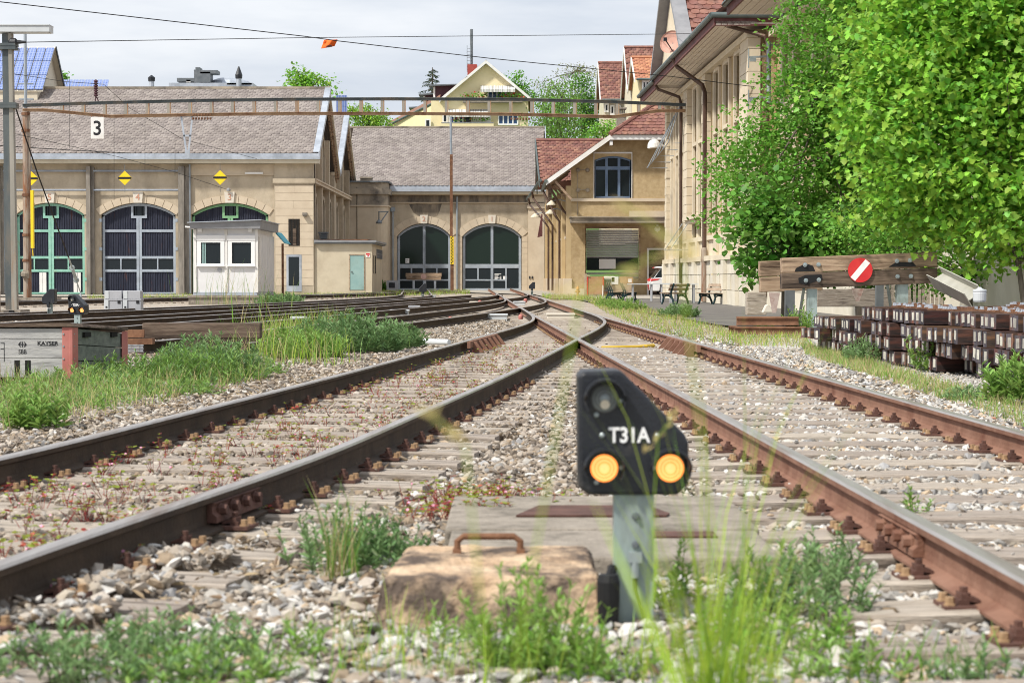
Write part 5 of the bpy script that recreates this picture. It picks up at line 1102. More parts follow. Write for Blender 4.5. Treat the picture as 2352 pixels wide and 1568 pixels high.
for (a, b, zt1, zt2) in ((1104, 1183, 195.5, 208), (1030, 1126, 250, 265)):
    n = 18
    for k in range(2):
        pass
    w = MB(); w.hexa([(hx(a), yw-1.3, hzv(zt2)), (hx(b), yw-1.3, hzv(zt2)), (hx(b), yw, hzv(zt1)-.1), (hx(a), yw, hzv(zt1)-.1), (hx(a), yw-1.3, hzv(zt2)+.06), (hx(b), yw-1.3, hzv(zt2)+.06), (hx(b), yw, hzv(zt1)), (hx(a), yw, hzv(zt1))])
    w.box(hx(a), hx(b), yw-1.32, yw-1.3, hzv(zt2)-.22, hzv(zt2)+.05); w.build('awning', M['awning'], YHo)
w = MB(); w.box(hx(1064), hx(1200), yw-1.0, yw, hzv(236), hzv(231)); w.build('balcony', M['concrete'], YHo)
w = MB(); w.box(hx(1012), hx(1134), yw-1.2, yw, hzv(296), hzv(284.5)); w.build('balcony', M['yhouse'], YHo)
w = MB(); w.tube([(hx(1014), yw-1.2, hzv(283)), (hx(1134), yw-1.2, hzv(283))], .05, 6); w.build('balcony_rail', M['grey_panel'], YHo)
fl = MB(); pt = MB()
for vx in list(range(1072, 1196, 9))+[]:
    q = (hx(vx), yw-.9, hzv(231)); pt.box(q[0]-.28, q[0]+.28, q[1]-.12, q[1]+.12, q[2], q[2]+.25)
pt.build('flower_box', M['grey_panel'], YHo)
pos = []; col = []
for vx in (1073, 1081, 1097, 1106, 1112, 1153, 1158, 1166, 1180, 1186, 1192): 
    for _ in range(26): pos.append((hx(vx)+random.gauss(0, .28), yw-.9+random.gauss(0, .1), hzv(231)+.3+abs(random.gauss(0, .25)))); col.append(0 if random.random() < .8 else 1)
for vx in (1046, 1058, 1090, 1110, 1118):
    for _ in range(20): pos.append((hx(vx)+random.gauss(0, .3), yw-1.0+random.gauss(0, .1), hzv(284)+.2+abs(random.gauss(0, .35)))); col.append(0 if random.random() < .85 else 1)
n = len(pos); dirs = RNG.normal(size=(n, 3)); scatter('balcony_flowers', [(-.5, -.5, 0), (.5, -.5, 0), (.5, .5, 0), (-.5, .5, 0)], [(0, 1, 2, 3)], np.array(pos), rot_from(dirs, RNG.random(n)*6), np.full(n, .14), [M['leaf_mid'], M['red']], YHo, mi=np.array(col))
ch = MB(); yc_ = YH+5; ch.box(X(1074, yc_), X(1096, yc_), yc_, yc_+1.4, Z(180, yc_), Z(148, yc_)); ch = ch.build('chimney', M['brickred'], YHo)
w = MB(); w.tube([(X(1083, yc_), yc_+.6, Z(150, yc_)), (X(1083, yc_), yc_+.6, Z(66, yc_))], .15, 8); w.build('flue_pipe', M['zinc_dk'], ch)
w = MB(); 
for vx in (1074, 1082): w.tube([(X(vx-1, yc_), yc_+.3, Z(165, yc_)), (X(vx-1, yc_), yc_+.3, Z(104, yc_))], .03, 4)
for k in range(8): w.tube([(X(1073, yc_), yc_+.3, Z(160-k*7, yc_)), (X(1081, yc_), yc_+.3, Z(160-k*7, yc_))], .025, 4)
w.build('flue_ladder', M['pipe_grey'], ch)
for k, (vx0, vx1, vy0, vy1, Yd) in enumerate(((997, 1053, 196, 232, 203.5), (974, 998, 217, 262, 206), (951, 978, 247, 290, 210))):
    w = MB(); w.box(X(vx0, Yd), X(vx1, Yd), Yd, Yd+3, Z(vy1, Yd)-1.5, Z(vy0, Yd)); d_ = w.build('dormer', M['maroon'], YHo)
    w = MB(); w.hexa([(X(vx0, Yd)-.5, Yd-.6, Z(vy0+3, Yd)), (X(vx1, Yd)+.2, Yd-.6, Z(vy0+1, Yd)), (X(vx1, Yd)+.2, Yd+3, Z(vy0+1, Yd)), (X(vx0, Yd)-.5, Yd+3, Z(vy0+3, Yd)), (X(vx0, Yd)-.5, Yd-.6, Z(vy0, Yd)), (X(vx1, Yd)+.2, Yd-.6, Z(vy0-2, Yd)), (X(vx1, Yd)+.2, Yd+3, Z(vy0-2, Yd)), (X(vx0, Yd)-.5, Yd+3, Z(vy0, Yd))]); w.build('dormer_roof', M['zinc_dk'], d_)
    w = MB(); w.box(X(vx0, Yd)-.05, X(vx0+3, Yd), Yd-.05, Yd+2, Z(vy1-8, Yd), Z(vy0+4, Yd)); w.build('dormer_window', M['purewhite'], d_)
# lower side wing running down to the left
w = MB(); w.prism([P(1010, 229, 201), P(890, 292, 212), P(890, 297, 212), P(1010, 238, 201)], (0, 2, .7)); w.build('side_roof', M['browntile_i'], YHo)
w = MB(); w.tube([P(1018, 226, 200.5), P(882, 293, 211)], .13, 6); w.build('gutter', M['gutter'], YHo)
w = MB(); w.prism([P(1012, 232, 200.8), P(887, 295, 211.2), P(1012, 300, 200.8)], (.0, .6, 0)); w.build('side_wall', M['yhouse'], YHo)
for a, b, c, d in ((1018, 1027, 281, 262), (978, 988, 292, 275)): win(YHo, X(a, 200.4), X(b, 200.4), Z(c, 200.4), Z(d, 200.4), 200.6, 1, M['white'], M['glass'])
# three red-roofed houses
h1 = gable_house('red_roof_house', 'pale house with brown-red tiled roof, left of the two taller red roofs', X(1386, 172), X(1440, 172), 172, 181, 4, Z(229, 171.5)+.4, Z(146, 176.5), 'x', M['cream'], M['redtile_i'], .6, .4, 'red-roofed houses above the sheds')
h2 = gable_house('red_roof_house', 'tall cream house with steep dark red roof and tall narrow gable', X(1448, 162), X(1530, 162), 162, 171, 4, Z(205, 161.5)+.4, Z(110.5, 166.5), 'x', M['cream'], M['redtile_i'], .6, .4, 'red-roofed houses above the sheds')
h3 = gable_house('orange_roof_house', 'small yellow house with orange tiled roof just left of the boarded eaves', X(1466, 150), X(1560, 150), 150, 158, 4, Z(181, 149.4)+.2, Z(134, 154), 'x', M['yhouse'], M['orangetile_i'], .5, .35, 'red-roofed houses above the sheds')
win(h3, X(1475, 150), X(1489, 150), Z(208, 150), Z(188, 150), 149.95, 2, M['purewhite'], M['glass']); win(h2, X(1438, 162)+.9, X(1450, 162)+.9, Z(238, 162), Z(222, 162), 161.95, 1, M['white'], M['glass']); win(h2, X(1455, 162), X(1464, 162), Z(240, 162), Z(219, 162), 161.95, 1, M['white'], M['glass'])
win(h1, X(1389, 172), X(1396, 172), Z(256, 172), Z(240, 172), 171.95, 1, M['white'], M['glass']); win(h1, X(1402, 172), X(1409, 172), Z(262, 172), Z(244, 172), 171.95, 1, M['white'], M['glass']); win(h1, X(1416, 172), X(1424, 172), Z(262, 172), Z(244, 172), 171.95, 1, M['white'], M['glass'])
w = MB(); w.box(X(1417, 126), X(1438, 126), 126, 127, Z(300, 126), Z(262, 126)); w.box(X(1415, 126), X(1440, 126), 125.9, 127.1, Z(264, 126), Z(260, 126))
for k in range(4): w.box(X(1419+k*5, 126), X(1420.5+k*5, 126), 126.2, 126.4, Z(262, 126), Z(250, 126))
w.box(X(1416, 126), X(1439, 126), 126, 127, Z(250, 126), Z(247, 126)); tag(w.build('chimney', M['concrete']), 'square rendered chimney standing above the ochre shed roof', 'chimney')
# ------------------------------------------------------------------ solar roofs and plant behind the left roof
SH = thing('solar_roof_tower', 'small tower with a steep roof covered in blue solar panels at the left edge', 'building', (-29, 117, 11))
ya, yr_, yb = 117.1, 120.3, 123.2; xs0, xs1 = X(-60, 117.1), X(89, 117.1); za, zr_ = Z(206, 117.1), Z(109, 120.3)
w = MB(); w.prism([(xs1, ya, 9), (xs1, yb, 9), (xs1, yb, za), (xs1, yr_, zr_), (xs1, ya, za)], (xs0-xs1, 0, 0)); w.build('wall', M['cream'], SH)
up_ = Vector((0, yr_-ya, zr_-za)); sl2 = up_.length; ang = math.atan2(zr_-za, yr_-ya); nc, nr = 8, 3; pw = (xs1+.35-xs0)/nc
me = MB().box(.03, pw-.03, .03, sl2/nr-.04, 0, .05).mesh('solar_panel', M['solar'])
for i in range(nc):
    for j in range(nr):
        b_ = Vector((xs0+i*pw, ya-.1, za-.1))+up_*(j/nr); link('solar_panel', me, SH, loc=(b_.x, b_.y, b_.z+.06), rot=(ang, 0, 0))
w = MB(); w.poly([(xs0, ya-.1, za-.12), (xs1+.35, ya-.1, za-.12), (xs1+.35, yr_, zr_+.02), (xs0, yr_, zr_+.02)]); w.poly([(xs0, yr_, zr_+.02), (xs1+.35, yr_, zr_+.02), (xs1+.35, yb+.2, za-.1), (xs0, yb+.2, za-.1)]); w.build('roof', M['cream'], SH)
w = MB(); w.prism([(xs1+.36, yr_, zr_-.2), (xs1+.36, yb+.2, za-.35), (xs1+.36, yb+.2, za-.1), (xs1+.36, yr_, zr_+.05)], (.06, 0, 0)); w.build('verge', M['sig_black'], SH)
SP = thing('solar_array', 'low strip of blue solar panels behind the roof ridge', 'solar panels', (X(185, 126), 126, 12)); a0, a1 = X(124, 126), X(248, 126); z0_ = Z(204, 126); 
me = MB().box(.02, (a1-a0)/9-.02, 0, 1.1, 0, .05).mesh('solar_panel', M['solar'])
for i in range(9): link('solar_panel', me, SP, loc=(a0+i*(a1-a0)/9, 126, z0_-.1), rot=(rad(40), 0, 0))
w = MB(); w.box(a0, a1, 126.2, 127.5, z0_-4, z0_-.05); w.build('support', M['grey_panel'], SP)
SP2 = thing('solar_array', 'upright blue solar panels showing beside the left shed gable', 'solar panels', (X(785, 150), 150, 12)); me = MB().box(-.2, .2, -.03, .03, 0, .4).mesh('solar_panel', M['solar'])
for j in range(4):
    for i in range(2): link('solar_panel', me, SP2, loc=(X(779+i*13, 150), 150, Z(270, 150)+j*.42))
w = MB(); w.box(X(773, 150), X(798, 150), 150.1, 150.3, 5, Z(222, 150)); w.build('support', M['grey_panel'], SP2)
VP = thing('roof_plant', 'flat roof with dark metal ventilation boxes behind the left ridge', 'ventilation plant', (X(485, 165), 165, 10)); yv_ = 165
vx_ = lambda a: X(a*.28025, yv_); vz_ = lambda b: Z(b*.28025, yv_)
for nm, m_, a, b, c, d in (('parapet', 'zinc', 1392, 2078, 730, 680), ('duct', 'zinc_dk', 1458, 1600, 670, 640), ('tower_box', 'zinc_dk', 1598, 1650, 678, 572), ('tower_box', 'zinc_dk', 1650, 1732, 676, 590), ('duct', 'zinc_dk', 1648, 1790, 604, 576), ('cap', 'zinc_dk', 1610, 1645, 572, 552), ('low_wall', 'stone_dark', 1868, 2070, 696, 682), ('low_roof', 'zinc', 1090, 1300, 724, 714), ('base', 'white', 1535, 1570, 676, 655)):
    w = MB(); w.box(vx_(a), vx_(b), yv_, yv_+(5 if nm == 'parapet' else 1.5), vz_(c), vz_(d)); w.build(nm, M[m_], VP)
w = MB(); w.lathe([(2.0, 0), (1.7, .35), (1.0, .6), (.1, .75)], (vx_(1850), yv_+2.5, vz_(682)), n=18); w.build('dome_light', M['zinc'], VP)
for vx in (1260, 1971):
    w = MB(); w.tube([(vx_(vx), yv_-.5, vz_(722)), (vx_(vx), yv_-.5, vz_(668 if vx < 1500 else 650))], .22, 8, 0); w.lathe([(.28, 0), (.3, .3), (.05, 1.0 if vx > 1500 else .5)], (vx_(vx), yv_-.5, vz_(672 if vx < 1500 else 650)), n=8, mi=1); w.build('chimney_pipe', [M['zinc'], M['sig_black']], VP)
# ------------------------------------------------------------------ portal over the tracks, masts and wires
YP = 89.0; PX = lambda v: X(v, YP); PZ = lambda v: Z(v, YP)
PB = thing('catenary_portal', 'long rusty ladder-like portal beam spanning the yard overhead', 'portal beam', (PX(800), YP, PZ(245)))
topc = [(56, 242.5), (255, 236), (450, 231.5), (658, 228.5), (900, 227.5), (1170, 228.5), (1400, 234), (1577, 241.5)]
botc = [(56, 253.5), (105, 253), (255, 267.5), (450, 264), (658, 261), (900, 261), (1170, 262.5), (1411, 268.5), (1510, 255), (1577, 254.5)]
def chord(pts, m, nm):
    w = MB()
    for (a, b), (c, d) in zip(pts[:-1], pts[1:]):
        w.bar((PX(a), YP, PZ(b)), (PX(c), YP, PZ(d)), .22, .13); w.bar((PX(a), YP-.12, PZ(b)+.05), (PX(c), YP-.12, PZ(d)+.05), .1, .02)
    w.build(nm, M[m], PB)
chord(topc, 'mast', 'top_chord'); chord(botc, 'rust_lt', 'bottom_chord')
def yat(pts, x):
    for (a, b), (c, d) in zip(pts[:-1], pts[1:]):
        if a <= x <= c: return b+(d-b)*(x-a)/(c-a)
v = 145.0; k = 0
while v < 1540:
    za, zb_ = yat(topc, v), yat(botc, v)
    if zb_-za > 6:
        w = MB(); w.box(PX(v)-.06, PX(v)+.06, YP-.1, YP+.1, PZ(zb_), PZ(za)); w.box(PX(v)+.061, PX(v)+.1, YP-.1, YP+.02, PZ(zb_), PZ(za), 1); w.build('batten', [M['mast_lt'], M['rust_lt']], PB)
    v += 48.9
for v0, v1, vy in ((446, 486, 264.5), (1175, 1215, 265)):
    w = MB()
    for k in range(7): w.lathe([(.05, 0), (.05, .07), (.03, .1)], (PX(v0+(v1-v0)*k/6), YP-.1, PZ(vy)-.12), axis=(0, 0, -1), n=6); w.lathe([(.05, 0), (.05, .05)], (PX(v0+(v1-v0)*k/6), YP-.13, PZ(vy)), axis=(0, -1, 0), n=6)
    w.build('bolt_row', M['rust'], PB)
# rusty pole carrying the portal's left end
RP = thing('catenary_pole', 'rusty painted pole under the left end of the portal beam', 'pole', G(62, 696))
b_ = Vector((PX(62), YP, gz(YP)-.02)); px = b_.x
w = MB(); w.tube([(px, YP, b_.z-.1), (px, YP, PZ(256))], [.17, .15], 12); w.tube([(px+.16, YP-.02, b_.z), (px+.16, YP-.02, PZ(262))], .05, 6); w.build('shaft', M['rust_pole'], RP)
for vy in (262, 300, 448, 540, 598): 
    w = MB(); w.lathe([(.2, -.06), (.2, .06)], (px, YP, PZ(vy)), n=12); w.build('clamp_band', M['rust'], RP)
w = MB(); w.lathe([(.17, -.12), (.18, .0), (.12, .1)], (px-.05, YP-.22, PZ(628)), axis=(0, 0, 1), n=10); w.obox((px, YP-.2, PZ(630)), (.26, .16, .34)); w.build('junction_box', M['stone_dark'], RP)
w = MB(); w.tube([(px, YP, PZ(250)), (px, YP, PZ(72))], .07, 8); w.bar((px-.35, YP, PZ(193)), (px+.35, YP, PZ(193)), .05, .06); w.bar((px-.3, YP, PZ(228)), (px+.35, YP, PZ(228)), .05, .06); w.build('top_tube', M['pipe_grey'], RP)
w = MB(); w.box(px-.7, px+1.4, YP-.6, YP+.6, b_.z-.2, b_.z+.12); w.build('footing', M['concrete'], RP)
YM = 57.0; MX = lambda v: X(v, YM); MZ = lambda v: Z(v, YM)
MM = thing('steel_mast', 'grey steel mast at the left edge carrying a long lamp box', 'mast', (MX(22), YM, 0))
w = MB(); x0, x1 = MX(11), MX(33)+.02; zb0 = .05
w.hexa([(x0+.04, YM-.1, zb0), (x0+.22, YM-.1, zb0), (x0+.22, YM+.1, zb0), (x0+.04, YM+.1, zb0), (x0, YM-.1, MZ(78)), (x0+.18, YM-.1, MZ(78)), (x0+.18, YM+.1, MZ(78)), (x0, YM+.1, MZ(78))]); w.build('shaft', M['mast'], MM)
w = MB(); w.hexa([(x0+.222, YM-.14, zb0), (x0+.37, YM-.14, zb0), (x0+.37, YM+.1, zb0), (x0+.222, YM+.1, zb0), (x0+.182, YM-.13, MZ(78)), (x0+.28, YM-.13, MZ(78)), (x0+.28, YM+.1, MZ(78)), (x0+.182, YM+.1, MZ(78))]); w.build('flange', M['mast_lt'], MM)
for vy in (104, 112, 240, 246): w = MB(); w.box(x0-.12, x0+.4, YM-.2, YM+.2, MZ(vy)-.04, MZ(vy)+.04); w.build('clamp_band', M['mast'], MM)
w = MB(); w.box(MX(-60), MX(122), YM-.25, YM+.25, MZ(75.5), MZ(61)); w.box(MX(-60), MX(122.3), YM-.28, YM+.28, MZ(61), MZ(59)); w.box(MX(-60), MX(118), YM-.2, YM+.2, MZ(76.5), MZ(75.5)); w.build('lamp_box', M['cabinet_lt'], MM)
w = MB(); w.lathe([(.05, 0), (.11, .05), (.11, .2), (.06, .25), (.03, .5)], (MX(26), YM-.1, MZ(98)), axis=(1, 0, 0), n=8); w.build('insulator', M['sig_black'], MM)
w = MB(); w.box(MX(-40), MX(60), YM-.7, YM+.4, -.1, MZ(711)); w.build('footing', M['concrete'], MM)
w = MB(); w.box(MX(36), MX(46), YM-.8, YM-.5, -.05, MZ(712)); w.build('black_block', M['rubber'], MM)
w = MB(); q = MX(15); w.tube([(q, YM-.9, 0), (q, YM-.9, MZ(668))], .055, 8); w.tube([(q, YM-.9, MZ(668)), (q, YM-.9, MZ(400))], .03, 6); w.obox((q-.1, YM-.95, MZ(690)), (.12, .12, .2)); w.build('cable_conduit', M['rust_pole'], MM)
# numbered plate hanging from the portal, bracket, insulator, diamonds, thin pole
NP = thing('number_plate', 'white plate with the black number 3 hanging under the portal', 'sign', (PX(228), YP-.2, PZ(297)))
w = MB(); w.box(PX(213.5), PX(243), YP-.24, YP-.19, PZ(320), PZ(270)); w.build('plate', M['white'], NP)
w = MB(); w.box(PX(213), PX(243.5), YP-.235, YP-.19, PZ(321), PZ(319)); w.box(PX(214), PX(216), YP-.2, YP-.17, PZ(272), PZ(264)); w.box(PX(241), PX(243), YP-.2, YP-.17, PZ(272), PZ(264)); w.build('hanger', M['rust'], NP)
text('number', '3', .78*1.15, (PX(228.3), YP-.243, PZ(297)), FACE, M['black'], NP, .003, sx=.95, bold=.012)
w = MB(); a, b, c, d = PX(418), PX(444), PX(429), PX(435)
w.bar((a, YP, PZ(266)), (c, YP, PZ(345)), .05, .08); w.bar((b, YP, PZ(266)), (d, YP, PZ(345)), .05, .08); w.bar((PX(423), YP, PZ(312)), (PX(440), YP, PZ(312)), .05, .08); w.bar((a, YP, PZ(267)), (b, YP, PZ(267)), .05, .06); w.box(c-.05, d+.05, YP-.06, YP+.06, PZ(364), PZ(345)); tag(w.build('hanging_bracket', M['zinc']), 'grey V-shaped bracket hanging below the portal beam', 'bracket')
w = MB(); q = PX(223)
w.tube([(PX(220), YP, PZ(240)), (q, YP, PZ(224))], .025, 5); w.tube([(PX(231), YP, PZ(240)), (q+.05, YP, PZ(224))], .025, 5)
for k in range(7): w.lathe([(.04, 0), (.1, .03), (.1, .07), (.04, .11)], (q, YP, PZ(222)+k*.105), n=10)
w.tube([(q, YP, PZ(226)), (q, YP, PZ(183))], .035, 6); tag(w.build('insulator', M['maroon']), 'dark ribbed insulator standing on the portal beam', 'insulator')
for vx, vy, lab in ((72, 410, 'yellow diamond sign half hidden behind the rusty pole'), (286.5, 409, 'yellow diamond sign with black bar above the grey-framed door'), (505.5, 408, 'yellow diamond sign above and left of the white hut')):
    Yd = 108.5; t_ = thing('diamond_sign', lab, 'sign', P(vx, vy, Yd), 'yellow diamond signs on the wires'); c_ = t_.location; r_ = X(vx+18, Yd)-c_.x
    w = MB(); w.prism([c_+Vector((r_, 0, 0)), c_+Vector((0, 0, r_)), c_+Vector((-r_, 0, 0)), c_+Vector((0, 0, -r_))], (0, .04, 0)); w.build('plate', M['yellow'], t_)
    w = MB(); w.prism([c_+Vector((a*r_, -.008, b*r_)) for a, b in ((-.85, -.15), (.85, -.15), (.98, 0), (.85, .15), (-.85, .15), (-.98, 0))], (0, .006, 0)); w.build('bar_mark', M['black'], t_)
    w = MB(); w.tube([c_+Vector((0, .02, r_)), c_+Vector((0, .02, r_+.35))], .015, 5); w.tube([c_+Vector((0, .02, -r_)), c_+Vector((0, .02, -r_-.4))], .015, 5); w.build('hanger', M['zinc_dk'], t_)
w = MB(); q = P(74.5, 500, 88.2); w.box(q.x-.06, q.x+.06, 88.1, 88.3, Z(570, 88.2), Z(437, 88.2)); w.tube([(q.x, 88.2, Z(571, 88.2)), (q.x+.02, 88.2, Z(588, 88.2))], .02, 5); tag(w.build('hanging_board', M['yellow']), 'narrow yellow board hanging beside the rusty pole', 'board')
YT = 127.0; t_ = thing('thin_pole', 'tall thin pole with a yellow and black marker standing before doors 1 and 2', 'pole', (X(1039, YT), YT, gz(YT)))
tx = X(1039, YT); w = MB(); w.tube([(X(1036.5, YT), YT, Z(360, YT)), (X(1035.5, YT), YT, Z(268, YT))], .075, 8); w.build('top_tube', M['pipe_grey'], t_)
w = MB(); w.box(X(1033.5, YT), X(1040, YT), YT-.1, YT+.1, Z(545, YT), Z(355, YT)); w.box(X(1034.5, YT), X(1042, YT), YT-.1, YT+.1, gz(YT)-.1, Z(545, YT)); w.build('shaft', M['rust'], t_)
w = MB(); w.box(X(1034.5, YT), X(1042.5, YT), YT-.16, YT-.11, Z(607, YT), Z(543, YT)); mk = w.build('marker', M['yellow'], t_)
w = MB()
for k in range(9):
    for i in range(2): z_ = Z(605, YT)+k*.195+i*.09; x_ = X(1036+i*3, YT); w.box(x_, x_+.06, YT-.168, YT-.16, z_, z_+.09)
w.build('marker_spot', M['black'], mk)
w = MB(); w.box(tx-.75, tx+.6, YT-.6, YT+.5, 0, Z(667, YT)); w.build('footing', M['concrete'], t_)
# wires
def wire(pts, r, label, m='rubber', nm='overhead_wire', cat='wire', sag=0.0):
    Q = [Vector(p) for p in pts]; out = []
    for a, b in zip(Q[:-1], Q[1:]):
        for k in range(10): t = k/10; out.append(a.lerp(b, t)-Vector((0, 0, sag*4*t*(1-t))))
    out.append(Q[-1]); w = MB(); w.tube(out, r, 5); return tag(w.build(nm, M[m]), label, cat)
wire([P(-60, -2, 50), P(700, 84, 56), P(780, 95, 57), P(1130, 135, 62), P(1540, 176, 68), P(1800, 208, 70)], .013, 'cable crossing the sky downwards to the right, carrying the orange flag')
wire([P(26, 98, 57), P(700, 87, 70), P(1500, 79, 84), P(1800, 75, 68)], .012, 'nearly level cable from the steel mast across the sky')
wire([P(30, 230, 57.2), P(85, 395, 60), P(157, 590, 64)], .022, 'guy rope running down from the steel mast to the ground', nm='guy_rope', cat='rope')
wire([P(0, 165, 88.8), P(150, 188, 88.8), P(238, 194, 88.8), P(300, 250, 95), P(420, 320, 102), P(590, 365, 110)], .012, 'thin contact wire running over the insulator towards the left roof')
wire([P(0, 335, 88), P(160, 345, 92), P(300, 352, 105)], .018, 'thin level wire in front of the slate roof')
wire([P(0, 300, 84), P(270, 360, 100), P(400, 395, 108), P(520, 435, 110)], .012, 'thin wire sloping down past the diamond signs')
for vx, a, b, lb in ((160, 178, 340, 'vertical dropper wire left of the number 3 plate'), (262, 215, 460, 'longest vertical dropper wire, just right of the number 3 plate'), (333, 275, 390, 'vertical dropper wire between the number plate and the V bracket'), (402, 322, 405, 'short vertical dropper wire just left of the V bracket')): wire([P(vx, a, 95), P(vx, b, 95)], .010, lb, nm='dropper_wire')
for o in list(COL.objects):
    if o.name.startswith('dropper_wire'): o['group'] = 'dropper wires'
a, b = P(157, 590, 64), P(185, 672, 67); w = MB(); w.tube([a, a.lerp(b, .35)], .03, 6); w.tube([a.lerp(b, .3), a.lerp(b, .62)], .055, 6); w.tube([a.lerp(b, .6), b], .02, 6); w.tube([b, G(186, 712)], .03, 6); w.lathe([(.08, -.05), (.1, 0), (.08, .05)], a.lerp(b, .3), axis=(0, 1, 0), n=8); w.lathe([(.08, -.05), (.1, 0), (.08, .05)], a.lerp(b, .64), axis=(0, 1, 0), n=8); tag(w.build('turnbuckle', M['metal']), 'galvanised turnbuckle at the lower end of the guy rope', 'turnbuckle')
Ff = 57.0; w = MB(); n = 8; fp = []
for i in range(n+1):
    for j in range(5):
        u, v_ = i/n, j/4; vx = 744+u*31-6*v_+1*math.sin(u*6); vy = 92.2-1.2*u+v_*(20-4.5*u); q = P(vx, vy, Ff+.08*math.sin(u*7+v_*2)); fp.append(q)
w.v = [tuple(q) for q in fp]
for i in range(n):
    for j in range(4): a = i*5+j; w.f.append((a, a+5, a+6, a+1)); w.m.append(0)
flag = w.build('flag', M['orange'], smooth=True); tag(flag, 'small orange flag hanging on the cable against the sky', 'flag'); md = flag.modifiers.new('thick', 'SOLIDIFY'); md.thickness = .012
w = MB(); 
for k in range(6): a = P(749+k*2.6, 107.5-k*.35, Ff-.1); w.obox(a, (.022, .004, .06))
w.build('flag_print', M['black'], flag)
# ------------------------------------------------------------------ dwarf signals
def sg(vx, vy): return ((vx-1453)*.00129, (1425-vy)*.00129)
HEAD = [sg(*p) for p in ((1328, 1112), (1326, 856), (1334, 843), (1420, 840), (1432, 848), (1571, 987), (1580, 1006), (1582, 1098), (1556, 1127), (1352, 1127))]
def dwarf_signal(label, body, loc, rz, lit, group='dwarf signals'):
    t = thing('dwarf_signal', label, 'railway signal', loc, group, rz); K = dict(local=True)
    w = MB(); w.prism([(x, -.02, z) for x, z in HEAD], (0, .2, 0)); w.build('head', M['sig_black'], t, bevel=.012, seg=3, local=True)
    w = MB(); w.box(-.056, .062, 0.0, .014, -.1, .39); w.box(-.056, -.048, .014, .07, -.1, .39); w.box(.054, .062, .014, .07, -.1, .39); w.build('post', M['steel_green'], t, local=True)
    w = MB()
    for z in (.32, .235): w.lathe([(.012, 0), (.012, .006), (.007, .007), (.007, .015)], (.008, 0, z), axis=(0, -1, 0), n=8)
    w.build('post_bolt', M['zinc_dk'], t, local=True)
    w = MB(); w.box(-.012, .026, -.03, 0, .185, .215, 0); w.lathe([(.012, 0), (.012, .05)], (.006, -.02, .14), n=8, mi=0); w.tube([(.006, -.02, .145), (.008, -.022, .1), (.03, -.025, .03), (.055, -.03, -.03)], .007, 7, 1); w.build('cable', [M['metal'], M['rubber']], t, local=True)
    lamps = [((270, 615), lit), ((622, 615), lit), ((272, 245), False)]
    for (zx, zy), on in lamps:
        x, z = sg(1270+zx*.4304, 799.7+zy*.4304); R = .056; w = MB(); n = 16; a0, a1 = -35, 215
        for i in range(n):
            p, q = rad(a0+(a1-a0)*i/n), rad(a0+(a1-a0)*(i+1)/n)
            w.hexa([(x+R*math.cos(p), -.018, z+R*math.sin(p)), (x+(R+.006)*math.cos(p), -.018, z+(R+.006)*math.sin(p)), (x+(R+.006)*math.cos(q), -.018, z+(R+.006)*math.sin(q)), (x+R*math.cos(q), -.018, z+R*math.sin(q)), (x+R*math.cos(p), -.085+.03*(math.sin(p) < 0), z+R*math.sin(p)), (x+(R+.006)*math.cos(p), -.085+.03*(math.sin(p) < 0), z+(R+.006)*math.sin(p)), (x+(R+.006)*math.cos(q), -.085+.03*(math.sin(q) < 0), z+(R+.006)*math.sin(q)), (x+R*math.cos(q), -.085+.03*(math.sin(q) < 0), z+R*math.sin(q))])
        h = w.build('lamp_hood', M['sig_black'], t, local=True)
        w = MB(); rr = (.040, .036, .031, .026, .021, .016, .010, .004)
        for k, (ra, rb) in enumerate(zip(rr[:-1], rr[1:])):
            w.lathe([(ra, .002*k), (rb, .002*k+.003)], (x, -.022, z), axis=(0, -1, 0), n=24, mi=k % 2, cap=False)
        w.lathe([(.0405, -.004), (.041, .002), (.040, .003)], (x, -.022, z), axis=(0, -1, 0), n=24, mi=0, cap=False)
        w.lathe([(.011, .014), (.001, .018)], (x, -.022, z), axis=(0, -1, 0), n=16, mi=1, cap=False)
        if on: w.build('lit_lamp', [M['lamp_on'], M['lamp_core']], h, local=True)
        else:
            w.build('clear_lamp', [M['lens'], M['metal']], h, local=True)
            w = MB(); w.lathe([(.014, 0), (.014, .004)], (x, -.04, z-.016), axis=(0, -1, 0), n=12); w.build('bulb', M['cream'], h, local=True)
    w = MB()
    for zx, zy in ((360, 255), (228, 330), (258, 440), (550, 440), (362, 612), (530, 612), (228, 690)):
        x, z = sg(1270+zx*.4304, 799.7+zy*.4304); w.lathe([(.008, 0), (.008, .004), (.004, .007)], (x, -.02, z), axis=(0, -1, 0), n=8)
    w.build('screw', M['metal'], t, local=True)
    if body:
        x, z = sg(1270+402*.4304, 799.7+442*.4304); o = text('lettering', body, .062, (x, -.024, z), FACE, M['purewhite'], None, .003, sx=.86, bold=.0016); o.parent = t; o.matrix_parent_inverse = Matrix.Identity(4)
    else:
        w = MB(); w.box(-.07, .04, .181, .186, .26, .285); w.build('white_stripe', M['purewhite'], t, local=True)
        w = MB(); w.prism([(-.05, .18, .30), (.03, .18, .30), (.03, .18, .40), (-.03, .18, .43)], (0, .05, 0)); w.build('rear_hatch', M['sig_black'], t, local=True)
    return t
q = P(1453, 1425, 5.9); dwarf_signal('near dwarf signal lettered T31A with two lit amber lamps', 'T31A', (q.x, 5.9, .005), 0, True)
dwarf_signal('small dwarf signal with two lit amber lamps behind the wooden crate', 'T35A', (X(176, 37), 37, -.02), -.2, True)
dwarf_signal('dark dwarf signal seen from behind, left of the guy rope', None, (X(116, 50), 50, .02), math.pi-.1, False)
dwarf_signal('dark dwarf signal seen from behind, before shed door 2', None, (X(971, 88), 88, .06), math.pi+.1, False)
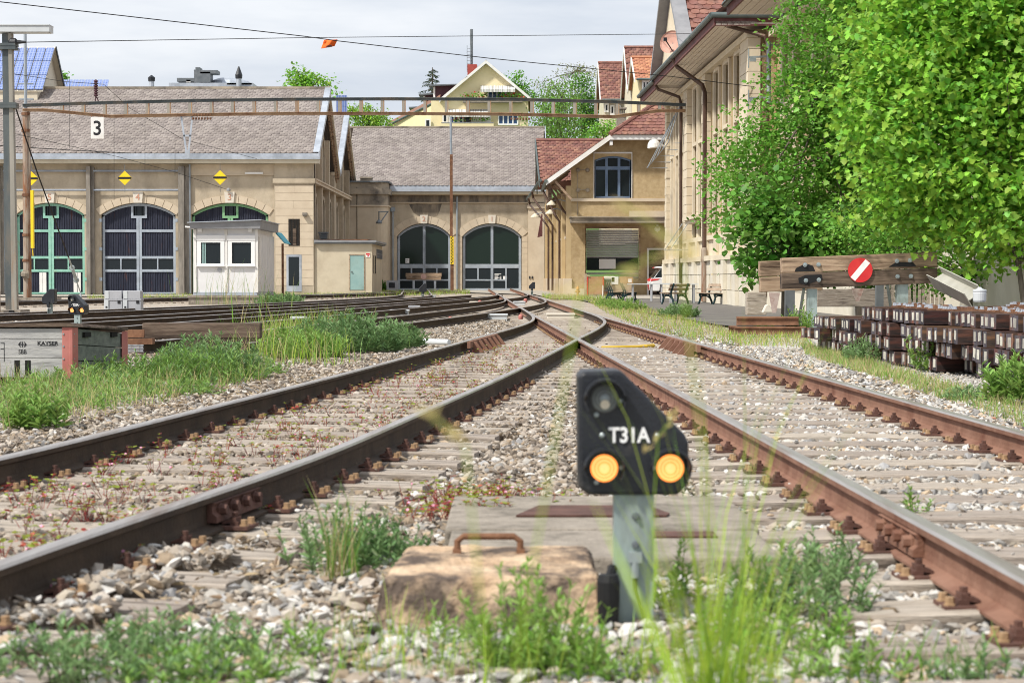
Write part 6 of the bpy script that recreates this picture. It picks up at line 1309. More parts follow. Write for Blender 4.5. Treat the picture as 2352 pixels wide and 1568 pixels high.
dwarf_signal('farthest dark dwarf signal, at the foot of the ochre shed side wall', None, (X(1222, 106), 106, .1), math.pi, False)
# ------------------------------------------------------------------ stone block and cable cover in the foreground
w = MB(); a0, a1 = X(846, 5.85), X(1392, 5.85)
bot = [(a0-.01, 5.83, -.06), (a1+.02, 5.82, -.06), (a1+.03, 6.62, -.06), (a0+.03, 6.62, -.06)]; top = [(a0+.035, 5.9, .142), (a1-.02, 5.89, .147), (a1-.03, 6.54, .152), (a0+.08, 6.55, .150)]
w.hexa(bot+top); SB_ = w.build('stone_block', M['stoneblock'], bevel=.016, seg=2)
md = SB_.modifiers.new('fine', 'SUBSURF'); md.subdivision_type = 'SIMPLE'; md.levels = md.render_levels = 5
for sz_, st_ in ((.16, .03), (.03, .008)):
    tx_ = bpy.data.textures.new('chips', 'CLOUDS'); tx_.noise_scale = sz_; md = SB_.modifiers.new('chips', 'DISPLACE'); md.texture = tx_; md.strength = st_; md.mid_level = .5; md.texture_coords = 'GLOBAL'; tag(SB_, 'sandy stone block with a rusty bracket on top, left of the near signal', 'stone block')
w = MB(); b0, b1 = X(1050, 6.4), X(1195, 6.4)
w.tube([(b0, 6.4, .14), (b0, 6.4, .185), (b0+.02, 6.4, .2), (b1-.02, 6.4, .2), (b1, 6.4, .185), (b1, 6.4, .14)], .011, 8); w.box(b0-.015, b0+.012, 6.38, 6.43, .14, .16); w.box(b1-.012, b1+.015, 6.38, 6.43, .14, .16); w.build('rusty_bracket', M['rust'], SB_)
CC = thing('cable_cover', 'low concrete cable cover with a rusty plate behind the stone block', 'cable cover', (.4, 7.8, 0))
w = MB(); w.box(X(1032, 8.2), X(1705, 8.2), 7.6, 8.75, -.1, .075); w.build('cover_slab', M['concrete'], CC, bevel=.012)
w = MB(); w.box(X(1028, 7.2), X(1770, 7.2), 6.85, 7.585, -.1, .07); w.build('cover_slab', M['concrete'], CC, bevel=.012)
w = MB(); w.prism([(X(1185, 8), 7.95, .077), (X(1530, 8), 7.95, .077), (X(1540, 8), 8.02, .077), (X(1500, 8), 8.3, .077), (X(1240, 8), 8.3, .077)], (0, 0, .008)); w.build('rusty_plate', M['clamp'], CC)
w = MB(); w.prism([(X(1500, 7.2), 7.35, .072), (X(1660, 7.2), 7.35, .072), (X(1660, 7.2), 7.5, .072), (X(1500, 7.2), 7.5, .072)], (0, 0, .006)); w.build('grating', M['clamp'], CC)
w = MB(); w.lathe([(.028, -.05), (.034, .05), (.034, .1), (.028, .12)], (X(1400, 5.8), 5.84, .04), n=12); w.tube([(X(1400, 5.8), 5.84, .14), (X(1412, 5.8), 5.9, .17)], .015, 8); tag(w.build('cable_gland', M['rubber']), 'black rubber cable sleeve at the foot of the near signal', 'cable sleeve')
for vx, vy, r, lb in ((240, 1281, .038, 'smooth round grey boulder lying beside the dark left rail'),):
    p = G(vx, vy, 0); w = MB(); w.lathe([(.3*r, -.9*r), (.8*r, -.55*r), (r, 0), (.8*r, .55*r), (.35*r, .9*r), (.02, .95*r)], (p.x, p.y, .03), n=14); tag(w.build('round_stone', mat('grey_pebble', (.36, .36, .37), (.44, .44, .44), 12, .8), smooth=True), lb, 'stone')
# ------------------------------------------------------------------ wooden crate on the left
Yc = 19.4; cx_ = lambda v: X(v, Yc); cz_ = lambda v: Z(v, Yc)
CR = thing('wooden_crate', 'grey weathered plank crate with faded red corner posts and black lettering', 'crate', (cx_(60), Yc, 0))
xl, xr = cx_(-150), cx_(150)
for a, b in ((778, 754), (822, 778.6), (866, 822.6)):
    w = MB(); w.box(xl, xr, Yc, Yc+.04, cz_(a), cz_(b)); w.build('plank', M['greywood'], CR, bevel=.004)
xe, ye_ = X(283, 20.9), 20.9; ze_ = Z(765, 20.9); sdv = Vector((xe-xr, ye_-Yc, 0)); L_ = sdv.length; sdv.normalize(); sx_ = cx_(166)
for k, (f0, f1) in enumerate(((.0, .33), (.335, .66), (.665, 1.0))):
    zA = lambda f: cz_(866)+(cz_(752)-cz_(866))*f; zB = lambda f: Z(862, 20.9)+(ze_-Z(862, 20.9))*f
    w = MB(); w.hexa([(sx_-.02, Yc+.02, zA(f0)), (xe, ye_, zB(f0)), (xe-.05, ye_, zB(f0)), (sx_-.06, Yc+.02, zA(f0)), (sx_-.02, Yc+.02, zA(f1)-.006), (xe, ye_, zB(f1)-.006), (xe-.05, ye_, zB(f1)-.006), (sx_-.06, Yc+.02, zA(f1)-.006)]); w.build('plank', M['greywood_shaded'], CR)
w = MB(); w.box(cx_(142), cx_(166.5), Yc-.012, Yc, cz_(870), cz_(751)); w.hexa([(cx_(158), Yc-.014, cz_(870)), (cx_(166.5)+.0, Yc-.014, cz_(870)), (cx_(170)+.012, Yc+.12, cz_(869)), (cx_(166), Yc+.12, cz_(869)), (cx_(158), Yc-.014, cz_(751)), (cx_(166.5), Yc-.014, cz_(751)), (cx_(170)+.012, Yc+.12, cz_(752)), (cx_(166), Yc+.12, cz_(752))])
cp = w.build('corner_post', M['paint_red'], CR, bevel=.006)
w = MB()
for vy in (767, 795, 824, 852): w.lathe([(.011, 0), (.009, .006)], (cx_(145.5), Yc-.012, cz_(vy)), axis=(0, -1, 0), n=8); w.lathe([(.009, 0), (.008, .006)], (cx_(167.5), Yc+.03, cz_(vy)), axis=(1, -.2, 0), n=8)
w.build('bolt', M['metal'], cp)
w = MB(); w.hexa([(xe-.0, ye_-.1, Z(862, 20.9)), (xe+.04, ye_-.02, Z(862, 20.9)), (xe+.04, ye_+.02, Z(862, 20.9)), (xe-.02, ye_+.02, Z(862, 20.9)), (xe, ye_-.1, ze_+.02), (xe+.04, ye_-.02, ze_+.02), (xe+.04, ye_+.02, ze_+.02), (xe-.02, ye_+.02, ze_+.02)]); w.build('corner_post', M['paint_red'], CR)
w = MB(); w.hexa([(xl, Yc+.05, .05), (sx_-.08, Yc+.05, .05), (xe-.08, ye_-.02, .05), (xl, ye_-.02, .05), (xl, Yc+.05, cz_(755)), (sx_-.08, Yc+.05, cz_(756)), (xe-.08, ye_-.02, ze_-.02), (xl, ye_-.02, ze_-.02)]); w.build('dark_backing', M['dark'], CR)  # added dark box, keeps daylight from showing through the plank gaps
w = MB(); w.hexa([(xl, Yc-.03, cz_(751)), (cx_(166)+.02, Yc-.03, cz_(750)), (xe+.05, ye_, ze_+.03), (xl, ye_, ze_+.06), (xl, Yc-.03, cz_(744)), (cx_(162), Yc-.03, cz_(741)), (xe+.05, ye_, ze_+.06), (xl, ye_, ze_+.11)]); w.build('lid', M['oldwood_dk'], CR)
w = MB(); w.box(cx_(31.5), cx_(44), Yc-.003, Yc+.01, cz_(865), cz_(827)); w.box(cx_(56), cx_(69), Yc-.003, Yc+.01, cz_(863), cz_(827)); w.build('slot', M['dark'], CR)
w = MB()
for f, zf in ((.2, .82), (.73, .78)):
    p = Vector((sx_, Yc+.02, 0)).lerp(Vector((xe, ye_, 0)), f); h_ = cz_(866)+(.5)*zf
    q = Vector((sx_, Yc+.02, 0)).lerp(Vector((xe, ye_, 0)), f+.12); w.hexa([(p.x-.012, p.y, h_-.03), (q.x-.012, q.y, h_-.032), (q.x+.012, q.y-.001, h_-.032), (p.x+.012, p.y-.001, h_-.03), (p.x-.012, p.y, h_+.02), (q.x-.012, q.y, h_+.018), (q.x+.012, q.y-.001, h_+.018), (p.x+.012, p.y-.001, h_+.02)])
w.build('hand_slot', M['dark'], CR)
text('lettering', 'KAYSER', .052, (cx_(108.5), Yc-.002, cz_(788.5)), FACE, M['black'], CR, .001, sx=1.12, bold=.0012)
text('lettering', 'SBB', .06, (cx_(50.4), Yc-.002, cz_(808)), FACE, M['black'], CR, .001, sx=.85)
w = MB(); lc = (cx_(50.4), cz_(790.8)); s_ = .043
def lq(pts): w.prism([(lc[0]+a*s_, Yc-.003, lc[1]+b*s_) for a, b in pts], (0, .003, 0))
lq([(-.72, .1), (.72, .1), (.72, -.1), (-.72, -.1)]); lq([(-.1, .6), (.08, .6), (.08, .12), (-.1, .12)]); lq([(-.1, -.12), (.08, -.12), (.08, -.6), (-.1, -.6)])
for s in (-1, 1):
    lq([(s*1, 0), (s*.5, .58), (s*.25, .58), (s*.72, 0)]); lq([(s*1, 0), (s*.72, 0), (s*.25, -.58), (s*.5, -.58)])
w.build('emblem', M['black'], CR)
w = MB(); w.box(cx_(90), cx_(130), Yc-.002, Yc, cz_(794), cz_(793.3)); w.box(cx_(0), cx_(9), Yc-.002, Yc, cz_(787.5), cz_(786.5)); w.box(cx_(7.6), cx_(9), Yc-.0021, Yc, cz_(830), cz_(786.5)); w.box(cx_(0), cx_(8), Yc-.0019, Yc, cz_(802), cz_(800.5)); w.build('printed_line', M['black'], CR)
# timbers behind the crate
for a, b, c, d, lb in ((326, 597, 777, 742, 'upper of two old brown timbers lying behind the weeds'), (420, 600, 806, 778.5, 'lower dark old timber under the upper timber, half hidden by weeds')):
    w = MB(); w.box(X(a, 27.5), X(b, 27.5), 27.5, 27.75, Z(c, 27.5), Z(d, 27.5)); o = w.build('old_timber', M['oldwood_dk'], bevel=.012); tag(o, lb, 'timber', 'old timbers behind the weeds')
w = MB(); w.box(X(286, 26.5), X(330, 26.5), 26.5, 26.56, Z(775, 26.5), Z(757, 26.5)); w.box(X(286, 26.5), X(352, 26.5), 26.4, 26.6, Z(790, 26.5), Z(777, 26.5)); tag(w.build('red_steel_scrap', M['rust']), 'dark red steel scrap between the crate and the old timbers', 'steel scrap')
w = MB()
for k in range(16):
    for j in range(5): q = P(287+k*2.7, 793+j*3.2, 26.2); w.box(q.x-.005, q.x+.005, 26.2, 26.21, q.z-.012, q.z+.012)
for j in range(6): w.box(X(286, 26.2), X(329, 26.2), 26.21, 26.22, Z(792.5+j*3.2, 26.2), Z(791.5+j*3.2, 26.2))
tag(w.build('wire_basket', M['cabinet']), 'grey wire mesh basket beside the crate', 'basket')
# ------------------------------------------------------------------ grey cabinets
for a, b, lb in ((238.5, 281, 'left of the two grey cable cabinets by the hut'), (281.6, 324, 'right of the two grey cable cabinets by the hut')):
    Yk = 57; t_ = thing('cable_cabinet', lb, 'cabinet', (X((a+b)/2, Yk), Yk, .02), 'grey cable cabinets'); x0, x1 = X(a, Yk), X(b, Yk)
    w = MB(); w.box(x0+.01, x1-.01, Yk, Yk+.4, Z(716, Yk), Z(686, Yk)); w.build('body', M['cabinet'], t_, bevel=.01)
    w = MB(); w.box(x0, x1, Yk-.02, Yk+.42, Z(690, Yk), Z(686.5, Yk)); w.box(x0+.02, x1-.02, Yk-.01, Yk+.41, Z(686.3, Yk), Z(667.5, Yk)); w.build('lid', M['cabinet'], t_, bevel=.01)
    w = MB(); w.box(x0+.005, x0+.13, Yk-.03, Yk, Z(715, Yk), Z(689, Yk)); w.box(x0+.02, x0+.14, Yk-.025, Yk, Z(686, Yk), Z(668, Yk)); w.build('corner_panel', M['cabinet_lt'], t_)
    w = MB(); w.box(x1-.14, x1-.06, Yk-.015, Yk, Z(697, Yk), Z(690, Yk)); w.box(x0+.05, x0+.1, Yk-.04, Yk-.029, Z(707, Yk), Z(703, Yk)); w.build('label_plate', M['black'], t_)
# ------------------------------------------------------------------ white hut
Yh = 78.0; ux = lambda z: X(z*.28025, Yh); uz = lambda z: Z(357.5+z*.28025, Yh)
HU = thing('site_hut', 'white panelled hut with two windows and a grey flat roof by the tracks', 'hut', (ux(1850), Yh, 0))
hx0, hx1, hy1 = ux(1590), ux(2100), 83.4
w = MB(); w.box(ux(1553), ux(2175), Yh-.25, 84.2, -.1, uz(1163)); w.box(ux(1555)-.05, ux(2178), Yh-.3, 84.3, uz(1163), uz(1143)); w.build('plinth', M['concrete'], HU)
w = MB(); w.box(hx0, hx1, Yh, hy1, uz(1140), uz(590)); w.build('wall', M['hut_white'], HU)
w = MB(); w.box(hx0-.03, hx1+.03, Yh-.03, hy1+.03, uz(1143), uz(1118)); w.build('base_rail', M['zinc'], HU)
w = MB(); w.hexa([(hx0-.12, Yh-.3, uz(600)), (hx1+.2, Yh-.3, uz(600)), (hx1+.2, hy1+.3, uz(605)), (hx0-.12, hy1+.3, uz(605)), (hx0-.12, Yh-.32, uz(552)), (hx1+.22, Yh-.32, uz(533)), (hx1+.22, hy1+.3, uz(533)), (hx0-.12, hy1+.3, uz(552))]); w.build('fascia', M['grey_panel'], HU)
w = MB(); w.hexa([(hx0-.2, Yh-.42, uz(553)), (hx1+.26, Yh-.42, uz(532)), (hx1+.26, hy1+.4, uz(532)), (hx0-.2, hy1+.4, uz(553)), (hx0-.2, Yh-.42, uz(547)), (hx1+.26, Yh-.42, uz(525)), (hx1+.26, hy1+.4, uz(525)), (hx0-.2, hy1+.4, uz(547))]); w.build('roof', M['zinc'], HU)
for a in (1587, 1842, 2092): w = MB(); w.box(ux(a), ux(a+24), Yh-.05, Yh, uz(1120), uz(605)); w.build('corner_strip', M['white'], HU)
for k in range(7):
    y_ = Yh+.3+k*.78; w = MB(); w.box(hx1, hx1+.025, y_, y_+.74, uz(1115), uz(640)); w.build('side_panel', M['hut_white'], HU)
w = MB()
for k in range(16): w.box(hx1+.025, hx1+.06, Yh+.45, Yh+.95, uz(670+k*15), uz(662+k*15))
w.build('louvre', M['white'], HU)
for a, b, fr_ in ((1650, 1810, 0), (1903, 2060, 1)):
    w = MB(); w.box(ux(a-14), ux(b+20), Yh-.01, Yh+.02, uz(895), uz(705)); g_ = w.build('window', M['glass'], HU)
    w = MB()
    for (p, q, r, s_) in ((a-32, a, 902, 695), (b, b+32, 902, 695)): w.box(ux(p), ux(q), Yh-.07, Yh, uz(r), uz(s_))
    w.box(ux(a), ux(b), Yh-.069, Yh, uz(902), uz(884)); w.box(ux(a), ux(b), Yh-.069, Yh, uz(712), uz(695)); w.box(ux(a-36), ux(b+36), Yh-.12, Yh, uz(908), uz(901)); w.box(ux(a-36), ux(b+36), Yh-.085, Yh, uz(694), uz(652)); w.build('frame', M['purewhite'], g_)
    if not fr_:
        w = MB()
        for k in range(3): w.box(ux(a)+.03+k*.06, ux(a)+.07+k*.06, Yh-.03, Yh-.015, uz(884), uz(712))
        w.build('curtain', M['teal'], g_)
w = MB()
for a in (1643, 2053): w.box(ux(a-15), ux(a+17), Yh-.16, Yh, uz(625), uz(588))
w.build('wall_lamp', M['purewhite'], HU)
w = MB(); w.lathe([(.09, 0), (.09, .02), (.04, .03)], (ux(1800), Yh, uz(935)), axis=(0, -1, 0), n=12); w.build('vent', M['cabinet'], HU)
w = MB(); w.tube([(ux(1530), Yh-.3, uz(585)), (ux(1565), Yh-.3, uz(588)), (ux(1590), Yh-.1, uz(600))], .04, 6); w.build('rain_pipe', M['white'], HU)
w = MB(); q = P(640, 545, 84); w.prism([(hx1+.1, 83.6, Z(533, 84)), (q.x+.3, 83.6, Z(558, 84)), (q.x+.3, 83.6, Z(560, 84)), (hx1+.1, 83.6, Z(537, 84))], (0, 2.2, 0)); aw_ = w.build('side_awning', mat('turquoise_cloth', (.05, .30, .38), (.07, .36, .45), 3, .7), HU)
w = MB(); w.tube([(q.x+.2, 83.7, 0), (q.x+.2, 83.7, Z(560, 84))], .05, 6); w.build('awning_post', M['rust'], aw_)
# ------------------------------------------------------------------ buffer stops
def zb7(zx, zy, Y): return P(1693.5+zx*.28025, 470.4+zy*.28025, Y)
BS = thing('buffer_stop', 'large timber buffer stop with a red disc and white diagonal bar', 'buffer stop', (6.3, 37, 0)); Yb = 37.0
def beam(nm, c4, d, m, par=BS, bev=.015):
    p = [zb7(a, b, Yb) for a, b in c4]; w = MB(); w.hexa([p[0], p[1], p[1]+Vector((0, d, 0)), p[0]+Vector((0, d, 0)), p[3], p[2], p[2]+Vector((0, d, 0)), p[3]+Vector((0, d, 0))]); return w.build(nm, m, par, bevel=bev)
beam('upper_beam', [(365, 560), (1640, 512), (1640, 384), (365, 436)], .28, M['oldwood']); beam('lower_beam', [(365, 690), (1640, 640), (1640, 515), (365, 564)], .28, M['oldwood_dk'])
Yb = 38.4
beam('rear_beam', [(185, 588), (700, 572), (700, 445), (185, 462)], .28, M['oldwood']); beam('rear_beam', [(190, 716), (700, 700), (700, 576), (190, 592)], .28, M['oldwood'])
Yb = 37.0
c_ = zb7(1007, 535, 36.97); w = MB(); w.lathe([(.228, 0), (.228, .012)], c_, axis=(0, -1, 0), n=36); ds = w.build('disc', M['red'], BS)
w = MB(); d_ = Vector((.64, 0, .77)); r_ = Vector((.77, 0, -.64)); q = c_+Vector((0, -.014, 0)); w.prism([q+d_*.215-r_*.055, q+d_*.215+r_*.055, q-d_*.215+r_*.055, q-d_*.215-r_*.055], (0, .003, 0)); w.build('white_bar', M['purewhite'], ds)
for zx, zy in ((555, 492), (665, 490), (562, 620), (668, 615), (1308, 460), (1415, 455), (1313, 587), (1422, 585)):
    w = MB(); q = zb7(zx, zy, 36.99); w.lathe([(.042, 0), (.042, .012), (.026, .014), (.022, .04)], q, axis=(0, -1, 0), n=10); w.build('bolt', M['metal'], BS)
for pts in (((480, 520), (560, 480), (620, 500), (640, 545), (470, 548)), ((500, 600), (560, 575), (690, 570), (700, 610), (560, 655), (505, 640)), ((1240, 510), (1300, 470), (1440, 470), (1470, 505))):
    w = MB(); w.prism([zb7(a, b, 36.995) for a, b in pts], (0, .01, 0)); w.build('grease_stain', M['rubber'], BS)
for (a, b, c, d), m_, Yq in (((575, 655, 960, 688), 'steel_green', 37.1), ((1308, 1402, 800, 640), 'steel_green', 37.1), ((395, 472, 950, 700), 'zinc_dk', 38.0), ((1140, 1200, 800, 650), 'zinc_dk', 38.3)):
    w = MB(); p, q = zb7(a, c, Yq), zb7(b, d, Yq); w.box(p.x, q.x, Yq, Yq+.16, 0, q.z); w.build('post', M[m_], BS)
for a, b, c, d, m_ in ((1230, 650, 1290, 880, 'metal'), (545, 690, 490, 960, 'metal')):
    w = MB(); p, q = zb7(a, b, 37.4), zb7(c, d, 38.6); w.bar(p, (q.x, q.y, 0), .05, .05); w.build('brace', M[m_], BS)
GUS = mat('weathered_white_red', (.40, .30, .27), (.52, .44, .40), 9, .8, dirt=(.25, .12, .10), dscale=6)
w = MB(); p = [zb7(a, b, 37.8) for a, b in ((262, 720), (350, 720), (318, 885), (290, 885))]; w.prism(p, (0, .08, 0)); w.build('gusset', GUS, BS); w = MB(); p = [zb7(a, b, 37.8) for a, b in ((940, 685), (1040, 685), (1000, 790), (975, 790))]; w.prism(p, (0, .08, 0)); w.build('gusset', GUS, BS)
for (a, b, c, d), Yq, lb in (((80, 240, 882, 716), 39.3, 'short grey weathered timber block left of the buffer stop posts'), ((655, 1260, 815, 690), 40, 'long grey weathered timber lying behind the buffer stop')):
    w = MB(); p, q = zb7(a, c, Yq), zb7(b, d, Yq); w.box(p.x, q.x, Yq, Yq+.3, max(0, p.z-.05), q.z); tag(w.build('timber_block', M['tie'], bevel=.015), lb, 'timber')
w = MB(); p = [zb7(a, b, 38.2) for a, b in ((205, 885), (300, 885), (290, 860), (255, 815), (235, 820))]; w.prism(p, (0, .2, 0)); tag(w.build('white_stone', M['keystone'], bevel=.02), 'pale pointed stone beside the buffer stop', 'stone')
Yq = 132.0; M['pinkish'] = mat('weathered_pink_paint', (.48, .36, .32), (.60, .50, .46), 8, .8)
FB = thing('buffer_stop', 'far timber buffer stop with a faded round disc before door 2', 'buffer stop', (X(975, Yq), Yq, .2)); fq = lambda a, b: P(893.7+a*.14, 489.2+b*.14, Yq)
for a, b, c, d in ((272, 858, 1045, 985), (285, 850, 1098, 1048)):
    w = MB(); p, q = fq(a, c), fq(b, d); w.box(p.x, q.x, Yq, Yq+.3, p.z, q.z); w.build('beam', M['oldwood'], FB)
w = MB(); w.lathe([(.19, 0), (.19, .02)], fq(566, 1042)+Vector((0, -.02, 0)), axis=(0, -1, 0), n=20); w.build('disc', mat('faded_pink', (.55, .33, .29), (.65, .45, .4), 8, .7), FB)
for a in (385, 570, 735): w = MB(); q = fq(a, 1098); w.box(q.x, q.x+.14, Yq+.05, Yq+.2, .1, q.z); w.build('post', M['zinc'], FB)
w = MB(); q = fq(60, 1190); w.box(q.x-.35, q.x+.4, Yq-1, Yq-.6, q.z-.3, q.z+.35, 0); w.box(q.x-.2, q.x+.2, Yq-1.02, Yq-.99, q.z-.15, q.z+.2, 1); tag(w.build('metal_box', [M['cabinet'], M['sig_black']]), 'grey metal box with dark opening left of door 2', 'box')
# ------------------------------------------------------------------ pile of creosoted sleepers
def pile_sleeper():
    w = MB(); L = 2.55; h, b = .078, .118
    p = [(0, -b, -h), (L, -b, -h), (L, b, -h), (0, b, -h), (0, -b, h), (L, -b, h), (L, b, h), (0, b, h)]; w.hexa(p); w.m[-1] = 1
    for i, f in enumerate(w.f):
        if set(f) == {3, 0, 4, 7}: w.m[i] = 1
        else: w.m[i] = 0
    return w.mesh('wooden_sleeper', [M['creosote'], M['creo_end']])
SLP = [pile_sleeper()]
TAGM = MB().box(-.004, 0, -.05, .05, -.045, .052).mesh('paper_tag', M['paper'])
PLM = MB(); PLM.box(-.15, .15, -.09, .09, 0, .022); PLM.box(-.09, -.06, -.08, .08, .022, .05); PLM.box(.06, .09, -.08, .08, .022, .05)
for sx in (-.12, .12):
    for sy in (-.05, .05): PLM.lathe([(.022, .02), (.022, .03), (.015, .031), (.015, .055)], (sx, sy, 0), n=6, mi=1)
PLM = PLM.mesh('tie_plate', [M['rust'], M['zinc']])
ORD = ['first', 'second', 'third', 'fourth', 'fifth', 'sixth', 'seventh', 'eighth', 'ninth', 'tenth', 'eleventh', 'twelfth', 'thirteenth', 'fourteenth', 'fifteenth', 'sixteenth', 'seventeenth', 'eighteenth', 'nineteenth']
TENS = {2: 'twent', 3: 'thirt', 4: 'fort', 5: 'fift'}
def ordinal(n): return ORD[n-1] if n < 20 else (TENS[n//10]+('ieth' if n % 10 == 0 else 'y-'+ORD[n % 10-1]))
names = ['bottom', 'second', 'third', 'topmost']; random.seed(21)
for k in range(4):
    y_ = 17.6+random.uniform(0, .1); run = 0; row = []
    while y_ < 28.9:
        far = y_ > 25.6
        if run <= 0: run = random.randint(2, 5); jit = random.uniform(-.06, .22)+(.12 if k == 0 else 0)
        run -= 1
        if far and k == 3 and y_ > 26.2: break
        X_ = 4.25+.55*(28.6-y_)/9.1+jit+random.uniform(-.03, .03)+(.0 if not far else (.15 if k == 2 else 0))+(.15 if k == 3 else 0)
        o = link('wooden_sleeper', random.choice(SLP)); a = random.uniform(-.075, .075)+(.12 if far and random.random() < .3 else 0)
        o.location = (X_, y_, .085+k*.166+random.uniform(-.004, .004)); o.rotation_euler = (random.uniform(-.04, .04), random.uniform(-.01, .01), a); o.scale = (1, random.uniform(.86, 1.06), random.uniform(.93, 1.03))
        row.append(o)
        tg = link('paper_tag', TAGM, o, local=True); tg.location = (-.0005, random.uniform(-.02, .02), random.uniform(-.012, .012)); tg.rotation_euler = (random.uniform(-.12, .12), 0, 0)
        if k == 3:
            for px_ in (.5+random.uniform(-.03, .03), 2.0): pl_ = link('tie_plate', PLM, o, local=True); pl_.location = (px_, 0, .0785)
        y_ += .243+random.choice((0, 0, .01, .03, .12 if random.random() < .25 else .0))
    for i_, o in enumerate(reversed(row)): tag(o, 'creosoted sleeper, %s from the far end in the %s layer of the pile' % (ordinal(i_+1), names[k]), 'railway sleeper', 'old sleepers stacked in the pile')
# short rails, girder, canister, picket fence
RP_ = MB(); 
def rail_piece(L): 
    w = MB(); w.prism([(0, x, z) for x, z, _ in PROF], (L, 0, 0)); return w.mesh('rail_piece', M['rust'])
rpm = rail_piece(1.12); rpm2 = rail_piece(1.28)
for k in range(3):
    o = link('rail_piece', rpm, loc=(X(1692, 36)+.02*k, 36.0+k*.16, .17)); tag(o, '%s short rusty rail from the front in the upper row of the rail stack' % ordinal(k+1), 'rail', 'short rails stacked by the buffer stop')
for k in range(4):
    o = link('rail_piece', rpm2, loc=(X(1687, 36)-.02*k, 35.9+k*.16, .0)); tag(o, '%s short rusty rail from the front in the lower row of the rail stack' % ordinal(k+1), 'rail', 'short rails stacked by the buffer stop')
w = MB(); a, b = P(2152, 637, 27), P(2240, 681, 25.2); d_ = (b-a).normalized(); r_ = Vector((-.25, -.9, .35)); u_ = d_.cross(r_).normalized(); r_ = u_.cross(d_)
for s in (-1, 1): w.hexa([a+u_*s*.10-r_*.11-u_*.006, a+u_*s*.10+r_*.11-u_*.006, b+u_*s*.10+r_*.11-u_*.006, b+u_*s*.10-r_*.11-u_*.006, a+u_*s*.10-r_*.11+u_*.006, a+u_*s*.10+r_*.11+u_*.006, b+u_*s*.10+r_*.11+u_*.006, b+u_*s*.10-r_*.11+u_*.006])
w.hexa([a-u_*.094-r_*.005, a-u_*.094+r_*.005, b-u_*.094+r_*.005, b-u_*.094-r_*.005, a+u_*.094-r_*.005, a+u_*.094+r_*.005, b+u_*.094+r_*.005, b+u_*.094-r_*.005]); tag(w.build('steel_girder', mat('pale_steel', (.36, .35, .29), (.45, .44, .38), 3, .55, metal=.15)), 'pale steel H-girder lying aslant on the sleeper pile', 'girder')
w = MB(); q = P(2250, 683, 25); w.lathe([(.075, 0), (.082, .02), (.085, .11), (.08, .12), (.086, .125), (.086, .15), (.03, .165), (.02, .185)], (q.x, q.y, .74), n=18); tag(w.build('canister', M['cabinet_lt']), 'small pale grey canister standing on the sleeper pile', 'canister')
PF = thing('picket_fence', 'old grey picket fence half hidden behind the pile and leaves', 'fence', (X(2230, 44), 44, 0)); x_ = X(2030, 44)
pk = MB().prism([(-.035, 0, 0), (.035, 0, 0), (.035, 0, 1.35), (0, 0, 1.42), (-.035, 0, 1.35)], (0, .02, 0)).mesh('picket', M['tie'])
while x_ < X(2420, 44): o = link('picket', pk, PF, loc=(x_, 44+random.uniform(-.01, .01), random.uniform(-.03, .03)), rot=(0, random.uniform(-.03, .03), 0)); x_ += .098
w = MB(); w.box(X(2030, 44), X(2420, 44), 44.02, 44.06, .35, .42); w.box(X(2030, 44), X(2420, 44), 44.02, 44.06, 1.05, 1.12); w.build('fence_rail', M['tie'], PF)
# ------------------------------------------------------------------ yard furniture
def bench(label, loc, rz, L=1.8, irons=2):
    t = thing('park_bench', label, 'bench', loc, 'wooden benches with green iron legs', rz)
    def prof(pts, wd):
        out = []
        for (y, z) in pts: out.append((y, z))
        return out
    for i in range(irons):
        x = -L/2+.15+(L-.3)*i/(irons-1); w = MB()
        def strip_(pts, r): 
            for (a, b), (c, d) in zip(pts[:-1], pts[1:]): w.bar((x, a, b), (x, c, d), .05, r)
        strip_([(.38, .78), (.30, .62), (.24, .48), (.22, .40), (.26, .28), (.34, .12), (.38, 0)], .06); strip_([(.24, .40), (.05, .36), (-.12, .38), (-.22, .40)], .06); strip_([(-.20, .39), (-.15, .26), (-.20, .10), (-.26, 0)], .06); strip_([(-.16, .28), (-.02, .33), (.14, .31), (.26, .24)], .045)
        w.build('leg', M['iron_green'], t, local=True)
    for k in range(5):
        w = MB(); y = -.2+k*.095; w.box(-L/2, L/2, y-.04, y+.04, .415-.006*k, .445-.006*k); w.build('seat_slat', M['bench_wood'], t, local=True)
    for (y, z) in ((.27, .57), (.34, .72)):
        w = MB(); w.obox((0, y-.03, z), (L, .03, .115), Matrix.Rotation(-.4, 3, 'X')); w.build('back_slat', M['bench_wood'], t, local=True)
    return t
sb6 = lambda zx, Y: X(1336+zx*.152, Y)
bench('bench seen end-on with three iron legs, leftmost of the yard benches', (sb6(520, 83), 83, gz(83)), rad(92), 2.3, 3)
bench('bench seen end-on directly left of the pale tables', (sb6(735, 81), 81, gz(81)), rad(90), 1.6, 2)
bench('short bench with its back to the tracks in front of the table', (sb6(1395, 76), 76, gz(76)), rad(222), 1.1, 2)
bench('rightmost bench by the pale plinth, facing left', (sb6(1960, 75.5), 75.5, gz(75)), rad(-62), 1.3, 2)
def table(label, x0, x1, Y, d=.8):
    t = thing('folding_table', label, 'table', ((x0+x1)/2, Y, gz(Y)), 'pale folding tables in the yard'); z0 = gz(Y); w = MB(); w.box(x0, x1, Y, Y+d, z0+.73, z0+.765); w.build('tabletop', M['cabinet_lt'], t)
    for fx_ in (.13, .87):
        for y_ in (Y+.08, Y+d-.08): w = MB(); x = x0+(x1-x0)*fx_; w.tube([(x, y_, z0), (x, y_, z0+.73)], .028, 8); w.build('leg', M['cabinet'], t)
        w = MB(); w.tube([(x, Y+.05, z0+.06), (x, Y+d-.05, z0+.06)], .022, 6); w.build('leg_bar', M['cabinet'], t)
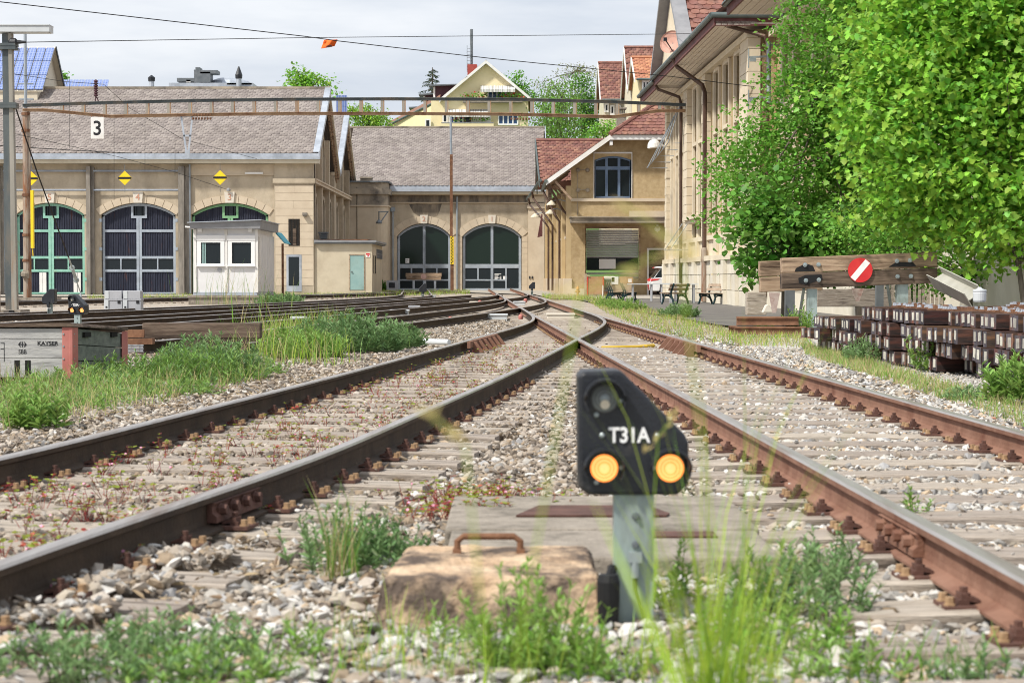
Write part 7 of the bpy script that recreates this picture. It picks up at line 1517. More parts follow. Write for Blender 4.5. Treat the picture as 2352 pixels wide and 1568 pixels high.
table('left of two pale folding tables, behind the iron-legged benches', sb6(705, 79.5), sb6(1290, 79.5), 79.5); table('right of two pale folding tables, in front of the pale plinth', sb6(1300, 78), sb6(1765, 78), 78)
table('pale folding table standing behind the left one', sb6(1000, 84), sb6(1500, 84), 84)
def pallet_box(x0, x1, y0, z0, h, m='cardboard'):
    w = MB()
    return w
YK = 104.0; kx = lambda zx: X(1336+zx*.152, YK); kz = lambda zy: Z(583.3+zy*.152, YK)
t_ = thing('pallet_box', 'two brown wooden pallet boxes with red straps stacked before the roller door', 'box', (kx(200), YK, .1)); zg = gz(YK)
for a, b in ((605, 474), (470, 342)):
    w = MB(); w.box(kx(85), kx(330), YK, YK+.9, kz(a), kz(b)); w.build('box_side', M['cardboard'], t_)
w = MB()
for a in (85, 200, 300): w.box(kx(a), kx(a+28), YK+.02, YK+.88, zg, kz(615))
w.box(kx(82), kx(332), YK-.01, YK+.9, kz(617), kz(606)); w.build('pallet', M['bench_wood'], t_)
w = MB(); w.box(kx(72), kx(98), YK-.03, YK-.005, kz(630), kz(345)); w.box(kx(318), kx(334), YK-.03, YK-.005, kz(480), kz(345)); w.build('red_strap', M['red'], t_)
w = MB(); w.box(kx(40), kx(75), YK-.05, YK+.02, kz(640), kz(300)); w.prism([(kx(38), YK-.06, kz(298)), (kx(120), YK-.06, kz(325)), (kx(125), YK-.06, kz(345)), (kx(45), YK-.06, kz(318))], (0, .1, 0)); tag(w.build('loose_board', M['bench_wood']), 'pale loose boards leaning on the left of the pallet boxes', 'board')
t_ = thing('office_chair', 'charcoal office chair standing right of the pallet boxes', 'chair', (kx(395), YK, .1)); w = MB(); w.box(kx(345), kx(450), YK+.1, YK+.18, kz(540), kz(378)); w.build('backrest', M['greymesh'], t_, bevel=.03); w = MB(); w.box(kx(345), kx(455), YK-.3, YK+.15, kz(560), kz(545)); w.build('seat', M['greymesh'], t_); w = MB(); w.box(kx(395), kx(405), YK-.1, YK, kz(640), kz(560)); w.box(kx(345), kx(455), YK-.1, YK-.05, kz(655), kz(640)); w.build('leg', M['cabinet'], t_)
w = MB(); w.box(kx(310), kx(325), YK-.12, YK-.09, zg, kz(470)); tag(w.build('white_board', M['white']), 'narrow white board leaning between the boxes and the chair', 'board')
for a, b, c, d, m_, lb, nm, cat in ((340, 520, 440, 335, 'keystone', 'pale crumpled sack lying behind the office chair', 'sack', 'sack'), (455, 560, 470, 345, 'purewhite', 'white printed carton right of the office chair', 'carton', 'box'), (582, 690, 450, 340, 'cardboard', 'brown cardboard carton left of the carton with a label', 'carton', 'box'), (695, 778, 450, 345, 'cardboard', 'brown cardboard carton with a pale label on its face', 'carton', 'box'), (340, 455, 655, 560, 'cardboard', 'flat brown carton under the office chair', 'carton', 'box'), (470, 780, 655, 455, 'bench_wood', 'low brown wooden bin carrying the cartons', 'bin', 'bin')):
    w = MB(); w.box(kx(a), kx(b), YK+.3-(.25 if d == 560 else 0), YK+.8, kz(c), kz(d)); o = tag(w.build(nm, M[m_], bevel=.01 if nm != 'sack' else .06), lb, cat)
    if a == 695: w = MB(); w.box(kx(705), kx(760), YK+.29, YK+.298, kz(430), kz(375)); w.build('label_plate', M['white'], o)
w = MB(); q = P(1327, 682, 101); w.lathe([(.06, 0), (.06, .35), (.09, .36), (.09, .42), (.05, .5), (.02, .55)], (q.x, 101, gz(101)), n=10); w.lathe([(.05, -.12), (.05, .12)], (q.x, 101, gz(101)+.28), axis=(1, 0, 0), n=8); tag(w.build('hydrant', mat('rusty_ochre', (.45, .22, .07), (.55, .3, .1), 6, .7)), 'small ochre hydrant at the corner of the ochre shed', 'hydrant')
def car(label, loc, mpaint, group='parked cars'):
    "tail at local x=0, nose towards +x, near side faces -y"
    t = thing('parked_car', label, 'car', loc, group); Wd = 1.75
    lower = [(.05, .35), (.0, .5), (.02, .78), (.10, .95), (.9, 1.0), (2.6, .98), (3.6, .86), (4.15, .68), (4.2, .4), (4.05, .28)]
    arch = lambda cx: [(cx+.36*math.cos(rad(a)), .30+.36*math.sin(rad(a))) for a in range(0, 181, 20)]
    pts = [(.05, .30)]+[p for p in lower[1:]]+arch(3.4)+arch(.78); w = MB(); w.prism([(x, 0, z) for x, z in reversed(pts)], (0, Wd, 0)); w.build('body', M[mpaint], t, bevel=.05, seg=3, local=True)
    cab = [(.10, .96), (.38, 1.40), (.62, 1.50), (1.7, 1.52), (2.2, 1.44), (3.05, .97)]; w = MB()
    w.hexa([(.10, .05, .95), (3.05, .05, .95), (3.05, Wd-.05, .95), (.10, Wd-.05, .95), (.5, .18, 1.46), (2.15, .18, 1.46), (2.15, Wd-.18, 1.46), (.5, Wd-.18, 1.46)]); w.build('glasshouse', M['glass'], t, bevel=.04, local=True)
    w = MB(); w.hexa([(.22, .16, 1.45), (2.2, .16, 1.45), (2.2, Wd-.16, 1.45), (.22, Wd-.16, 1.45), (.30, .2, 1.52), (2.0, .22, 1.52), (2.0, Wd-.22, 1.52), (.30, Wd-.2, 1.52)]); w.bar((.55, .1, .96), (.66, .17, 1.46), .12, .05); w.bar((1.5, .06, .96), (1.5, .17, 1.46), .08, .05); w.build('roof', M[mpaint], t, bevel=.02, local=True)
    for cx in (.78, 3.4):
        w = MB(); w.lathe([(.20, -.09), (.315, -.08), (.32, 0), (.315, .08), (.2, .09)], (cx, .12, .32), axis=(0, 1, 0), n=22); wh = w.build('wheel', M['tyre'], t, local=True)
        w = MB(); w.lathe([(.2, 0), (.2, .02), (.05, .03)], (cx, .04, .32), axis=(0, -1, 0), n=18)
        w.build('rim', M['cabinet'], wh, local=True)
        w = MB(); w.lathe([(.20, -.09), (.315, -.08), (.32, 0), (.315, .08), (.2, .09)], (cx, Wd-.12, .32), axis=(0, 1, 0), n=22); w.build('wheel', M['tyre'], t, local=True)
    for y0_, y1_ in ((-.012, .30), (Wd-.30, Wd+.012)): w = MB(); w.hexa([(.0, y0_, .80), (.30, y0_, .84), (.30, y1_, .84), (-.03, y1_, .80), (.03, y0_, .91), (.46, y0_, .92), (.35, y1_, .92), (.03, y1_, .91)]); w.build('tail_lamp', M['red'], t, local=True)
    w = MB(); w.box(-.03, .0, .6, 1.15, .66, .78); w.build('number_plate', M['white'], t, local=True)
    return t
car('white hatchback with red tail lamp, nose behind the corner of the railway building', (P(1496, 640, 99.3).x, 99.3, gz(99)+.01), 'car_white')
car('red car mostly hidden behind the white hatchback', (P(1492, 640, 103.4).x, 103.4, gz(103)+.01), 'car_red')
# ------------------------------------------------------------------ small things between the rails
def gbox(vx0, vx1, vyb, vyt, m, nm, lab, cat, d=.4, grp=None, h0=0.0):
    q = G((vx0+vx1)/2, vyb, h0); Y = q.y; w = MB(); x0, x1 = X(vx0, Y), X(vx1, Y); zt_ = Z(vyt, Y)
    w.box(x0, x1, Y, Y+d, q.z-.06, zt_-.05); w.box(x0-.02, x1+.02, Y-.02, Y+d+.02, zt_-.05, zt_); return tag(w.build(nm, M[m], bevel=.015), lab, cat, grp)
gg = 'pale point machine boxes between the tracks'
gbox(1101, 1165, 733, 721, 'cabinet_lt', 'point_machine_box', 'long pale box left of the curved rails before the crossing', 'box', .5, gg)
gbox(1257, 1320, 732, 719.5, 'keystone', 'point_machine_box', 'cream box on dark feet between the crossing rails', 'box', .5, gg)
gbox(896, 938, 722, 711, 'cabinet_lt', 'point_machine_box', 'pale box right behind the big weed bush', 'box', .5, gg)
gbox(939, 963, 712, 702, 'cabinet', 'point_machine_box', 'small grey motor box beside the pale box behind the weed bush', 'box', .4, gg)
gbox(1180, 1206, 698, 692, 'cabinet_lt', 'point_machine_box', 'small pale box right of the far straight rail', 'box', .5, gg)
gbox(986, 1018, 696, 690, 'keystone', 'point_machine_box', 'flat pale box just beyond the far crossing curves', 'box', .5, gg)
gbox(992, 1000, 684, 678, 'cabinet_lt', 'point_machine_box', 'tiny pale box right of the dwarf signal before door 2', 'box', .4, gg)
gbox(934, 947, 692, 686, 'keystone', 'point_machine_box', 'tiny cream box left of the dwarf signal before door 2', 'box', .4, gg)
gbox(1079, 1113, 697, 692, 'keystone', 'point_machine_box', 'low cream box at the foot of the far turnout', 'box', .5, gg)
gbox(478, 499, 711, 704, 'cabinet_lt', 'point_machine_box', 'small pale box in front of the white hut', 'box', .4, gg)
gbox(668, 700, 737, 727, 'cabinet_lt', 'point_machine_box', 'pale box half hidden in the tall grass', 'box', .4, gg)
for vx, vy, lb, m_ in ((1196, 734, 'dark red round track marker inside the curved rails', 'paint_red'), (1034, 740, 'faded pink round track marker on the gravel left of the turnout', 'paint_red'), (1102, 697.5, 'red round track marker near the far crossing', 'paint_red'), (366, 757, 'red round track marker behind the timbers', 'red'), (875, 696, 'small red track marker left of the dwarf signal', 'red'), (1207, 693, 'tiny red track marker by the far turnout rail', 'paint_red')):
    q = G(vx, vy); r = .06*max(1, q.y/60); w = MB(); w.lathe([(.02, -.1), (.5*r, -.09), (.9*r, -.04), (r, .03), (.85*r, .06), (.4*r, .085), (.01, .09)], q+Vector((0, 0, .05)), n=14); tag(w.build('track_marker', M[m_], smooth=True), lb, 'track marker', 'round fouling point markers')
a, b = G(973, 790), G(1032, 791); w = MB(); w.tube([a+Vector((0, 0, .04)), b+Vector((0, -.1, .04))], .045, 12); tag(w.build('white_tube', M['cabinet_lt']), 'pale tube lying on the gravel left of the turnout', 'tube')
a, b = G(1382, 801), G(1486, 800); w = MB(); w.tube([a+Vector((0, 0, .02)), b+Vector((0, 0, .03))], .022, 8); w.tube([b+Vector((-.1, .05, .02)), b+Vector((.12, .3, .03))], .03, 8); tag(w.build('yellow_bar', mat('ochre_yellow_bar', (.5, .33, .03), (.58, .4, .06), 4, .6)), 'ochre yellow bar lying across the right track', 'bar')
w = MB(); q = G(2015, 770); w.tube([G(1973, 772), G(1990, 762)+Vector((0, 0, .1)), G(2030, 752)+Vector((0, 0, .12)), G(2075, 748)], .02, 6); tag(w.build('black_hose', M['zinc_dk']), 'dark hose curling on the grass before the rail stack', 'hose')
gbox(1988, 2012, 771, 765, 'bench_wood', 'wood_scrap', 'small pale wood scrap on the grass before the sleeper pile', 'wood scrap', .1)
gbox(2128, 2155, 800, 787, 'bench_wood', 'wood_scrap', 'pale board end sticking out of the bottom of the pile', 'wood scrap', .5) if False else None
q = G(2425*.9408, 1025*.9408); w = MB(); w.box(q.x-.025, q.x+.025, q.y, q.y+.04, -.01, .02); tag(w.build('brick_fragment', M['orangetile_i'], bevel=.008), 'orange brick fragment on the gravel beyond the right rail', 'brick')
# ------------------------------------------------------------------ vegetation
LEAF = [(0, 0, 0), (.3, .5, .06), (.3, -.5, .06), (.34, 0, -.02), (.72, .38, .0), (.72, -.38, .0), (.74, 0, -.05), (1, 0, -.12)]
LEAFF = [(0, 3, 1), (0, 2, 3), (1, 3, 6, 4), (3, 2, 5, 6), (4, 6, 7), (6, 5, 7)]
def leaf(wd): return [(x, y*wd, z) for x, y, z in LEAF]
MAPLE = [(0, 0, 0), (.12, .10, .0), (.05, .42, .05), (.30, .28, .03), (.42, .60, .04), (.55, .30, 0), (.70, .30, -.04), (1.0, 0, -.10), (.70, -.30, -.04), (.55, -.30, 0), (.42, -.60, .04), (.30, -.28, .03), (.05, -.42, .05), (.12, -.10, 0), (.45, 0, -.04)]
MAPLEF = [(14, i, i+1) for i in range(0, 13)]+[(14, 13, 0)]
STEM = [(0, .5, 0), (0, -.25, .43), (0, -.25, -.43), (1, .25, 0), (1, -.12, .2), (1, -.12, -.2)]
STEMF = [(0, 1, 4, 3), (1, 2, 5, 4), (2, 0, 3, 5)]
BLADE = [(0, .5, 0), (0, -.5, 0), (.4, .42, .05), (.4, -.42, .05), (.75, .28, .18), (.75, -.28, .18), (1, 0, .36)]
BLADEF = [(0, 1, 3, 2), (2, 3, 5, 4), (4, 5, 6)]
def unit(v): return v/np.maximum(1e-9, np.linalg.norm(v, axis=1, keepdims=True))
def weed(name, label, cat, specs, m, leaf_l=.05, leaf_w=.3, stuff=False, dens=22, stem_m='weed', group=None, lean=.35, two=None):
    "specs: (x, y, z, radius, height, stems); stems set with a spiral of narrow leaves"
    bp, bd, bl = [], [], []; lp, ld, ll = [], [], []
    for (x, y, z, r, h, n) in specs:
        a = RNG.random(n)*6.283; rr = r*np.sqrt(RNG.random(n)); ox, oy = rr*np.cos(a), rr*np.sin(a)
        hh = h*(1-.45*(rr/r)**2)*RNG.uniform(.6, 1.1, n)
        d = unit(np.stack([lean*ox/r+RNG.normal(0, .13, n), lean*oy/r+RNG.normal(0, .13, n), np.ones(n)], 1)); p = np.stack([x+ox, y+oy, np.full(n, z-.01)], 1)
        bp.append(p); bd.append(d); bl.append(hh)
        for i in range(n):
            k = max(4, int(dens*hh[i]/.3)); t = RNG.uniform(.08, 1.0, k); an = np.arange(k)*2.4+RNG.random()*6; s = np.stack([np.cos(an), np.sin(an), .35+.9*t+RNG.normal(0, .2, k)], 1)
            lp.append(p[i]+d[i]*(t*hh[i])[:, None]); ld.append(unit(s)); ll.append(leaf_l*(1.25-.6*t)*RNG.uniform(.7, 1.25, k))
    bp, bd, bl = map(np.concatenate, (bp, bd, bl)); lp, ld, ll = map(np.concatenate, (lp, ld, ll)); n = len(lp)
    ms = [M[m]]+([M[two]] if two else []); mi = (RNG.random(n) < .3).astype(int) if two else None
    x, y, z = specs[0][:3]
    if stuff:
        o = scatter(name, leaf(leaf_w), LEAFF, lp, rot_from(ld, RNG.normal(0, .4, n)), ll, ms, None, 'stuff', mi)
        s_ = scatter('stems', STEM, STEMF, bp, rot_from(bd, RNG.random(len(bp))*6), np.stack([bl, np.full(len(bl), .006), np.full(len(bl), .006)], 1), M[stem_m], o); return o
    t = thing(name, label, cat, (x, y, z), group)
    scatter('leaves', leaf(leaf_w), LEAFF, lp, rot_from(ld, RNG.normal(0, .4, n)), ll, ms, t, 'stuff', mi)
    scatter('stem', STEM, STEMF, bp, rot_from(bd, RNG.random(len(bp))*6), np.stack([bl, np.full(len(bl), .006), np.full(len(bl), .006)], 1), M[stem_m], t, 'stuff'); return t
def blades(name, pos, h, wd, m, kind=None, spread=.35, label=None, cat=None, group=None, mi=None):
    n = len(pos); a = RNG.random(n)*6.283; t = np.abs(RNG.normal(0, spread, n)); d = unit(np.stack([t*np.cos(a), t*np.sin(a), np.ones(n)], 1))
    hh = h*RNG.uniform(.5, 1.15, n); o = scatter(name, BLADE, BLADEF, pos, rot_from(d, RNG.random(n)*6.28), np.stack([hh, np.full(n, wd)*RNG.uniform(.6, 1.2, n), hh], 1), m, None, kind, mi)
    return tag(o, label, cat, group)
def in_px(n, poly_px, h=0.0):
    "n points on the ground inside a polygon given in picture units"
    g = [G(a, b) for a, b in poly_px]; gx_ = [p.x for p in g]; gy_ = [p.y for p in g]; out = []
    while len(out) < n:
        x, y = random.uniform(min(gx_), max(gx_)), random.uniform(min(gy_), max(gy_)); c = False; j = len(g)-1
        for i in range(len(g)):
            if (gy_[i] > y) != (gy_[j] > y) and x < (gx_[j]-gx_[i])*(y-gy_[i])/(gy_[j]-gy_[i])+gx_[i]: c = not c
            j = i
        if c: out.append((x, y, gz(y)+h))
    return np.array(out)
def spec(vx, vy, r, h, n, dz=0): q = G(vx, vy); return (q.x, q.y, q.z+dz, r, h, n)
# weed bank on the left
bank = [spec(*s) for s in ((40, 930, .35, 0.23, 37), (110, 905, .4, 0.21, 37), (180, 890, .45, 0.25, 55), (250, 880, .5, 0.27, 62), (330, 880, .55, 0.32, 74), (400, 880, .5, 0.34, 74), (455, 880, .5, 0.42, 99), (520, 870, .45, 0.35, 80), (300, 910, .45, 0.21, 49), (220, 925, .4, 0.17, 43), (150, 940, .4, 0.15, 37), (420, 905, .4, 0.21, 49), (570, 860, .4, 0.23, 49), (60, 960, .3, 0.21, 31))]
weed('weed_bank', None, None, bank, 'weed2', .075, .2, True, 24, 'weed2', two='weed')
for k, (s, lb, m_) in enumerate((((800, 808, .75, .60, 240), 'large blue-green weed bush beside the curved left rail', 'weed'), ((690, 822, .55, .42, 170), 'pale green weed clump left of the large weed bush', 'weed2'), ((895, 798, .5, .40, 150), 'low dark weed clump at the right end of the weed bush', 'weed'), ((75, 985, .2, .34, 34), 'leafy upright weed at the left edge beside the dark rail', 'weed2'), ((480, 868, .5, .46, 120), 'bushy green weed in front of the old timbers', 'weed'))): weed('weed_clump', lb, 'weed', [spec(*s)], m_, .095, .24, False, 26, m_, 'weed clumps along the tracks')
cg = [(q.x, q.y, random.uniform(.25, .55)) for q in (G(625, 800), G(650, 770), G(690, 790), G(640, 830), G(720, 760), G(745, 800), G(610, 780), G(700, 835), G(770, 745))]; pp = np.array([(cx+random.gauss(0, s_), cy+random.gauss(0, s_*1.6), 0) for cx, cy, s_ in cg for _ in range(110)]); blades('tall_grass', pp, .46, .009, [M['grass'], M['grass_y'], M['straw'], M['weed2']], 'stuff', .3, mi=RNG.integers(0, 4, len(pp)))
pp = in_px(1500, [(0, 1000), (0, 880), (300, 890), (560, 850), (620, 870), (250, 960)]); blades('bank_grass', pp, .24, .006, [M['grass'], M['straw'], M['weed2'], M['straw']], 'stuff', .5, mi=RNG.integers(0, 4, len(pp)))
# near weeds
near = [((790, 1300, .20, .25, 60), 'tall bushy weed standing left of the sandy stone block', 'weed'), ((880, 1290, .15, .19, 40), 'smaller weed between the bushy weed and the stone block', 'weed'), ((330, 1530, .36, .15, 120), 'wide low weed patch at the lower left', 'weed'), ((470, 1560, .25, .11, 60), 'low weed right of the wide patch at the bottom', 'weed2'),
        ((1215, 1530, .12, .31, 34), 'tall pale green weed in front of the stone block', 'weed2'), ((1300, 1550, .10, .24, 22), 'slender weed between the tall pale weed and the signal post', 'weed2'), ((1040, 1470, .06, .12, 10), 'small feathery weed at the front of the stone block', 'weed2'),
        ((1850, 1400, .20, .24, 60), 'bushy grey-green weed right of the near signal', 'weed'), ((1760, 1480, .22, .16, 55), 'low weed beneath the yellow-green grass tuft', 'weed2'), ((1900, 1330, .12, .2, 26), 'weed beside the foot of the right rail', 'weed'), ((1560, 1390, .08, .22, 14), 'thin weed just right of the signal post', 'weed2'), ((2105, 1180, .05, .13, 9), 'single sprig growing between the sleepers of the right track', 'weed2'), ((1430, 1560, .1, .1, 20), 'low weed at the bottom below the signal', 'weed2'), ((690, 1500, .06, .14, 8), 'yellowish upright seedling pair at the lower left centre', 'weed2'), ((1960, 1560, .14, .13, 24), 'low weed at the bottom right of the stones', 'weed2'), ((2240, 1560, .12, .1, 18), 'low weed near the lower right corner', 'weed')]
for s, lb, m_ in near: weed('weed_clump', lb, 'weed', [spec(*s)], m_, .042, .26, False, 30, m_, 'weed clumps along the tracks', two='grass' if m_ == 'weed2' else None)
lt = np.concatenate([in_px(700, [(0, 1568), (0, 1330), (900, 1150), (1300, 1120), (2352, 1450), (2352, 1568)]), in_px(700, [(0, 1010), (0, 930), (560, 870), (900, 840), (1000, 830), (640, 900)]), in_px(500, [(300, 1100), (1290, 800), (1340, 810), (900, 1100)])]); lt[:, 2] += .012; nl = len(lt)
scatter('dry_litter', leaf(.25), LEAFF, lt, rot_from(unit(np.stack([RNG.normal(size=nl), RNG.normal(size=nl), RNG.normal(0, .25, nl)], 1)), RNG.random(nl)*6), RNG.uniform(.02, .07, nl), M['litter'], None, 'stuff')
# tufts of tall grass by the signal
def tuft(vx, vy, r, h, n, m, lb, wd=.006, spread=.12):
    q = G(vx, vy); a = RNG.random(n)*6.283; rr = r*np.sqrt(RNG.random(n)); pos = np.stack([q.x+rr*np.cos(a), q.y+rr*np.sin(a), np.full(n, -.02)], 1)
    return blades('grass_tuft', pos, h, wd, [M[x] for x in m], None, spread, lb, 'grass tuft', 'grass tufts in the foreground', mi=RNG.integers(0, len(m), n))
def near_tuft(lb, vx, Y, r, hs, m):
    t = thing('grass_tuft', lb, 'grass tuft', (X(vx, Y), Y, 0), 'grass tufts in the foreground')
    for h, n, rr_, wd, sp in hs:
        a = RNG.random(n)*6.283; rr = rr_*np.sqrt(RNG.random(n)); pos = np.stack([X(vx, Y)+rr*np.cos(a), Y+rr*np.sin(a), np.full(n, -.02)], 1)
        o = blades('blades', pos, h, wd, [M['grass_y'], M['grass']], 'stuff', sp, mi=(RNG.random(n) < .35).astype(int)); o.parent = t; o.matrix_parent_inverse = world_of(t).inverted()
near_tuft('tall yellow-green grass tuft right of the near signal', 1655, 3.9, .1, ((.56, 120, .07, .0055, .08), (.74, 40, .06, .0045, .05), (1.0, 22, .05, .0035, .035)), None)
near_tuft('thin grass blades standing right of the tall tuft', 1735, 4.3, .08, ((.36, 24, .08, .005, .14), (.6, 8, .06, .003, .06)), None)
tuft(780, 1330, .08, .34, 60, ('grass', 'straw'), 'upright grass growing through the bushy weed on the left', .005, .1)
tuft(1180, 1560, .2, .2, 90, ('grass', 'grass_y'), 'grass blades at the bottom in front of the stone block', .004, .2)
tuft(880, 1550, .2, .24, 40, ('grass', 'grass_y'), 'thin grass blades at the bottom left of the stone block', .004, .12)
tuft(1560, 1560, .25, .14, 110, ('grass', 'grass_y'), 'short grass at the bottom below the signal post', .005, .3)
pp = np.concatenate([in_px(420, [(560, 1565), (700, 1450), (1400, 1480), (2340, 1500), (2340, 1565)])]); blades('stray_grass', pp, .11, .004, [M['grass'], M['weed2']], 'stuff', .5, mi=(RNG.random(len(pp)) < .5).astype(int))
# very near stalks with seed heads, far out of focus
def stalk(lb, vx, vy, Y, lean, hl=.12, m='seed', sm='grass_y', base=None):
    tip = P(vx, vy, Y); b_ = Vector((tip.x-lean*tip.z*.5, Y+.05, 0)); t = thing('grass_stalk', lb, 'grass stalk', b_, 'tall grass stalks close to the camera')
    pts = [b_.lerp(Vector((tip.x-lean*.12, Y, tip.z-.03)), k/6)+Vector((lean*.02*math.sin(k/6*3.1), 0, 0)) for k in range(7)]+[tip]; w = MB(); w.tube(pts, [.0009]*7+[.0005], 5); w.build('stem', M[sm], t)
    n = 10; u = RNG.random(n); d0 = np.array(tip-pts[-2]); d0 /= np.linalg.norm(d0); tp = np.array(tip); pos = tp[None]-d0[None]*(u*hl)[:, None]+RNG.normal(0, .003, (n, 3)); dirs = unit(d0[None]+RNG.normal(0, .35, (n, 3))); scatter('seed_head', leaf(.32), LEAFF, pos, rot_from(dirs, RNG.random(n)*6), RNG.uniform(.012, .022, n), M[m], t)
    n = 3; pos = np.array([list(b_.lerp(tip, f)) for f in (.25, .45, .6)]); dirs = unit(np.stack([RNG.normal(0, .5, n), RNG.normal(0, .3, n), np.ones(n)], 1)); scatter('blade', BLADE, BLADEF, pos, rot_from(dirs, RNG.random(n)*6), np.stack([np.full(n, .22), np.full(n, .006), np.full(n, .22)], 1), M[sm], t)
for a in (('blurred straw seed head before the roller door', 1432, 470, 1.5, -.35, .085), ('blurred straw seed head arching before the dark recess of the ochre shed', 1515, 580, 1.5, .5, .09), ('blurred green stalk crossing the right lamp of the near signal', 1545, 960, 3.3, .2, .08), ('blurred stalk before the left track centre', 960, 930, 1.5, -.3, .05)): stalk(*a)
# red-stemmed herbs between the dark rails
n = 620; u = RNG.random(n); ys2 = 6.5+u*u*24; xs2 = np.array([at_y(T2, y)[0].x for y in ys2])+RNG.uniform(-.68, .68, n)
extra = np.array([(q.x, q.y) for q in (G(85, 1350), G(60, 1340), G(330, 1240), G(320, 1250), G(190, 1300), G(100, 1370), G(580, 1190), G(560, 1180))]); xs2 = np.concatenate([xs2, np.repeat(extra[:, 0], 5)+RNG.normal(0, .05, 40), RNG.normal(-.15, .16, 120)]); ys2 = np.concatenate([ys2, np.repeat(extra[:, 1], 5)+RNG.normal(0, .05, 40), RNG.uniform(8.3, 9.3, 120)]); n = len(xs2)
sp_, sdr, sl3, lp_, ld_, ll_, pp_ = [], [], [], [], [], [], []
for i in range(n):
    h = random.uniform(.035, .11); k = random.randint(3, 5)
    for _ in range(k):
        d = np.array([random.gauss(0, .55), random.gauss(0, .55), 1]); d /= np.linalg.norm(d); b_ = np.array([xs2[i], ys2[i], -.02]); l_ = h*random.uniform(.6, 1.2); sp_.append(b_); sdr.append(d); sl3.append(l_+.02); tip = b_+d*(l_+.02)
        for _ in range(3): a = random.random()*6.28; lp_.append(tip); ld_.append([math.cos(a), math.sin(a), .35]); ll_.append(random.uniform(.014, .03))
        if random.random() < .12: pp_.append(tip+np.array([0, 0, .006]))
m_ = len(sp_); HB = scatter('red_herbs', leaf(.75), LEAFF, np.array(lp_), rot_from(np.array(ld_), RNG.normal(0, .3, len(lp_))), np.array(ll_), [M['herb_leaf'], M['herb_red']], None, 'stuff', (RNG.random(len(lp_)) < .3).astype(int))
scatter('herb_stems', STEM, STEMF, np.array(sp_), rot_from(np.array(sdr), RNG.random(m_)*6), np.stack([np.array(sl3), np.full(m_, .005), np.full(m_, .005)], 1), M['herb_red'], HB)
pn_ = len(pp_); scatter('petals', [(-.5, -.5, 0), (.5, -.5, 0), (.5, .5, .1), (-.5, .5, .1)], [(0, 1, 2, 3)], np.array(pp_), rot_from(RNG.normal(size=(pn_, 3)), RNG.random(pn_)*6), np.full(pn_, .011), M['petal'], HB)
# verge grass on the right and before the sheds
pp = np.concatenate([in_px(7000, [(1345, 690), (1420, 690), (1700, 765), (1700, 800), (1500, 765), (1395, 720)]), in_px(1500, [(1640, 765), (1850, 762), (1870, 800), (1700, 795)])]); blades('verge_grass', pp, .13, .010, [M['grass'], M['straw'], M['grass_y'], M['straw']], 'stuff', .6, mi=RNG.integers(0, 4, len(pp)))
pp = in_px(5000, [(1840, 790), (1990, 830), (2352, 935), (2352, 985), (2180, 925), (1850, 815)]); blades('pile_edge_grass', pp, .10, .007, [M['grass'], M['straw'], M['weed2'], M['straw']], 'stuff', .7, mi=RNG.integers(0, 4, len(pp)))
pp = np.concatenate([in_px(5000, [(500, 683), (640, 672), (1080, 668), (1080, 676), (700, 686)]), in_px(900, [(200, 682), (440, 678), (440, 690), (200, 690)]), in_px(1400, [(1240, 680), (1400, 684), (1400, 692), (1260, 688)])]); blades('shed_grass', pp, .22, .016, [M['grass'], M['straw'], M['grass_y']], 'stuff', .4, mi=RNG.integers(0, 3, len(pp)))
for s, lb, m_, l_ in (((1560, 728, .5, .38, 110), 'dark green weed clump on the verge before the right benches', 'weed', .09), ((1440, 712, .6, .4, 80), 'leafy weeds on the verge in front of the benches', 'weed2', .09), ((1400, 704, .5, .35, 60), 'weeds beside the rails left of the benches', 'weed2', .09), ((1836, 770, .18, .6, 40), 'tall leafy weed between the rail stack and the pile', 'weed2', .08), ((1755, 762, .2, .22, 26), 'small weed in front of the rail stack', 'weed2', .07), ((2330, 925, .2, .45, 46), 'tall fresh weed at the right edge before the pile', 'weed2', .1), ((2240, 920, .28, .14, 70), 'grey-green low weed before the near end of the pile', 'weed', .06), ((2120, 850, .12, .42, 14), 'slender weed standing before the middle of the pile', 'weed2', .07), ((1975, 830, .25, .38, 46), 'dry feathery weed before the far end of the pile', 'weed', .06), ((2010, 745, .3, .35, 26), 'leafy weed growing under the buffer beam', 'weed2', .12), ((640, 700, .9, .5, 120), 'weeds at the right foot of the white hut', 'weed', .12), ((870, 668, .5, .8, 60), 'dark leafy weed at the corner of the annex', 'leaf_dark', .2), ((2085, 1160, .04, .07, 6), 'tiny sprig by the sleepers of the right track', 'weed2', .03)): weed('weed_clump', lb, 'weed', [spec(*s)], m_, l_, .28, False, 24, m_, 'weed clumps along the tracks')
for vx, vy, h, lb in ((500, 700, 1.5, 'tall dry grass stalks in front of the hut, left of the windows'), (545, 705, 1.6, 'tall dry grass stalks in front of the hut doors'), (620, 715, 1.4, 'tall dry grass stalks at the right corner of the hut'), (585, 800, .9, 'thin tall dry stalks rising from the old timbers')):
    q = G(vx, vy); n = 26; pos = np.stack([q.x+RNG.normal(0, .5 if vy < 750 else .25, n), q.y+RNG.normal(0, .5, n), np.full(n, gz(q.y))], 1); blades('dry_stalks', pos, h, .012, [M['straw'], M['grass']], None, .12, lb, 'grass', 'dry grass stalks by the hut', mi=RNG.integers(0, 2, n))
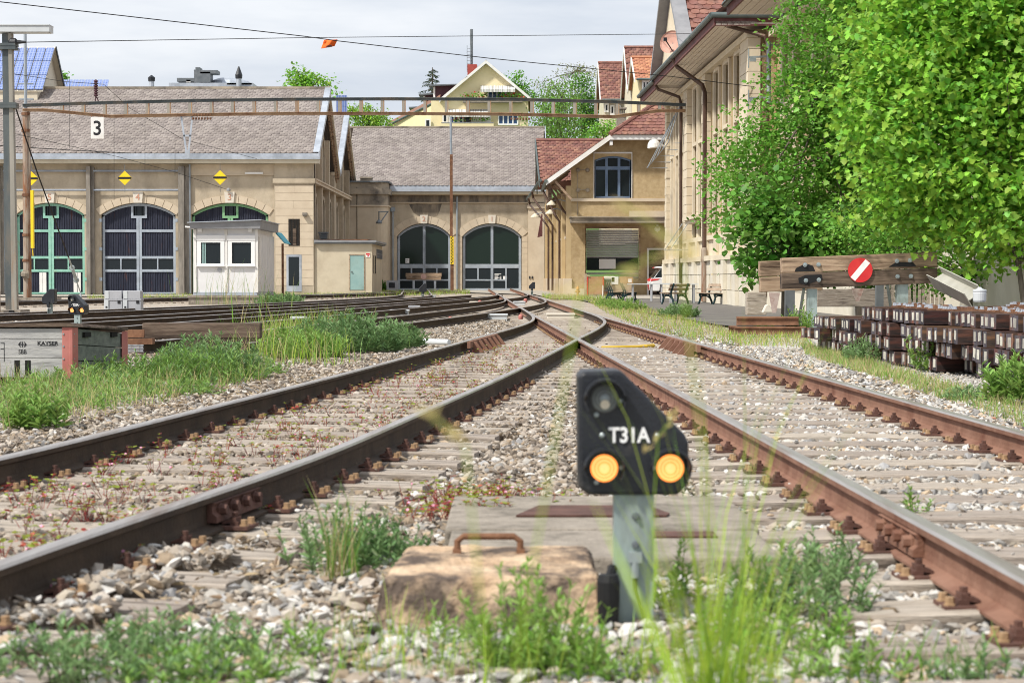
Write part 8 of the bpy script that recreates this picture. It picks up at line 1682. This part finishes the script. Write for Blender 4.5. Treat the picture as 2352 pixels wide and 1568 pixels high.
# ------------------------------------------------------------------ trees
def tree(name, label, trunk, ells, n_clump, per, leaf_size, lm, tv=None, tf=None, rc=.5, droop=.2, up=.7, group=None, tr_r=.12, m_bark='bark', limbs=10, hang=False, shell=.55, out=.8):
    t = thing(name, label, 'tree', trunk[0], group); W = np.array([a*b*c for _, (a, b, c) in ells]); W = W/W.sum(); cs = []
    for _ in range(n_clump):
        c, r = ells[RNG.choice(len(ells), p=W)]; d = RNG.normal(size=3); d /= np.linalg.norm(d); f = shell+(1-shell)*RNG.random()**.6 if RNG.random() < .75 else RNG.random()
        f *= 1+.22*math.sin(5*d[0]+3*d[2]+c[0]*3)*math.cos(4*d[1]+6*d[2]+c[2])+.12*RNG.normal(); cs.append(np.array(c)+d*np.array(r)*f)
    cs = np.array(cs); n = n_clump*per; ci = np.repeat(np.arange(n_clump), per); off = RNG.normal(0, rc*.5, (n, 3)); off[:, 2] *= .42
    if hang: off[:, 2] = -np.abs(RNG.normal(0, rc*1.3, n))
    pos = cs[ci]+off; cen = np.array(ells[0][0]); dirs = unit(unit(off+1e-6)*out+RNG.normal(0, .5, (n, 3))+np.array([[0, 0, -droop]])); sc = leaf_size*RNG.uniform(.6, 1.2, n)*np.repeat(RNG.uniform(.85, 1.15, n_clump), per)
    R = rot_from(dirs, RNG.normal(0, .55, n)); scatter('crown', tv or leaf(.7), tf or LEAFF, pos, R, sc, [M[x] for x in (lm if isinstance(lm, tuple) else (lm,))], t, None, (RNG.random(n) < .35).astype(int) if isinstance(lm, tuple) else None)
    w = MB(); tp = [Vector(p) for p in trunk]; k = len(tp); w.tube(tp, [tr_r*(1-.75*i/(k-1)) for i in range(k)], 8)
    for i in range(min(limbs, n_clump)):
        c = Vector(cs[int(i*n_clump/limbs)]); s = tp[min(k-1, 1+i % (k-1))]; mid = s.lerp(c, .5)+Vector((random.gauss(0, .1), random.gauss(0, .1), random.uniform(.0, .3)))*(c-s).length*.3; w.tube([s, mid, c], [tr_r*.4, tr_r*.25, tr_r*.08], 6)
    w.build('trunk', M[m_bark], t); return t
def E(vx, vy, Y, rx, ry, rz): p = P(vx, vy, Y); return ((p.x, p.y, p.z), (rx, ry, rz))
Yt = 50
hp = P(1980, 690, Yt)
tree('hornbeam_tree', 'dense dark green tree hiding the front of the railway building', [(hp.x, Yt, 0), (hp.x-.1, Yt, 1.5), (hp.x-.2, Yt+.2, 4), (hp.x, Yt, 7)], [E(1965, 110, Yt, 1.95, 2, 2.3), E(1910, 390, Yt, 2.65, 2, 1.9), E(1775, 450, Yt, 1.7, 1.6, 1.35), E(2010, -60, Yt, 2.2, 2, 2.0), E(2080, 300, Yt, 2.6, 2, 3.4), E(1735, 330, Yt, .75, 1, .75), E(1900, 230, Yt, 1.7, 1.6, 1.5)], 2900, 26, .108, ('leaf_horn', 'leaf_mid'), rc=.36, limbs=22, tr_r=.16, droop=.1)
Yt = 37; mp_ = P(2345, 690, 33)
tree('maple_tree', 'big bright green maple with lobed leaves at the right edge', [(P(2362, 688, 36).x, 36, 0), P(2340, 610, 36.4), P(2318, 540, 37), P(2310, 300, 38.5), P(2290, 60, 38.5)], [E(2235, 250, Yt, 2.35, 2, 2.2), E(2330, 20, Yt, 2.9, 2, 2.2), E(2330, 450, Yt, 2.0, 1.8, 1.3), E(2120, 430, Yt, 1.1, 1.2, .8), E(2050, 250, Yt, .95, 1.2, 1.1), E(2150, 60, Yt, 1.2, 1.2, 1.0)], 2700, 18, .13, ('leaf_maple', 'leaf_mid'), MAPLE, MAPLEF, rc=.5, limbs=16, tr_r=.06, droop=.35, out=.5)
Yt = 42
tree('broad_leaf_shrub', 'dark broad-leaved shrub behind the left end of the buffer stop', [(P(1800, 690, Yt).x, Yt, 0), P(1800, 620, Yt), P(1790, 560, Yt)], [E(1790, 550, Yt, .95, .9, .7), E(1740, 480, Yt, .65, .7, .6), E(1870, 560, Yt, .9, .9, .55), E(1745, 610, Yt, .35, .5, .35)], 190, 16, .15, ('leaf_fig', 'leaf_dark'), leaf(.95), LEAFF, rc=.4, limbs=12, tr_r=.06)
Yt = 41
tree('hedge_shrub', 'bright green shrub growing over the right end of the buffer stop', [(P(2230, 690, Yt).x, Yt, 0), P(2230, 640, Yt), P(2230, 560, Yt)], [E(2200, 600, Yt, 1.1, .9, .55), E(2330, 600, Yt, .9, .9, .75), E(2050, 545, Yt, 1.6, .9, .5), E(2140, 640, Yt, .45, .6, .4)], 260, 20, .09, ('leaf_mid', 'leaf_horn'), leaf(.75), LEAFF, rc=.35, limbs=14, tr_r=.05)
Yt = 46
tree('hedge_shrub', 'dark hedge filling the gap between the buffer stop and the big trees', [(P(2050, 690, Yt).x, Yt, 0), P(2050, 600, Yt), P(2060, 520, Yt)], [E(2000, 560, Yt, 2.2, .9, 1.0), E(2200, 560, Yt, 2.6, .9, 1.1), E(1850, 580, Yt, 1.1, .8, .7), E(2270, 640, Yt, 1.5, .7, .55), E(2110, 645, Yt, .8, .6, .45)], 620, 24, .11, ('leaf_dark', 'leaf_horn'), leaf(.75), LEAFF, rc=.4, limbs=16, tr_r=.06)
def far_tree(name, lab, vx, vyb, Y, ells, nc, per, ls, lm, **k): tree(name, lab, [P(vx, vyb, Y), P(vx, vyb*.6+ells[0][1]*.4, Y), P(vx+2, ells[0][1], Y)], [E(a, b, Y, rx, ry, rz) for a, b, rx, ry, rz in ells], nc, per, ls, lm, group='trees behind the roofs', **k)
far_tree('deciduous_tree', 'loose light green tree above the left slate roof', 690, 300, 160, [(690, 195, 1.0, 1, 1.0), (715, 190, 1.4, 1, .7), (750, 195, 1.0, 1, .6), (685, 175, .5, .6, .7)], 60, 24, .26, ('leaf_mid', 'leaf_maple'), rc=.8, tr_r=.2, limbs=12)
far_tree('deciduous_tree', 'small green treetop right of the solar roof tower', 130, 260, 150, [(128, 178, .55, .6, .7), (140, 182, .5, .6, .4)], 22, 20, .24, ('leaf_mid', 'leaf_dark'), rc=.5, tr_r=.12, limbs=6)
far_tree('bushy_tree', 'pale green bushy tree between the slate roofs', 840, 340, 170, [(835, 272, 1.6, 1.2, 1.2), (862, 280, 1.0, 1, .8), (815, 258, .8, 1, .7)], 90, 26, .22, ('leaf_maple', 'leaf_birch'), rc=.7, tr_r=.15)
far_tree('birch_tree', 'drooping pale birch right of the yellow house', 1290, 380, 175, [(1285, 225, 2.0, 1.6, 1.9), (1262, 280, 1.9, 1.5, 2.0), (1300, 300, 2.0, 1.5, 2.0), (1265, 200, 1.2, 1, 1.2)], 190, 46, .16, ('leaf_birch', 'leaf_mid'), rc=.9, hang=True, droop=1.5, tr_r=.16, out=.3)
far_tree('deciduous_tree', 'darker green tree right behind the drooping birch', 1340, 380, 195, [(1345, 225, 1.5, 1.3, 2.0), (1350, 280, 1.4, 1.2, 1.8), (1332, 190, 1.0, 1, 1.0)], 120, 30, .24, ('leaf_dark', 'leaf_horn'), rc=.8, tr_r=.18)
far_tree('deciduous_tree', 'sparse yellowish spring tree above the birch', 1320, 300, 240, [(1330, 165, 2.6, 1.5, 1.2), (1240, 200, 1.6, 1.2, 1.2), (1370, 160, 1.4, 1, .9)], 46, 16, .22, 'leaf_pale', rc=1.0, tr_r=.1, limbs=40)
far_tree('deciduous_tree', 'round dark green tree just right of the yellow house gable', 1190, 330, 225, [(1185, 195, 1.2, 1.2, 1.5), (1205, 220, 1.2, 1.2, 1.3), (1170, 215, .8, 1, 1.0)], 90, 26, .25, ('leaf_horn', 'leaf_mid'), rc=.7, tr_r=.18)
far_tree('deciduous_tree', 'light green shrub peeping over the ochre shed roof', 1385, 380, 135, [(1385, 300, .9, .8, .6), (1365, 308, .5, .6, .4), (1405, 290, .4, .5, .4)], 50, 24, .16, ('leaf_mid', 'leaf_maple'), rc=.5, tr_r=.08)
def conifer(lab, vx, vt, vb, Y, rb):
    top = P(vx, vt, Y); bot = P(vx, vb, Y); t = thing('conifer_tree', lab, 'tree', bot, 'trees behind the roofs'); w = MB(); w.tube([bot, top], [.3, .04], 7); pos, dirs = [], []
    H = top.z-bot.z
    for k in range(60):
        f = (k/60)**.9; z = top.z-.2-f*H; L = rb*(.12+f)*random.uniform(.6, 1.15); a = k*2.4+random.uniform(-.3, .3); e_ = Vector((top.x+L*math.cos(a), Y+L*math.sin(a), z-.25*L+random.uniform(-.1, .2))); w.tube([(top.x, Y, z), e_], [.05, .015], 4)
        for _ in range(34): u = random.random()**.7; q = Vector((top.x, Y, z)).lerp(e_, u); pos.append((q.x+random.gauss(0, .1), q.y+random.gauss(0, .1), q.z-abs(random.gauss(0, .12)))); dirs.append((math.cos(a)+random.gauss(0, .5), math.sin(a)+random.gauss(0, .5), -.5))
    n = len(pos); scatter('crown', leaf(.22), LEAFF, np.array(pos), rot_from(np.array(dirs), RNG.random(n)*6), RNG.uniform(.2, .38, n), M['needle'], t); w.build('trunk', M['bark'], t)
conifer('dark spruce left of the yellow house', 993, 155, 300, 235, 3.2)
